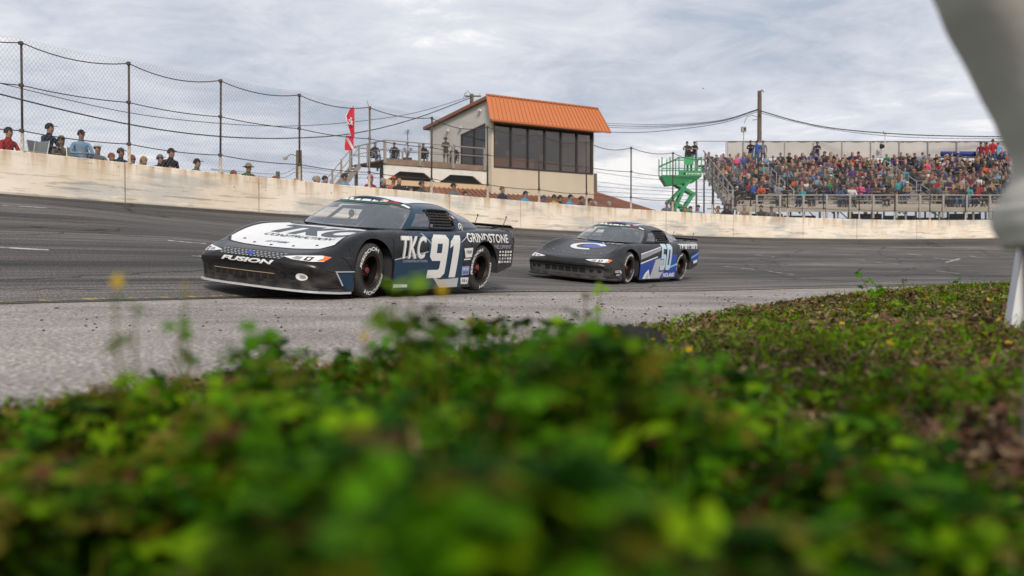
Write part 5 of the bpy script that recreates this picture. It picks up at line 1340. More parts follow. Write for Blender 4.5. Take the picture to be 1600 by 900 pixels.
# viewing deck beside the tower, a flatbed frame on cream trapezoid beams
deck = empty("viewing_deck", (T0.x, T0.y, 0), (0, 0, math.atan2(t_u.y, t_u.x)), "white framed viewing deck with grey railing attached to the left of the press tower", "deck")
M_dwhite = mat("white_painted_beam", (.78, .76, .70), .7, noise=.4, nscale=2, col2=(.5, .46, .38)); M_dwood = mat("weathered_deck_board", (.16, .11, .08), .9, noise=.6, nscale=3); M_galv = mat("galvanised_rail", (.34, .31, .28), .6, metal=.2, noise=.4, nscale=3)
def D(n, x0, x1, y0, y1, z0, z1, m): return MB().box(((x0 + x1) / 2, (y0 + y1) / 2, (z0 + z1) / 2), (x1 - x0, y1 - y0, z1 - z0)).build(n, m, deck)
zd = 6.62; DX0, DX1, DY0, DY1 = -7.0, -.02, .5, 4.6
nb = 14
for k in range(nb): D("deck_board", DX0, DX1, DY0 + k * (DY1 - DY0) / nb, DY0 + (k + 1) * (DY1 - DY0) / nb - .02, zd - .07, zd, M_dwood)
D("fascia_board", DX0, DX1, DY0 - .06, DY0 - .005, zd - .28, zd + .04, mat("rusty_deck_edge", (.17, .11, .08), .8, noise=.8, nscale=2, col2=(.3, .22, .15)))
# beam with trapezoid openings: top chord, V webs
m = MB(); zb0, zb1 = zd - 1.42, zd - .30
D("beam_chord", DX0, DX1, DY0, DY0 + .12, zd - .62, zd - .30, M_dwhite); D("beam_chord", DX0, DX1, DY0 + .03, DY0 + .15, zb0, zb0 + .30, mat("peach_beam", (.62, .45, .28), .8))
def web(pts):
    n = len(pts); return MB().add([(p[0], DY0 - .003, p[1]) for p in pts] + [(p[0], DY0 + .12, p[1]) for p in pts], [tuple(range(n))] + [tuple(range(2 * n - 1, n - 1, -1))] + [(i, n + i, n + (i + 1) % n, (i + 1) % n) for i in range(n)]).build("beam_web", M_dwhite, deck)
for cx in (-6.9, -3.5, -.1):
    a = max(cx - .9, DX0); b = min(cx + .9, DX1); web([(max(cx - .12, DX0), zb0 + .30), (min(cx + .12, DX1), zb0 + .30), (b, zd - .622), (a, zd - .622)])
D("void_shade_sheet", DX0 + .1, DX1 - .1, DY0 + .6, DY0 + .7, zb0, zd - .3, M_flat_black)  # black sheet putting the shade behind the trapezoid openings
for x in (-6.8, -5.1, -3.5, -1.8, -.2): D("deck_leg", x - .08, x + .08, DY0 + .25, DY0 + .41, 2.0, zb0, M_galv); D("deck_leg", x - .08, x + .08, DY1 - .3, DY1 - .14, 2.0, zd - .1, M_galv)
def rail(pts, parent, h=1.07, m_=M_galv, mids=(.55,), post=.055, pitch=1.7, big=None):
    for a, b in zip(pts[:-1], pts[1:]):
        a, b = Vector(a), Vector(b); Ln = (b - a).length; n = max(1, round(Ln / pitch))
        MB().tube([a + Vector((0, 0, h)), b + Vector((0, 0, h))], .035, 6).build("top_rail", m_, parent)
        for q in mids: MB().tube([a + Vector((0, 0, h * q)), b + Vector((0, 0, h * q))], .022, 5).build("mid_rail", m_, parent)
        for k in range(n + 1):
            p = a.lerp(b, k / n); MB().box((p.x, p.y, p.z + h / 2 - .12), (post, post, h + .24)).build("rail_post", m_, parent)
rail([(DX0, DY0 - .08, zd), (DX1 - .2, DY0 - .08, zd)], deck, post=.13, pitch=1.95); rail([(DX0, DY0 - .08, zd), (DX0, DY1, zd), (DX1, DY1, zd)], deck, post=.09)
for k in range(9):
    z = zd - (k + 1) * .24; x = DX0 - .12 - k * .20; D("stair_tread", x - .15, x + .15, DY1 - 1.2, DY1 - .1, z - .04, z, M_galv)
for y in (DY1 - 1.22, DY1 - .08):
    MB().beam((DX0 - .05, y, zd - .1), (DX0 - 1.9, y, zd - 2.3), .06, .24).build("stair_stringer", M_galv, deck)
    MB().tube([(DX0 - .05, y, zd + 1.0), (DX0 - 1.9, y, zd - 1.2)], .035, 6).build("stair_rail", M_galv, deck)
    for k in (0, 1, 2, 3): MB().box((DX0 - .12 - k * .58, y, zd + .3 - k * .68), (.09 + .12 * (k == 3), .07, 1.4)).build("rail_post", M_galv, deck)
def on_deck(px, y, dz=0.0, z=zd):
    """world point on the deck plane seen in photo column px, y metres behind the tower front"""
    lo, hi = -9.0, 0.0
    for _ in range(40):
        mid = (lo + hi) / 2; w = T0 + t_u * mid + t_v * y
        if w.x / w.y * F + 800 < px: lo = mid
        else: hi = mid
    w = T0 + t_u * lo + t_v * y; return Vector((w.x, w.y, z + dz))
DF = -.35
for px, y, rz, lab, shirt, kw in [
    (586, 3.6, .9, "seated spectator in navy at the far left end of the viewing deck", 'navy', dict(head=('hair', 'red'))),
    (617, 3.0, .3, "spectator in red cap and jeans on the viewing deck beside the potted plant", 'black', dict(head=('cap', 'red'), sleeves='long', lean=.12)),
    (662, 2.2, .2, "seated spectator in black with white printed cap on the middle of the viewing deck", 'black', dict(head=('cap', 'navy'), trousers='black', arms='clasp')),
    (710, 1.9, .2, "spectator in black sitting in a camp chair beside the tower's side window", 'black', dict(head=('cap', 'black'), trousers='black', sleeves='long'))]:
    p = on_deck(px, y, .44); person(p, rz + DF, lab, shirt, group="spectators on the viewing deck", **kw)
    chair_parts(p, rz + DF, {586: "folding chair at the far left end of the viewing deck", 617: "chair under the red capped spectator on the viewing deck", 662: "chair in the middle of the viewing deck", 710: "black camp chair beside the tower's side window"}[px], M_sling2)
person(on_deck(697, 1.6), .1 + DF, "spectator in grey shirt, shorts and brimmed hat standing on the viewing deck", 'dark grey', kind='stand', arms='cross', trousers='dark grey', shorts=True, head=('hat', 'dark grey'), group="spectators on the viewing deck", skin=1)
M_leafd = mat("potted_leaf", (.10, .16, .05), .7, noise=.8, nscale=9, col2=(.05, .08, .03)); M_pot = mat("brown_pot", (.10, .06, .05), .8)
pt = empty("potted_plant", on_deck(637, 2.4), label="tall spiky potted plant standing on the viewing deck between two spectators", cat="plant")
MB().lathe([(.0, 0), (.22, 0), (.28, .42), (.25, .42), (.0, .38)], 12, 'z').build("pot", M_pot, pt)
st_ = MB().tube([(0, 0, .35), (.03, 0, 1.0), (0, .02, 1.9)], [.04, .03, .02], 5).tube([(0, 0, .4), (-.16, 0, .9)], .02, 4).tube([(0, 0, .4), (.18, 0, .85)], .02, 4); st_.build("stem", M_pot, pt)
lf = MB(); rq = random.Random(8)
for cx, cz, n_, s_ in ((0, 1.95, 26, .34), (-.17, .95, 18, .26), (.19, .88, 18, .26), (0, 1.25, 16, .24), (0, .62, 18, .32)):
    for _ in range(n_):
        a = rq.uniform(0, 6.28); e_ = rq.uniform(-.5, 1.2); d = Vector((math.cos(a) * math.cos(e_), math.sin(a) * math.cos(e_), math.sin(e_))); c = Vector((cx, 0, cz)); w_ = Vector((-d.y, d.x, 0)).normalized() * .022; ln = s_ * rq.uniform(.6, 1)
        lf.add([c, c + d * ln * .5 + w_, c + d * ln - Vector((0, 0, ln * .2)), c + d * ln * .5 - w_], [(0, 1, 2, 3)])
lf.build("leaves", M_leafd, pt)
# low building with brown hipped roof in front of the tower foot
low = empty("low_building", (T0.x, T0.y, 0), (0, 0, math.atan2(t_u.y, t_u.x)), "long low building with brown ribbed hip roof below the press tower", "building")
BX0, BX1, BY0, BY1 = -6.8, 14.6, -4.4, 8.0; zr0, zr1 = 3.0, 5.68
m = MB(); MB().box(((BX0 + BX1) / 2, (BY0 + BY1) / 2, 2.4), (BX1 - BX0 - 1.6, BY1 - BY0 - 1.6, 1.3)).build("wall", M_stucco, low)
e0, e1, e2, e3 = Vector((BX0, BY0, zr0)), Vector((BX1, BY0, zr0)), Vector((BX1, BY1, zr0)), Vector((BX0, BY1, zr0)); ym = .0
r0, r1 = Vector((BX0 + 3, ym + 1.6, zr1)), Vector((BX1 - 5.6, ym + 1.6, zr1))
def slope(a, b, c, d, n):
    """eave a-b, ridge d-c, ribbed sheets"""
    for k in range(n):
        u, v = k / n, (k + 1) / n; p = [a.lerp(b, u), a.lerp(b, v), d.lerp(c, v), d.lerp(c, u)]; nn = (p[1] - p[0]).cross(p[3] - p[0]).normalized() * .03
        m_ = MB().add([*p, *[q - nn * 2 for q in p]], [(0, 1, 2, 3), (7, 6, 5, 4), (0, 4, 5, 1), (0, 3, 7, 4), (1, 5, 6, 2)]); m_.beam(p[1] + nn, p[2] + nn, .05, .06); m_.build("roof_sheet", M_broof, low)
def hip(a, b, c, n):     # triangular end
    for k in range(n):
        u, v = k / n, (k + 1) / n; m_ = MB().add([a.lerp(b, u), a.lerp(b, v), c], [(0, 1, 2)]); m_.beam(a.lerp(b, v), c, .05, .06); m_.build("roof_sheet", M_broof, low)
slope(e0, e1, r1, r0, 44); hip(e1, e2, r1, 14); slope(e2, e3, r0, r1, 20); hip(e3, e0, r0, 10)
m = MB(); 
for a, b in ((e0, e1), (e1, e2), (e2, e3), (e3, e0)): m.beam(a - Vector((0, 0, .09)), b - Vector((0, 0, .09)), .10, .16)
m.build("gutter", M_trim, low)

# ------------------------------------------------------------------ red flags on the fifth fence post
M_flag = mat("red_flag_cloth", (.62, .012, .045), .8); M_flagw = mat("white_flag_cloth", (.75, .72, .76), .8)
fp = wall_top(post_f[min(range(len(post_f)), key=lambda k: abs((wall_top(post_f[k])[0].x / wall_top(post_f[k])[0].y) * F + 800 - 555))])[0]
def px_on(d): return lambda px, py: at(px, py, d)
fd = fp.y - .06; fa = px_on(fd)
def banner_mesh(px0, px1, py0, py1, fn, nx_=10, ny_=16):
    """cloth hanging left from the post, with a mast side at px1"""
    m_ = MB(); mi_ = []
    for j in range(ny_ + 1):
        for i_ in range(nx_ + 1):
            u, v = i_ / nx_, j / ny_; l, r = fn(v); px = r + (l - r) * u; py = py0 + (py1 - py0) * v; q = fa(px, py); q.y += .07 * math.sin(u * 7 + v * 5) * u; m_.v.append(tuple(q))
    for j in range(ny_):
        for i_ in range(nx_):
            a = j * (nx_ + 1) + i_; m_.f.append((a, a + 1, a + nx_ + 2, a + nx_ + 1)); m_.m.append(0)
    return m_
fl = empty("red_banner_flag", fp, label="tall red feather flag with white edge and emblem on the fence post", cat="flag")
def put_world(mb_, name, mats_, parent):
    o = mb_.build(name, mats_, parent); l = parent.location
    for v in o.data.vertices: v.co -= l
    return o
mf = banner_mesh(0, 0, 166, 214, lambda v: (float(np.interp(v, [0, .08, .3, .5, .72, 1], [552, 545, 539, 541.5, 544.5, 549])), 553.8))
for k in range(len(mf.f)):
    i_, j = k % 10, k // 10
    if i_ >= 9 or j == 0: mf.m[k] = 1
put_world(mf, "cloth", [M_flag, M_flagw], fl)
em = MB()
for a, b, w_ in (((548.6, 184), (551.0, 196), .03), ((550.6, 185), (545.5, 188), .03), ((545.5, 188), (548.6, 191), .03), ((547.0, 195), (551.8, 190), .025), ((544.5, 191), (546, 195.5), .025)):
    p, q = fa(*a), fa(*b); em.beam(p - Vector((0, .085, 0)), q - Vector((0, .085, 0)), w_, w_ * 1.4, up=(0, 1, 0))
put_world(em, "emblem", M_flagw, fl)
MB().tube([(0.02, -.05, .5), (0.0, -.05, 2.5), (-.05, -.05, 2.68)], .014, 5).build("flag_mast", M_galv, fl)
fl2 = empty("diagonal_stripe_flag", fp, label="small red flag with white diagonal stripe hanging below the feather flag", cat="flag")
mf = banner_mesh(0, 0, 212, 235, lambda v: (538.8 + v * .3, 552.6), 12, 12)
for k in range(len(mf.f)):
    i_, j = k % 12, k // 12; d = (j / 12) - (1 - i_ / 12) * 1.0 + .12
    mf.m[k] = 1 if -.13 < d - .0 < .22 and False else (1 if abs((1 - i_ / 11) * .95 - j / 11 - .0) < .17 else 0)
put_world(mf, "cloth", [M_flag, M_flagw], fl2)

# ------------------------------------------------------------------ green scissor lift
M_green = mat("green_lift_paint", (.012, .26, .085), .45, noise=.3, nscale=3); M_gsign = mat("lift_green_panel", (.02, .33, .10), .5); M_yellowp = mat("yellow_mark", (.7, .6, .05), .5)
LD = 58.0; lp0 = at(1034, HY, LD); lift = empty("scissor_lift", (lp0.x, LD, 0), label="green scissor lift raised beside the bleachers with an operator on the platform", cat="scissor lift")
sc_ = LD / F
def LX(px): return (px - 1034) * sc_
def LZ(py): return CH + (HY - py) * sc_
xl0, xl1 = LX(1034), LX(1095.5); zp = LZ(275)
MB().box(((xl0 + xl1) / 2, .6, zp), (xl1 - xl0, 1.2, .10)).build("platform_floor", M_green, lift)
MB().box(((LX(1060) + xl1) / 2, -.02, zp + .13), (xl1 - LX(1060), .04, .34)).build("toe_board", M_green, lift)
m = MB(); m.add([(xl0, 0, zp - .05), (xl1, 0, zp - .05), (LX(1085), .1, zp - .35), (LX(1042), .1, zp - .55), (xl0, 1.2, zp - .05), (xl1, 1.2, zp - .05), (LX(1085), 1.1, zp - .35), (LX(1042), 1.1, zp - .55)], [(0, 3, 2, 1), (4, 5, 6, 7), (2, 3, 7, 6), (0, 4, 7, 3), (1, 2, 6, 5)]); m.build("platform_frame", M_green, lift)
zt_ = LZ(247)
for y in (0, 1.2):
    for px in (1034, 1046.5, 1060.5, 1075, 1086, 1095.5): MB().box((LX(px), y, (zp + zt_) / 2 + .05), (.06, .05, zt_ - zp)).build("guard_post", M_green, lift)
    MB().beam((LX(1034), y, zt_ - .42), (LX(1060), y, zt_), .05, .06).build("guard_rail", M_green, lift); MB().beam((LX(1058), y, zt_), (xl1, y, zt_), .05, .06).build("guard_rail", M_green, lift); MB().beam((xl0, y, (zp + zt_) / 2 - .1), (xl1, y, (zp + zt_) / 2 - .1), .04, .05).build("guard_rail", M_green, lift)
MB().beam((xl0, 0, zt_ - .42), (xl0, 1.2, zt_ - .42), .05, .06).build("guard_rail", M_green, lift); MB().beam((xl1, 0, zt_), (xl1, 1.2, zt_), .05, .06).build("guard_rail", M_green, lift)
MB().box(((LX(1068) + LX(1083)) / 2, -.06, (LZ(246) + LZ(258)) / 2), (LX(1083) - LX(1068), .03, LZ(246) - LZ(258))).build("panel_sign", M_gsign, lift)
m = MB(); 
for k, w_ in enumerate((.10, .14, .12, .12, .16, .10, .12)): m.box((LX(1071) + .05 + k * .17, -.045, zp + .12), (w_ * .8, .01, .07 if k % 2 else .09))
for k in range(0, len(m.v), 8): MB().add(m.v[k:k + 8], [(0, 1, 3, 2), (4, 6, 7, 5), (0, 4, 5, 1), (2, 3, 7, 6), (0, 2, 6, 4), (1, 5, 7, 3)]).build("worn_lettering", M_lampw, lift); MB().box((LX(1069), -.046, zp + .12), (.12, .012, .10)).build("warning_mark", M_yellowp, lift)
def arm(p, q, y): MB().beam((LX(p[0]), y, LZ(p[1])), (LX(q[0]), y, LZ(q[1])), .06, .15).build("scissor_arm", M_green, lift)
for y in (.08, 1.12):
    arm((1080, 281), (1047, 315), y); arm((1047, 281), (1086, 303), y + .08); arm((1086, 301), (1068, 328), y); arm((1047, 311), (1083, 332), y + .08); arm((1068, 326), (1085, 345), y)
    arm((1075, 282), (1054, 330), y + .04)
for px, py in ((1047, 313), (1086, 302), (1066, 297), (1066, 322)): MB().tube([(LX(px), .02, LZ(py)), (LX(px), 1.22, LZ(py))], .06, 8).build("pivot_bar", M_green, lift)
MB().box((LX(1066), .6, LZ(345) - .3), (2.3, 1.1, .5)).build("chassis", M_green, lift)
for x in (-.8, .8):
    for y in (0, 1.2): MB().lathe([(0, -.09), (.2, -.09), (.2, .09), (0, .09)], 14, 'y', (LX(1066) + x, y, 2.12)).build("wheel", M_rubber, lift)
person(Vector((lp0.x + LX(1079), LD + .55, zp + .05)), .1, "lift operator in black filming from the green scissor lift platform", 'black', kind='stand', arms='up', sleeves='long', trousers='black', head=('cap', 'black'), lean=.1)

# ------------------------------------------------------------------ bleachers
GD = 60.0; gs = GD / F
M_bl = mat("weathered_aluminium", (.36, .33, .29), .55, metal=.25, noise=.5, nscale=1.2, col2=(.24, .20, .16)); M_steel = mat("galvanised_steel", (.30, .28, .26), .5, metal=.4, noise=.5, nscale=2); M_dark_under = mat("dark_steel_and_shade", (.05, .048, .046), .7)
M_canvas = mat("off_white_canvas", (.50, .48, .46), .9, noise=.5, nscale=.6, col2=(.36, .34, .33), bump=.6, bscale=1.2)
bl = empty("bleachers", (13.5, GD, 0), label="long aluminium bleachers packed with spectators on the right", cat="bleachers")
GX0, GX1 = 0.0, 25.2; zwk = CH + (HY - 325) * gs      # walkway level
NR, rise, run = 12, .275, .76
def G(n, x0, x1, y0, y1, z0, z1, m, par=None): return MB().box(((x0 + x1) / 2, (y0 + y1) / 2, (z0 + z1) / 2), (x1 - x0, y1 - y0, z1 - z0)).build(n, m, par or bl)
G("walkway", GX0, GX1, 0, 1.15, zwk - .05, zwk, M_bl); G("walkway_fascia", GX0, GX1, -.05, -.003, zwk - .24, zwk + .03, mat("tan_fascia", (.34, .30, .24), .7, noise=.5, nscale=1.5))
aisles = [3.9, 12.3, 20.4]
for r in range(NR):
    y = 1.2 + r * run; z = zwk + .12 + r * rise
    G("foot_board", GX0, GX1, y, y + .42, z - .04, z, M_bl); G("seat_board", GX0, GX1, y + .46, y + .74, z + .40, z + .445, M_bl); G("riser_board", GX0, GX1, y + .425, y + .45, z - .0, z + rise - .05, M_bl)
ytop = 1.2 + NR * run; ztop = zwk + .12 + NR * rise
ztop += .25; G("top_walkway", GX0 - .3, GX1, ytop, ytop + 1.1, ztop - .05, ztop, M_bl)
for x in np.arange(GX0 + .05, GX1 + .1, 2.04):
    MB().beam((x, 1.0, zwk - .2), (x, ytop, ztop - .3), .08, .20).build("raker_beam", M_steel, bl)
    for y in (.1, 3.6, 7.1, ytop):
        zt2 = zwk - .1 if y < 1 else zwk - .2 + (y - 1.0) * rise / run; G("support_post", x - .05, x + .05, y, y + .10, 2.0, zt2, M_steel)
    MB().beam((x, .1, 2.2), (x, 7.1, 4.6), .04, .05).build("brace", M_dark_under, bl)
for r in range(4): MB().beam((GX0, 3.6 + r * 1.8, 2.2 + r * .8), (GX1, 3.6 + r * 1.8, 2.2 + r * .8), .05, .06).build("brace", M_steel, bl)
for k, x in enumerate(np.arange(GX0 + 1.2, GX1, 2.04)):      # added dark sheets standing in for shade under the walkway, some bays open
    if k % 5 != 2: G("under_shade_sheet", x + .04, min(x + 2.0, GX1), 1.5, 1.52, 2.0, zwk - .26 - .12 * (k % 3), M_dark_under)
# front railing with heavy stanchions
z1 = CH + (HY - 305.5) * gs
MB().tube([(GX0 + 1.2, -.10, z1), (GX1, -.10, z1)], .045, 7).build("top_rail", M_steel, bl); MB().tube([(GX0 + 1.2, -.10, z1 - .22), (GX1, -.10, z1 - .22)], .022, 5).build("mid_rail", M_steel, bl)
for x in np.arange(GX0 + 1.2, GX1, 1.40): G("rail_stanchion", x - .055, x + .055, -.17, -.06, zwk - .62, z1, M_bl)
# end stair railing on the left side of the stand
def inc(x, ya, yb, h, name="stair_handrail", rr=.038):
    za = zwk + (ya - 1.2) * rise / run + .12; zb = zwk + (yb - 1.2) * rise / run + .12; MB().tube([(x, ya, za + h), (x, yb, zb + h)], rr, 6).build(name, M_steel, bl)
inc(0.0, .9, ytop, 1.25, rr=.05); inc(0.0, .9, ytop, .62)
for k in range(7):
    y = 1.0 + k * 1.45; z = zwk + (y - 1.2) * rise / run; G("rail_stanchion", -.05, .05, y - .05, y + .05, z - .55, z + 1.36, M_steel)
MB().beam((-.02, .8, zwk - .35), (-.02, ytop + .3, ztop - .28), .10, .34).build("stringer", M_steel, bl)
for k in range(NR):
    y = 1.2 + k * run; z = zwk + .12 + k * rise; G("stair_tread", -.0 + .06, .95, y - .3, y + .0, z - rise / 2 - .03, z - rise / 2, M_dark_under)
for x in aisles:
    for ya in np.arange(1.6, ytop - 1.2, 2.0):
        za = zwk + (ya - 1.2) * rise / run + .12; yb = ya + 1.35; zb = zwk + (yb - 1.2) * rise / run + .12
        MB().tube([(x, ya, za), (x, ya, za + .92), (x, yb, zb + .92), (x, yb, zb)], .032, 6).build("aisle_handrail", M_alu, bl); MB().tube([(x, ya, za + .5), (x, yb, zb + .5)], .025, 5).build("aisle_handrail", M_alu, bl)
# back screen of stretched canvas and top rails
zc0, zc1 = ztop + .62, CH + (HY - 221) * (GD + ytop + 1) / F
xc = 1.9
for k in range(11):
    xa, xb = xc + k * (GX1 - xc) / 11, xc + (k + 1) * (GX1 - xc) / 11; m = MB(); nx_ = 8
    for i_ in range(nx_ + 1):
        for z in (zc0, zc1): m.v.append((xa + (xb - xa) * i_ / nx_, ytop + 1.1 + .04 * math.sin(i_ * 1.3 + k), z))
    for i_ in range(nx_): m.f.append((2 * i_, 2 * i_ + 2, 2 * i_ + 3, 2 * i_ + 1)); m.m.append(0)
    m.build("canvas_screen", M_canvas, bl)
MB().tube([(-.3, ytop + 1.06, zc1), (GX1, ytop + 1.06, zc1)], .03, 6).build("top_rail", M_steel, bl); MB().tube([(-.3, ytop + 1.06, zc0), (GX1, ytop + 1.06, zc0)], .025, 6).build("mid_rail", M_steel, bl)
for x in [-.3, 0.9 * 2 - .9 + .9] + list(np.arange(xc, GX1, 2.05)): G("rail_stanchion", x - .03, x + .03, ytop + 1.0, ytop + 1.05, ztop, zc1, M_steel)
G("end_post", -.38, -.26, ytop + .9, ytop + 1.0, 2.0, zc1 + .02, M_steel)
m = MB().tube([(17.0, ytop + .6, ztop + .85), (24, ytop + .6, ztop + .85)], .18, 8); nm_ = m.build("rolled_tarp", mat("blue_tarp", (.02, .04, .22), .6, noise=.6, nscale=2, bump=.5, bscale=3), bl, True)

# crowd
CG = "spectators seated in the bleachers"
cols_w = [('black', 18), ('dark grey', 14), ('grey', 8), ('navy', 9), ('red', 3), ('white', 4), ('blue', 2), ('maroon', 3), ('brown', 5), ('tan', 3), ('olive', 2), ('pale blue', 3), ('purple', 1), ('orange', 1), ('teal', 1), ('pink', 1), ('green', 1), ('khaki', 2), ('denim', 3), ('camouflage', 2), ('lilac', 1), ('coral', 1)]
pool = [c for c, n in cols_w for _ in range(n)]; rc = random.Random(99)
crowd_protos = [human('sit', a, s, False, 0, lean=l) for a, s, l in (('rest', 'short', .05), ('rest', 'long', .22), ('clasp', 'long', .08), ('up', 'long', .05), ('clasp', 'short', .30), ('cross', 'long', .0))]
def merge_hw(me, kind):
    """far spectators are one mesh: body plus hat or hair in slot 4"""
    m = headwear(kind, tuple(me['head'])); vs = [tuple(v.co) for v in me.vertices]; fs = [tuple(p.vertices) for p in me.polygons]; mi = [p.material_index for p in me.polygons]; n = len(vs)
    vs += m.v; fs += [tuple(i + n for i in f) for f in m.f]; mi += [4] * len(m.f)
    o = bpy.data.meshes.new("spectator"); o.from_pydata(vs, [], fs)
    for q in (M_skin, cloth('grey'), cloth('denim'), M_flat_black, M_flat_black): o.materials.append(q)
    o.polygons.foreach_set('material_index', mi); o.polygons.foreach_set('use_smooth', [True] * len(fs)); o.update(); return o
crowd_me = [(merge_hw(p, k), k) for p in crowd_protos for k in ('cap', 'hair', 'long hair', 'cap')]
special = {(1, 3): 'orange', (4, 5): 'orange', (2, 9): 'green', (6, 26): 'green', (3, 34): 'orange', (0, 36): 'pink', (7, 30): 'orange', (5, 22): 'purple', (9, 4): 'pink', (10, 21): 'red'}
ordn = ['bottom', 'second', 'third', 'fourth', 'fifth', 'sixth', 'seventh', 'eighth', 'ninth', 'tenth', 'eleventh', 'top']
def seatword(k): return "%d%s" % (k, 'th' if 10 <= k % 100 <= 20 else {1: 'st', 2: 'nd', 3: 'rd'}.get(k % 10, 'th'))
seats = []
for r in range(NR):
    x = .35 + rc.uniform(0, .3); c = 0
    while x < GX1 - .3:
        near = min(abs(x - a) for a in aisles)
        occ = (.97 if r > 1 else (.75 if r else .5)) * (.45 if math.sin(x * 1.3 + r * 1.9) * math.sin(x * .53 - r * .8 + 1) > .62 else 1)
        if x < .9: occ = .35 if r < 8 else .8
        if near > .36 and rc.random() < occ: c += 1; seats.append((r, x, c))
        x += rc.uniform(.44, .56)
vis = [s_ for s_ in seats if (bl.location.x + s_[1]) / (GD + 1.7 + s_[0] * run) * F + 800 < 1575]
hidden = [s_ for s_ in seats if s_ not in vis]
vis.sort(key=lambda s_: s_[0]); indiv, rest = vis[:270], vis[270:]
batch = {}
def seat_pos(r, x): return Vector((bl.location.x + x, GD + 1.2 + r * run + .60, zwk + .12 + r * rise + .445))
for gi, (lst, single) in enumerate(((indiv, True), (rest, False))):
    for r, x, c in lst:
        me, hk = crowd_me[rc.randrange(len(crowd_me))]; col = special.get((r, c), rc.choice(pool)); tr = rc.choice(['denim', 'denim', 'black', 'khaki', 'dark grey', 'navy']); hc = rc.choice(['black', 'dark grey', 'navy', 'red', 'white', 'tan', 'grey']) if hk == 'cap' else rc.choice(['dark', 'dark', 'blond', 'grey', 'red'])
        sk = rc.choice([M_skin, M_skin, M_skin2, M_skin3 if rc.random() < .3 else M_skin2]); loc = seat_pos(r, x) + Vector((0, rc.uniform(-.04, .04), 0)); rz = rc.choice([rc.uniform(-.9, -.2), rc.uniform(-.4, .5)]); s_ = rc.uniform(.84, 1.10)
        if single:
            hd = (hc + " cap") if hk == 'cap' else (("long " if hk == 'long hair' else "") + hc + " hair")
            o = link("person", me, None, loc, (0, 0, rz)); o.scale = (s_,) * 3
            tag(o, "spectator in %s with %s, %s row, %s from the stair end" % (col, hd, ordn[r], seatword(c)), "person", CG)
            for i_, m_ in enumerate((sk, cloth(col), cloth(tr), M_flat_black, hairm(hc) if hk != 'cap' else cloth(hc))): o.material_slots[i_].link = 'OBJECT'; o.material_slots[i_].material = m_
        else: batch[len(batch)] = (me, loc, rz, s_, (sk, cloth(col), cloth(tr), M_flat_black, hairm(hc) if hk != 'cap' else cloth(hc)))
bm_mats = []; VV, FF, MM = [], [], []; nvt = 0
for me, loc, rz, s_, ms in batch.values():
    co = np.empty(len(me.vertices) * 3, np.float32); me.vertices.foreach_get('co', co); co = co.reshape(-1, 3) * s_; c_, s2 = math.cos(rz), math.sin(rz); co = np.stack([co[:, 0] * c_ - co[:, 1] * s2, co[:, 0] * s2 + co[:, 1] * c_, co[:, 2]], 1) + np.array(loc)
    VV.append(co)
    for m_ in ms:
        if m_ not in bm_mats: bm_mats.append(m_)
    for p in me.polygons: FF.append(tuple(i_ + nvt for i_ in p.vertices)); MM.append(bm_mats.index(ms[p.material_index]))
    nvt += len(co)
me = bpy.data.meshes.new("crowd"); me.from_pydata(np.concatenate(VV).tolist(), [], FF)
for m_ in bm_mats: me.materials.append(m_)
me.polygons.foreach_set('material_index', MM); me.polygons.foreach_set('use_smooth', [True] * len(FF)); me.update()
tag(link("crowd", me), "spectators filling the upper rows of the bleachers", "crowd", kind='stuff')
# people standing along the top and at the stair head
def top_x(px, y): return (px - 800) / F * (GD + y)
for px, shirt, lab, kw in [
    (1073, 'dark grey', "man in dark grey shirt standing tallest at the stair head above the scissor lift", dict(arms='clasp')), (1084.5, 'black', "person in black shirt and jeans standing beside the tall man above the scissor lift", dict(arms='cross')),
    (1172, 'black', "person in black jacket and jeans standing on the bleachers just left of the utility pole", dict(sleeves='long', arms='cross')), (1182, 'blue', "person in blue jacket standing right before the utility pole", dict(sleeves='long')),
    (1191.5, 'grey', "person in grey hooded jacket standing right of the utility pole", dict(sleeves='long', head=('cap', 'grey'), trousers='dark grey')), (1276, 'navy', "lone person in navy standing before the canvas screen", dict(arms='cross')),
    (1540, 'red', "spectator in red standing at the right end of the top row beside another red shirt", dict()), (1549.5, 'red', "tallest spectator in red at the right end of the top row", dict(scale=1.12)), (1558, 'sky blue', "spectator in bright blue standing beside the tallest red shirt", dict()), (1531, 'maroon', "spectator in dark red standing by the blue tarp", dict())]:
    kw = dict(kw); y = ytop + (.55 if px < 1500 else -.2); z = ztop if px < 1500 else ztop - rise * .6
    if 1160 < px < 1200: y -= .5
    person(Vector((top_x(px, y), GD + y, z)), rc.uniform(-.6, .3), lab, shirt, kind='stand', group="people standing at the top of the bleachers", lean=0, **kw)

# ------------------------------------------------------------------ poles, lamps and wires
M_wood = mat("weathered_pole_wood", (.16, .125, .09), .9, noise=.8, nscale=4, col2=(.07, .055, .045), stretch=(4, 4, .4)); M_wire = mat("black_wire", (.02, .02, .022), .7)
def pole(px, pytop, d, r, label, z0=1.9, extra=None, name="utility_pole"):
    t = at(px, pytop, d); root = empty(name, (t.x, t.y, z0), label=label, cat="pole"); h = t.z - z0
    MB().tube([(0, 0, 0), (0, 0, h * .5), (0, 0, h)], [r * 1.15, r, r * .85], 10).build("pole_shaft", M_wood, root)
    if extra: extra(root, h)
    return root, t
def cap_fit(root, h):
    MB().tube([(-.05, 0, h - .05), (.16, -.05, h + .06), (.30, -.05, h - .10)], .05, 6).build("insulator_bracket", M_steel, root)
    MB().tube([(0, 0, h - 1.9), (-.5, 0, h - 1.75), (-.9, 0, h - 1.85), (-1.1, 0, h - 2.3)], .02, 5).tube([(0, 0, h - 2.0), (-.5, 0, h - 2.1)], .02, 5).build("drop_cable", M_wire, root)
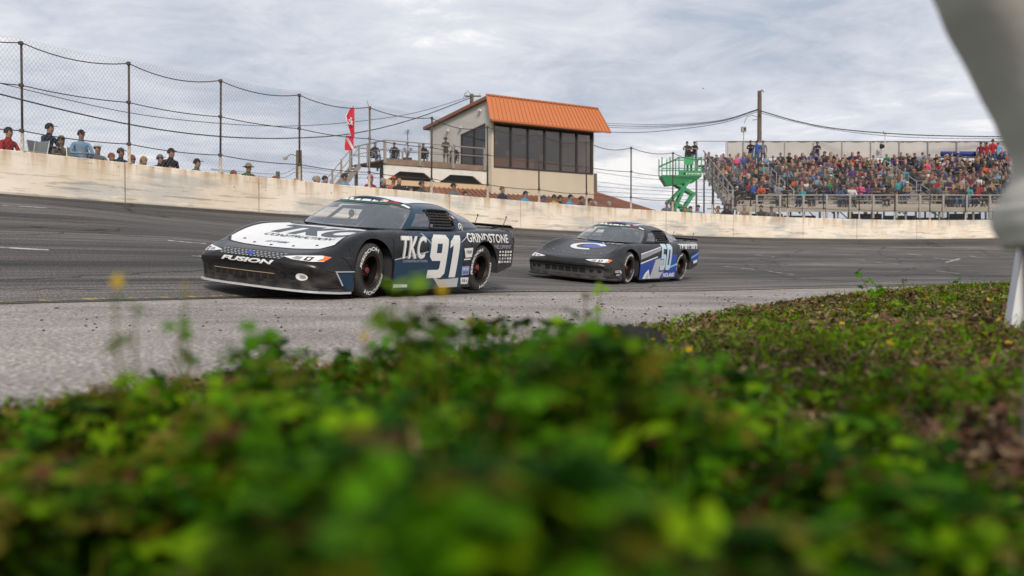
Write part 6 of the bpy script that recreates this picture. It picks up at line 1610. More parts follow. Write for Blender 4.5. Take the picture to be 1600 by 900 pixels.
p1, p1t = pole(1187, 142, 72, .17, "tall wooden utility pole rising behind the bleachers", extra=cap_fit)
def arm_fit(root, h):
    MB().beam((-.5, 0, h - .15), (.7, 0, h - .15), .09, .10).build("crossarm", M_wood, root)
    for x in (-.4, .0, .6): MB().lathe([(0, .0), (.05, .02), (.03, .08), (.06, .12), (0, .16)], 8, 'z', (x, 0, h - .08)).build("insulator", M_lampw, root)
    MB().tube([(.0, 0, h - .1), (-.3, 0, h + .25), (-.5, 0, h + .05), (-.6, 0, h - .3)], .02, 5).build("drop_cable", M_wire, root)
p2, p2t = pole(737, 147, 74, .17, "utility pole top with crossarm showing above the press tower roof", extra=arm_fit)
def lamp_fit(root, h): MB().tube([(0, 0, h - .25), (-.35, 0, h - .15), (-.55, 0, h - .3)], .025, 5).box((-.58, 0, h - .34), (.16, .12, .10)).build("lamp_arm", M_steel, root)
pole(467, 235, 42, .14, "short thick wooden pole with a small lamp arm behind the wall", extra=lamp_fit)
pole(434, 268, 60, .14, "small distant wooden pole between two fence posts"); pole(930, 271, 75, .17, "wooden pole stub just right of the press tower")
def wire(pts, r, label, group="overhead wires"):
    P_ = [at(*p) for p in pts]; P2 = catmull(np.array([tuple(p) for p in P_]), np.linspace(0, len(P_) - 1, (len(P_) - 1) * 5 + 1)); c = Vector(P2[0])
    o = MB().tube([Vector(p) - c for p in P2], r, 4).build("power_line", M_wire, None); o.location = c; tag(o, label, "wire", group)
wire([(737, 152, 73.5), (649, 185, 68), (555, 208, 62), (449, 216, 56), (329, 212, 50), (190, 192, 44), (0, 147, 38), (-120, 110, 34)], .030, "thick overhead wire sagging from the tower's pole to the upper left")
wire([(737, 150, 73.5), (649, 176, 69), (555, 190, 64), (449, 197, 59), (329, 191.6, 54), (190, 174, 49), (0, 130, 43), (-120, 98, 39)], .018, "thin overhead wire just above the thick one left of the tower")
for k, (dy, lab) in enumerate(((0, "upper"), (3, "second"), (6, "third"), (13, "lowest"))):
    wire([(1185, 170 + dy * .3, 71.5), (1130, 187 + dy * .35, 72), (1060, 194 + dy * .6, 73), (990, 194 + dy, 74), (900, 190 + dy, 75), (780, 176 + dy, 76)], .016 + .005 * (k % 2), lab + " of the wires strung between the two utility poles")
wire([(1188, 173, 71.5), (1240, 188, 71), (1300, 200, 70), (1383, 208, 69), (1470, 212, 70), (1600, 213, 71), (1750, 205, 72)], .035, "thick wire bundle running right from the utility pole above the canvas screen")
wire([(1188, 176, 71.5), (1240, 190, 71), (1300, 202, 70), (1383, 212, 69), (1470, 216, 70), (1600, 216, 71), (1750, 208, 72)], .018, "thin wire just under the bundle above the canvas screen")
for k, y in enumerate((283, 296, 301, 307, 313)): wire([(932, y - 14 + k * 2, 95), (1010, y - 4, 95), (1100, y, 95), (1160, y + 1, 95)], .018, ["topmost", "second", "third", "fourth", "lowest"][k] + " of the distant wires behind the scissor lift")
for k, y in enumerate((286, 292)): wire([(330, y - 22 - k * 5, 80), (434, y - 14, 80), (470, y - 24, 80), (555, y - 14, 80), (640, y - 16, 80)], .016, ["upper", "lower"][k] + " of the distant wires low behind the fence left of the deck")
s1 = at(1162, 202, 71.2); sp_ = empty("speaker_mast", (s1.x, s1.y, ztop), label="grey speaker box on a thin mast left of the utility pole", cat="speaker"); MB().tube([(0, 0, 0), (0, 0, s1.z - ztop)], .03, 6).build("mast", M_galv, sp_); MB().box((0, 0, s1.z - ztop), (.34, .25, .36)).build("speaker_box", M_steel, sp_); MB().box((0.06, -.13, s1.z - ztop), (.14, .02, .2)).build("grille", M_flat_black, sp_)
s2 = at(1383, 207, 70.9); sp_ = empty("speaker_mast", (s2.x, s2.y, ztop), label="white mast carrying the wires with a dark speaker before the canvas screen", cat="speaker"); MB().tube([(0, 0, 0), (0, 0, s2.z - ztop)], .035, 6).build("mast", M_lampw, sp_); MB().box((0, 0, s2.z - ztop), (.22, .15, .22)).build("junction_box", M_lampw, sp_); MB().tube([(-.35, -.1, s2.z - ztop - 1.0), (-.10, -.1, s2.z - ztop - .98)], [.20, .12], 10).build("horn_speaker", M_flat_black, sp_)
b_ = at(1099, 138, 60); bird = empty("bird", b_, label="tiny distant bird flying left of the utility pole", cat="bird"); MB().tube([(-.07, 0, 0), (0, 0, .005), (.06, 0, 0)], [.006, .025, .006], 6).add([(0, -.02, 0), (.03, 0, .07), (0, .02, 0)], [(0, 1, 2)]).add([(0, -.02, 0), (-.03, 0, .06), (0, .02, 0)], [(0, 1, 2)]).build("body", M_flat_black, bird)
# ------------------------------------------------------------------ infield vegetation
def leafmat(name, col, col2, tr=.35):
    if name in _M: return _M[name]
    m = bpy.data.materials.new(name); m.use_nodes = True; t = m.node_tree; N, L = t.nodes, t.links; b = N['Principled BSDF']; b.inputs['Roughness'].default_value = .7; b.inputs['Specular IOR Level'].default_value = .08
    tc = N.new('ShaderNodeTexCoord'); n = N.new('ShaderNodeTexNoise'); n.inputs['Scale'].default_value = 9; n.inputs['Detail'].default_value = 3; L.new(tc.outputs['Object'], n.inputs['Vector'])
    r = N.new('ShaderNodeMapRange'); r.inputs[1].default_value = .35; r.inputs[2].default_value = .65; L.new(n.outputs['Fac'], r.inputs[0])
    mx = N.new('ShaderNodeMix'); mx.data_type = 'RGBA'; mx.inputs[6].default_value = (*col, 1); mx.inputs[7].default_value = (*col2, 1); L.new(r.outputs[0], mx.inputs[0]); L.new(mx.outputs[2], b.inputs['Base Color'])
    tl = N.new('ShaderNodeBsdfTranslucent'); L.new(mx.outputs[2], tl.inputs[0]); ms = N.new('ShaderNodeMixShader'); ms.inputs[0].default_value = tr
    L.new(b.outputs[0], ms.inputs[1]); L.new(tl.outputs[0], ms.inputs[2]); L.new(ms.outputs[0], N['Material Output'].inputs[0]); _M[name] = m; return m
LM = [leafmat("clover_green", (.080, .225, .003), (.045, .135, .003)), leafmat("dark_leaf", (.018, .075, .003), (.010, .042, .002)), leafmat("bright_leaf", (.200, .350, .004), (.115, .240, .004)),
      leafmat("olive_leaf", (.105, .135, .006), (.115, .095, .008)), leafmat("yellowing_leaf", (.19, .16, .025), (.13, .12, .02)), leafmat("reddish_leaf", (.14, .045, .022), (.09, .05, .02)),
      leafmat("dead_leaf", (.20, .108, .064), (.095, .048, .028), .1), leafmat("pale_straw", (.34, .25, .15), (.20, .13, .07), .1), leafmat("dark_litter", (.028, .017, .011), (.04, .022, .014), .0), leafmat("flower_yellow", (.62, .46, .02), (.55, .36, .01), .3)]
rg_ = np.random.default_rng(11)
def leaf_template(kind):
    """quads (as vertex index rows) of one leaf lying in the xy plane, unit size"""
    V, Q = [], []
    def petal(a, ln, w, droop=.12):
        c, s = math.cos(a), math.sin(a); base = len(V)
        for u, v, z in ((.08, 0, 0), (.45, -w, .04), (.86, -w * .75, -droop * .5), (1.0, 0, -droop), (.86, w * .75, -droop * .5), (.45, w, .04)): V.append(((u * ln) * c - v * s, (u * ln) * s + v * c, z))
        Q.append((base, base + 1, base + 2, base + 3)); Q.append((base, base + 3, base + 4, base + 5))
    if kind == 'tri': [petal(a, 1, .40) for a in (PI / 2, PI / 2 + 1.9, PI / 2 - 1.9)]
    elif kind == 'lobe':
        for a, l in ((PI / 2, 1.0), (PI / 2 + .95, .85), (PI / 2 - .95, .85), (PI / 2 + 1.9, .65), (PI / 2 - 1.9, .65)): petal(a, l, .26)
    elif kind == 'single': petal(PI / 2, 1.6, .38, .3)
    elif kind == 'curl':
        V += [(-.3, 0, .05), (-.1, .5, .25), (.25, .5, .1), (.3, 0, -.05), (.12, -.6, .2), (-.22, -.5, .22)]; Q += [(0, 1, 2, 3), (0, 3, 4, 5)]
    elif kind == 'blade': V += [(-.035, 0, 0), (.035, 0, 0), (.05, .25, .55), (-.015, .22, .55), (.06, .75, .92), (.05, .8, .93)]; Q += [(0, 1, 2, 3), (3, 2, 4, 5)]
    elif kind == 'twig': V += [(-.02, -1, 0), (.02, -1, .02), (.03, 1, .03), (-.02, 1, .0), (.0, -1, .05), (.0, 1, .06)]; Q += [(0, 1, 2, 3), (1, 4, 5, 2)]
    elif kind == 'stem': V += [(-.05, 0, 0), (.05, 0, 0), (.03, .0, 1), (-.03, .0, 1), (0, -.05, 0), (0, .03, 1)]; Q += [(0, 1, 2, 3), (4, 1, 2, 5)]
    elif kind == 'flower': [petal(a, 1, .35, -.2) for a in (0, 1.257, 2.513, 3.77, 5.03)]
    return np.array(V, float), np.array(Q, int)
def scatter(pos, size, kind, tilt, mi, yaw=None, zs=None):
    """pos (n,3), size (n,), tilt (n,) lean from level; returns V,Q,M"""
    T, Q = leaf_template(kind); n = len(pos); yaw = rg_.uniform(0, 2 * PI, n) if yaw is None else yaw; ax = rg_.uniform(0, 2 * PI, n)
    c, s = np.cos(yaw), np.sin(yaw); P = np.repeat(T[None], n, 0) * size[:, None, None]
    if zs is not None: P[:, :, 2] = T[None, :, 2] * zs[:, None]
    x = P[:, :, 0] * c[:, None] - P[:, :, 1] * s[:, None]; y = P[:, :, 0] * s[:, None] + P[:, :, 1] * c[:, None]; z = P[:, :, 2]
    kx, ky = np.cos(ax)[:, None], np.sin(ax)[:, None]; ct, st = np.cos(tilt)[:, None], np.sin(tilt)[:, None]; dot = kx * x + ky * y
    X = x * ct + ky * z * st + kx * dot * (1 - ct); Y = y * ct - kx * z * st + ky * dot * (1 - ct); Z = z * ct + (kx * y - ky * x) * st
    V = np.stack([X, Y, Z], -1) + pos[:, None, :]; m = len(T); F_ = (Q[None] + (np.arange(n) * m)[:, None, None]).reshape(-1, 4)
    return V.reshape(-1, 3), F_, np.repeat(mi, len(Q))
class Bag:
    def __init__(s): s.V, s.F, s.M, s.n = [], [], [], 0
    def add(s, V, F_, M): s.V.append(V); s.F.append(F_ + s.n); s.M.append(M); s.n += len(V)
    def build(s, name, label, cat):
        o = link(name, fast_mesh(name, np.concatenate(s.V), np.concatenate(s.F), LM, np.concatenate(s.M))); tag(o, label, cat, kind='stuff'); return o
def pick(n, w): w = np.array(w, float); return rg_.choice(len(w), n, p=w / w.sum())
def gz(x, y): return ground_z(x, y)
def vnoise(x, y, s, seed=0):
    """cheap smooth noise 0..1"""
    r = np.random.default_rng(seed); v = np.zeros_like(x)
    for k in range(6):
        a = r.uniform(0, 2 * PI); f = s * r.uniform(.6, 2.0); p = r.uniform(0, 2 * PI); v = v + np.sin((x * math.cos(a) + y * math.sin(a)) * f + p)
    return np.clip(v / 6 * .9 + .5, 0, 1)
# --- the leafy mound right in front of the lens
sx = [-900, 0, 120, 260, 330, 400, 480, 560, 640, 720, 800, 880, 960, 1030, 1090, 1160, 1260, 1360, 1460, 1560, 2200]
sy = [720, 652, 622, 600, 590, 548, 566, 560, 548, 532, 528, 524, 532, 560, 592, 620, 668, 728, 790, 850, 950]
sdd = [1.2, 1.5, 1.6, 1.7, 1.7, 1.8, 1.8, 1.8, 1.9, 2.0, 2.0, 2.0, 1.9, 1.8, 1.6, 1.45, 1.25, 1.1, .95, .85, .7]
def mound_height(x, y):
    px = x / y * F + 800; d = np.interp(px, sx, sdd); zt_ = CH - (np.interp(px, sx, sy) - HY) / F * d; k = np.clip(1.25 - np.maximum(0, y - d) * 2.6, 0.12, 1.0)
    return np.maximum(zt_ * k * (.74 + .62 * vnoise(x, y, 13, 4)), .03), d
n = 27000
y = .40 + (3.0 - .40) * rg_.random(n) ** 1.25; x = (rg_.random(n) * 2 - 1) * .64 * y * 1.05
h, d = mound_height(x, y); clump = vnoise(x, y, 24, 9); keep = (rg_.random(n) < np.clip((clump - .30) * 2.6, .03, 1)) & (edge_dist(x, y) > -.15) & (y < d + .35)
x, y, h, d, clump = x[keep], y[keep], h[keep], d[keep], clump[keep]; u = rg_.random(len(x)) ** .55
z = gz(x, y) + h * (.15 + .85 * u) - .02; z = np.minimum(z, CH - .035 * y - .034)
bag = Bag(); half = rg_.random(len(x))
for kd, lo, hi, sz in (('tri', 0, .45, (.014, .031)), ('lobe', .45, .85, (.017, .038)), ('single', .85, 1, (.013, .026))):
    m = (half >= lo) & (half < hi); nn = m.sum(); tone = pick(nn, [34, 34, 12, 12, 2, 4]); low_ = u[m] < .35; tone[low_ & (rg_.random(nn) < .5)] = 1  # half the low leaves turned dark to paint shade into the mound
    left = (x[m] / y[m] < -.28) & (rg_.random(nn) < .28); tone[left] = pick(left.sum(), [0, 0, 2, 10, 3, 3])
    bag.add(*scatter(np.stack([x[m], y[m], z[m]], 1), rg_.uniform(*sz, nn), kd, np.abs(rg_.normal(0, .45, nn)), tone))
ns = 5200; ii = rg_.integers(0, len(x), ns); hh = z[ii] - gz(x[ii], y[ii])
bag.add(*scatter(np.stack([x[ii], y[ii], gz(x[ii], y[ii])], 1), np.full(ns, .022), 'stem', np.abs(rg_.normal(0, .12, ns)), pick(ns, [8, 4, 6, 6, 1, 5]), zs=np.maximum(hh, .02)))
nl = 2600; yy = .45 + 1.8 * rg_.random(nl); xx = (rg_.random(nl) * 2 - 1) * .66 * yy
bag.add(*scatter(np.stack([xx, yy, gz(xx, yy) + rg_.uniform(.0, .05, nl)], 1), rg_.uniform(.015, .035, nl), 'curl', np.abs(rg_.normal(0, .5, nl)), 6 + pick(nl, [5, 2, 4])))  # dead litter at the base, part brownish-black to deepen the painted shade
nb2 = 1500; yb2 = .6 + 2.0 * rg_.random(nb2); xb2 = (rg_.random(nb2) * 2 - 1) * .62 * yb2; hb2, _d = mound_height(xb2, yb2); okb = (edge_dist(xb2, yb2) > -.1) & (yb2 < _d + .3); xb2, yb2, hb2 = xb2[okb], yb2[okb], hb2[okb]; nb2 = len(xb2)
bag.add(*scatter(np.stack([xb2, yb2, gz(xb2, yb2)], 1), np.maximum(hb2 * rg_.uniform(.35, .80, nb2), .04), 'blade', np.abs(rg_.normal(0, .3, nb2)), pick(nb2, [10, 6, 6, 12, 3, 5, 0, 5])))
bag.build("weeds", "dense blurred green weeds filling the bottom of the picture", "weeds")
# --- lower cover over the rest of the infield
def field(n, ymin, ymax, p, xr=(-1.0, .72)):
    y = ymin * (ymax / ymin) ** (rg_.random(n) ** p); x = (xr[0] + (xr[1] - xr[0]) * rg_.random(n)) * y; k = edge_dist(x, y) > rg_.uniform(-.10, .12, n); return x[k], y[k]
bag = Bag(); x, y = field(125000, 1.2, 26, .75, (-.62, .66)); green = vnoise(x, y, 3.2, 21) * .6 + vnoise(x, y, 9, 22) * .4; edge = np.clip(edge_dist(x, y) / 1.0, 0, 1)
g = (rg_.random(len(x)) < np.clip((green - .625) * 4.2 + .18 + (1 - edge) * .15, .05, .95)); xg, yg = x[g], y[g]; ng = len(xg); sc = np.clip(yg / 4, 1, 2.2)
tone = pick(ng, [22, 5, 30, 28, 10, 9]); hf = rg_.random(ng); zg = gz(xg, yg) + rg_.uniform(.004, .07, ng) * (.4 + green[g])
for kd, lo, hi in (('tri', 0, .55), ('lobe', .55, .8), ('single', .8, 1)):
    m = (hf >= lo) & (hf < hi); bag.add(*scatter(np.stack([xg[m], yg[m], zg[m]], 1), rg_.uniform(.009, .021, m.sum()) * sc[m], kd, np.abs(rg_.normal(0, .5, m.sum())), tone[m]))
bag.build("ground_cover", "low green and reddish weeds over the infield", "weeds")
bag = Bag(); xb, yb = x[~g], y[~g]; nb_ = len(xb); hf = rg_.random(nb_); sc = np.clip(yb / 4, 1, 2.2)
m = hf < .55; bag.add(*scatter(np.stack([xb[m], yb[m], gz(xb[m], yb[m]) + rg_.uniform(.005, .05, m.sum())], 1), rg_.uniform(.010, .032, m.sum()) * sc[m], 'curl', np.abs(rg_.normal(0, .5, m.sum())), 6 + pick(m.sum(), [7, 3, 2.5])))
m = (hf >= .55) & (hf < .95); bag.add(*scatter(np.stack([xb[m], yb[m], gz(xb[m], yb[m]) + rg_.uniform(.005, .03, m.sum())], 1), rg_.uniform(.03, .10, m.sum()), 'twig', np.abs(rg_.normal(0, .2, m.sum())), 6 + pick(m.sum(), [3, 5, 3])))
bag.build("leaf_litter", "brown mown clippings and dead leaves on the infield", "leaf litter")
bag = Bag(); x, y = field(42000, 1.4, 26, .75, (-.55, .66)); keep = rg_.random(len(x)) < .25 + vnoise(x, y, 2.2, 31); x, y = x[keep], y[keep]; n_ = len(x); e_ = 1 - np.clip(edge_dist(x, y) / 1.2, 0, 1)
tone = pick(n_, [20, 8, 20, 22, 4, 3]); red = rg_.random(n_) < .30 * e_; tone[red] = 5; tone[(rg_.random(n_) < .12)] = 7
bag.add(*scatter(np.stack([x, y, gz(x, y) - .005], 1), rg_.uniform(.045, .10, n_) * np.clip(y / 9, 1, 1.5), 'blade', np.abs(rg_.normal(0, .35, n_)), tone))
bag.build("grass", "short rough grass along the infield edge", "grass")
bag = Bag(); x, y = field(240, 2.0, 14, .8, (.0, .6)); n_ = len(x); bag.add(*scatter(np.stack([x, y, gz(x, y) + rg_.uniform(.03, .09, n_)], 1), rg_.uniform(.008, .014, n_), 'flower', np.abs(rg_.normal(0, .4, n_)), np.full(n_, 9)))
bag.build("small_flowers", "scattered tiny yellow flowers in the infield grass", "flowers")
# --- tall sprigs one can tell apart
def sprig(px, py, d, label, leaves=5, flower=False, lean=0.0, size=.022, tone=0, red=False):
    t = at(px, py, d); z0 = float(gz(np.array(t.x - lean), np.array(t.y))); root = empty("weed_sprig", (t.x - lean, t.y, z0), label=label, cat="weed"); h = t.z - z0
    pts = [Vector((lean * (k / 6) ** 1.4 + .004 * math.sin(k * 2.1), .003 * math.cos(k * 1.7), h * k / 6)) for k in range(7)]
    MB().tube(pts, [.0022] * 4 + [.0018, .0014, .001], 5).build("stem", LM[5 if red else 3], root)
    for k in range(leaves):
        f = 1.0 - k * .13 - (.06 if flower else 0)
        if f < .1: break
        i_ = int(f * 6); c = pts[min(i_, 6)] if i_ >= 6 else pts[i_].lerp(pts[i_ + 1], f * 6 - i_); a = k * 2.4 + px; off = Vector((math.cos(a), math.sin(a), .25)) * size * rg_.uniform(.6, 1.4) * (0 if k == 0 and not flower else 1)
        if off.length > .001: MB().tube([c, c + off], .0011, 4).build("leaf_stalk", LM[3], root)
        V_, Q_, M_ = scatter(np.array([tuple(c + off)]), np.array([size * rg_.uniform(.8, 1.2)]), 'lobe' if k % 2 else 'tri', np.array([rg_.uniform(.3, 1.1)]), np.array([0])); link("leaf", fast_mesh("leaf", V_, Q_, [LM[tone]]), root)
    if flower:
        for q in range(2): V_, Q_, M_ = scatter(np.array([tuple(pts[-1] + Vector((0, 0, .002 * q)))]), np.array([size * (.62 + .2 * q)]), 'flower', np.array([.5 + q * .8]), np.array([0])); link("flower", fast_mesh("flower", V_, Q_, [LM[9]]), root)
for a in [dict(px=185, py=443, d=.95, label="thin sprig with yellow flower rising alone against the track at far left", leaves=1, flower=True, size=.0085),
          dict(px=214, py=478, d=1.0, label="green leafed sprig just right of the left yellow flower", leaves=3, size=.018, tone=2),
          dict(px=290, py=452, d=1.05, label="faint yellowish sprig rising before the front of the white-hooded car", leaves=0, flower=True, size=.0085),
          dict(px=281, py=513, d=1.1, label="dark green sprig left of centre before the pale apron", leaves=3, size=.018, tone=0),
          dict(px=404, py=520, d=1.15, label="broad leafed sprig standing over the weeds left of centre", leaves=5, size=.026, tone=0),
          dict(px=420, py=528, d=1.2, label="second broad leafed sprig leaning right beside it", leaves=5, size=.022, tone=0, lean=.03),
          dict(px=648, py=438, d=1.0, label="tall bright green sprig crossing the front wheel of the white-hooded car", leaves=4, size=.024, tone=2),
          dict(px=618, py=450, d=1.02, label="bright green sprig left of the tallest one before the car's front wheel", leaves=3, size=.021, tone=2, lean=-.02),
          dict(px=690, py=455, d=.98, label="sprig with yellow flower right of the car's front wheel", leaves=0, flower=True, size=.0085),
          dict(px=668, py=492, d=1.25, label="dark broad leafed sprig standing centrally above the weeds", leaves=6, size=.030, tone=1),
          dict(px=640, py=500, d=1.3, label="dark leafed sprig just left of the central one", leaves=4, size=.022, tone=1, lean=.02),
          dict(px=571, py=528, d=1.15, label="short sprig with small yellow flower left of centre", leaves=1, flower=True, size=.009),
          dict(px=938, py=452, d=1.8, label="pale green sprig rising before the nose of the second car", leaves=4, size=.017, tone=2),
          dict(px=916, py=462, d=1.8, label="reddish bud sprig left of the pale green one before the second car", leaves=2, size=.012, tone=3, red=True),
          dict(px=894, py=488, d=1.7, label="green leafed sprig at the crest of the weeds near the black scrap", leaves=4, size=.022, tone=0),
          dict(px=998, py=566, d=1.5, label="sprig with bright yellow flower right of the black scrap", leaves=2, flower=True, size=.014),
          dict(px=960, py=520, d=1.6, label="sprig with yellow flower in front of the black scrap", leaves=1, flower=True, size=.012),
          dict(px=1340, py=424, d=6.0, label="tall curving weed stem rising against the track right of the second car", leaves=7, size=.032, tone=0, lean=-.12),
          dict(px=1366, py=442, d=6.1, label="leafy weed stem just right of the tall curving stem", leaves=6, size=.03, tone=0, lean=-.08),
          dict(px=1412, py=438, d=7.0, label="weed stem over the brown clump on the horizon of the grass", leaves=6, size=.03, tone=3),
          dict(px=1497, py=436, d=6.5, label="upright green weed on the grass edge near the right", leaves=7, size=.034, tone=0)]: sprig(**a)
# brown clump near the grass edge
cl = Bag(); cc = at(1425, 447, 7.2); n_ = 700; a = rg_.uniform(0, 2 * PI, n_); r_ = rg_.random(n_) ** .6; P_ = np.stack([cc.x + .33 * r_ * np.cos(a), cc.y + .25 * r_ * np.sin(a), gz(np.full(n_, cc.x), np.full(n_, cc.y)) + .09 * rg_.random(n_) * (1.1 - r_)], 1)
cl.add(*scatter(P_[:450], rg_.uniform(.02, .05, 450), 'curl', np.abs(rg_.normal(0, .7, 450)), 6 + pick(450, [4, 1, 6]))); cl.add(*scatter(P_[450:], rg_.uniform(.04, .09, 250), 'twig', np.abs(rg_.normal(0, .7, 250)), 6 + pick(250, [4, 2, 4])))
cl.build("dead_plant_clump", "dark brown clump of dead weeds on the grass edge near the right", "dead plants")

# ------------------------------------------------------------------ rubber scraps on the apron
n_ = 300; mb = MB(); rr = random.Random(17)
for _ in range(n_):
    px = rr.choice([rr.uniform(60, 1400), rr.uniform(680, 1250)]); py = rr.uniform(462, 520) if px < 900 else rr.uniform(455, 500)
    d = CH * F / (py - HY); q = at(px, py, d); s_ = rr.uniform(.004, .013) * (1 if rr.random() < .85 else 1.9)
    mb.box((q.x, q.y, .045 * max(0, 1 - edge_dist(q.x, q.y) * -.0) * .0 + s_ * .3 + .012), (s_ * rr.uniform(1, 3.2), s_ * rr.uniform(.8, 1.6), s_ * .6), (rr.uniform(-.3, .3), rr.uniform(-.3, .3), rr.uniform(0, 3)), taper=.6)
ap_bvh = BVHTree.FromPolygons([v.co for v in apron.data.vertices], [tuple(p.vertices) for p in apron.data.polygons])
for k in range(0, len(mb.v), 8):
    c = sum((Vector(v) for v in mb.v[k:k + 8]), Vector()) / 8; h = ap_bvh.ray_cast(c + Vector((0, 0, 1)), Vector((0, 0, -1)))[0]; dz = (h.z if h else 0) - c.z + .004
    for i_ in range(k, k + 8): v = mb.v[i_]; mb.v[i_] = (v[0], v[1], v[2] + dz)
o = mb.build("rubber_debris", M_flat_black); tag(o, "small black rubber crumbs scattered over the pale apron", "debris", kind='stuff')
sc0 = at(975, 548, 3.6); z0 = float(gz(np.array(sc0.x), np.array(sc0.y))); scrap = empty("tyre_scrap", (sc0.x, sc0.y, z0 + .005), (0, 0, .25), "curved black piece of tyre tread lying in the weeds right of centre", "tyre scrap")
m = MB(); pts = [Vector((.16 * math.cos(a), 0, .075 * math.sin(a))) for a in np.linspace(.05, PI - .05, 14)]
for a, b in zip(pts[:-1], pts[1:]): m.beam(a, b, .09, .016, up=(0, 1, 0)); m.beam(a + Vector((0, .0, .008)), a.lerp(b, .35) + Vector((0, 0, .012)), .085, .022, up=(0, 1, 0))
m.build("tread", M_rubber, scrap)

# ------------------------------------------------------------------ white post and the person beside the camera
pp = at(1581, 500, 4.3); z0 = float(gz(np.array(pp.x), np.array(pp.y))); post = empty("white_post", (pp.x + .03, pp.y, z0 - .02), (0, math.radians(9), 0), "leaning white painted post standing in the grass behind the grey trousers", "post")
M_wp = mat("white_post_paint", (.66, .67, .68), .5, noise=.4, nscale=3); MB().box((0, 0, .36), (.115, .06, .72)).build("shaft", M_wp, post); MB().box((0, 0, .73), (.13, .075, .025), taper=.7).build("cap", M_wp, post)
M_trous = mat("pale_grey_trouser_cloth", (.54, .52, .47), .9, noise=.7, nscale=3.2, col2=(.40, .38, .34), bump=.5, bscale=6); M_shirtp = cloth('olive')
per = empty("person", (.82, 1.36, .03), label="person in loose pale grey trousers with rolled hem standing at the right edge", cat="person")
O2 = per.location
def rel(*p): return tuple(Vector(p) - O2)
J = dict(pelvis=((1.10, 1.42, 1.02), (.16, .12)), waist=((1.10, 1.42, 1.18), .14), chest=((1.07, 1.40, 1.38), (.18, .13)), collar=((1.04, 1.38, 1.52), (.10, .08)), neck=((1.02, 1.37, 1.59), .055), jaw=((.98, 1.36, 1.65), (.075, .07)), brow=((.99, 1.36, 1.73), (.095, .08)), crown=((1.0, 1.36, 1.81), .06), nose=((.88, 1.355, 1.68), .014),
         kna=((.745, 1.36, .74), .065), ana=((.752, 1.375, .15), .037), toa=((.80, 1.22, .06), (.045, .035)), hpa=((1.02, 1.40, .95), .10), knb=((1.18, 1.60, .55), .065), anb=((1.35, 1.62, .14), .042), tob=((1.20, 1.60, .06), (.045, .035)), hpb=((1.14, 1.50, .95), .10),
         sha=((1.02, 1.22, 1.46), .06), ela=((.86, 1.16, 1.30), .045), wra=((.80, 1.26, 1.52), .032), haa=((.80, 1.28, 1.60), (.04, .025)), shb=((1.08, 1.56, 1.46), .06), elb=((.90, 1.62, 1.30), .045), wrb=((.80, 1.46, 1.48), .032), hab=((.78, 1.42, 1.55), (.04, .025)))
E = [('pelvis', 'waist'), ('waist', 'chest'), ('chest', 'collar'), ('collar', 'neck'), ('neck', 'jaw'), ('jaw', 'brow'), ('brow', 'crown'), ('jaw', 'nose')]
for k in 'ab': E += [('pelvis', 'hp' + k), ('hp' + k, 'kn' + k), ('kn' + k, 'an' + k), ('an' + k, 'to' + k), ('chest', 'sh' + k), ('sh' + k, 'el' + k), ('el' + k, 'wr' + k), ('wr' + k, 'ha' + k)]
PTS = {('neck', 'jaw'): 0, ('jaw', 'brow'): 0, ('brow', 'crown'): 0, ('jaw', 'nose'): 0, ('collar', 'neck'): 0}
for k in 'ab': PTS.update({('pelvis', 'hp' + k): 2, ('hp' + k, 'kn' + k): 2, ('kn' + k, 'an' + k): 0, ('an' + k, 'to' + k): 3, ('el' + k, 'wr' + k): 1, ('wr' + k, 'ha' + k): 0})
bme = body_from_skeleton("photographer_body", {a: (rel(*b[0]), b[1]) for a, b in J.items()}, E, PTS, 2)
for i_, m_ in enumerate((mat("sunburnt_leg_skin", (.24, .15, .11), .6, noise=.3, nscale=9), M_shirtp, M_trous, mat("white_shoe", (.45, .44, .42), .6))): bme.materials[i_] = m_
link("body", bme, per)
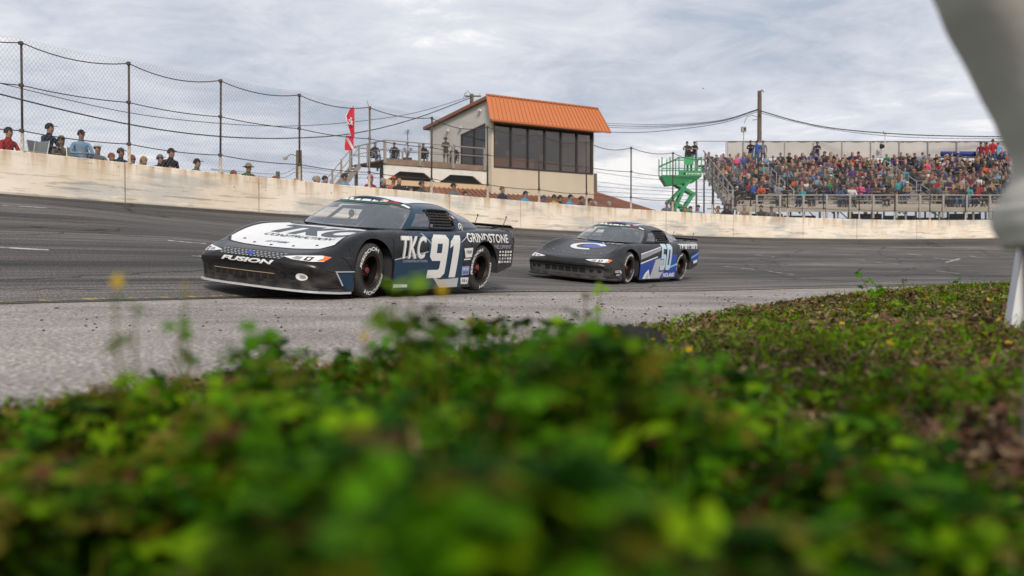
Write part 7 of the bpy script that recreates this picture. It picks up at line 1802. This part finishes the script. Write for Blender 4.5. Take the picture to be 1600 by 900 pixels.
def loft(name, rows, material, folds, seed, parent, th=.006):
    """rows: (centre, rx, ry, axis tilt) rings of loose cloth"""
    m = MB(); n_ = 40; ph = random.Random(seed).uniform(0, 6)
    P_ = catmull(np.array([r_ for r_ in rows]), np.linspace(0, len(rows) - 1, (len(rows) - 1) * 6 + 1)); K = len(P_)
    for j, (cx, cy, cz, rx, ry, sl) in enumerate(P_):
        for k in range(n_):
            a = 2 * PI * k / n_; w = 1 + folds * .55 * (math.sin(3 * a + j * .5 + ph) * .5 + math.sin(7 * a - j * .33 + ph * 2) * .3 + math.sin(2 * a + j * 1.1) * .35)
            X, Y = rx * math.cos(a) * w, ry * math.sin(a) * w; m.v.append((cx + X - O2.x, cy + Y - O2.y, cz + X * sl - O2.z))
    for j in range(K - 1):
        for k in range(n_): k2 = (k + 1) % n_; m.f.append((j * n_ + k, j * n_ + k2, (j + 1) * n_ + k2, (j + 1) * n_ + k)); m.m.append(0)
    o = m.build(name, material, parent, True); md = o.modifiers.new("s", 'SOLIDIFY'); md.thickness = th; md.offset = -1; return o
loft("trousers", [(1.06, 1.41, 1.12, .19, .17, 0), (1.0, 1.40, .98, .19, .16, .2), (.86, 1.38, .88, .15, .14, .1), (.725, 1.36, .79, .145, .13, -.1), (.722, 1.36, .705, .125, .12, -.1), (.76, 1.36, .62, .115, .11, -.05), (.792, 1.36, .55, .110, .11, 0), (.800, 1.36, .50, .098, .11, .05), (.80, 1.36, .468, .118, .12, .1), (.80, 1.36, .44, .122, .12, .12), (.80, 1.36, .420, .108, .108, .14)], M_trous, .035, 5, per)
loft("trouser_hem", [(.80, 1.36, .458, .124, .125, .1), (.80, 1.36, .44, .127, .126, .12), (.80, 1.36, .415, .118, .118, .14), (.80, 1.36, .408, .108, .108, .14)], M_trous, .03, 5, per)
loft("trousers", [(1.12, 1.48, 1.05, .17, .15, 0), (1.15, 1.53, .80, .14, .13, 0), (1.19, 1.60, .56, .12, .11, 0), (1.27, 1.61, .40, .11, .11, 0), (1.30, 1.61, .34, .11, .11, 0)], M_trous, .03, 8, per)
MB().tube([rel(.756, 1.372, .235), rel(.755, 1.372, .20), rel(.752, 1.374, .12), rel(.756, 1.365, .08)], [.044, .043, .042, .047], 14).build("sock", mat("pale_sock", (.27, .26, .25), .9, noise=.5, nscale=20), per, True)
loft("shirt", [(1.10, 1.42, 1.0, .20, .17, 0), (1.10, 1.42, 1.2, .18, .16, 0), (1.07, 1.40, 1.40, .20, .20, 0), (1.05, 1.39, 1.50, .14, .13, 0)], M_shirtp, .02, 3, per)
hm = headwear('cap', (0, 0, 0)).mesh("cap", [cloth('grey')], True); link("cap", hm, per, rel(.985, 1.36, 1.73), (0, 0, -PI / 2))
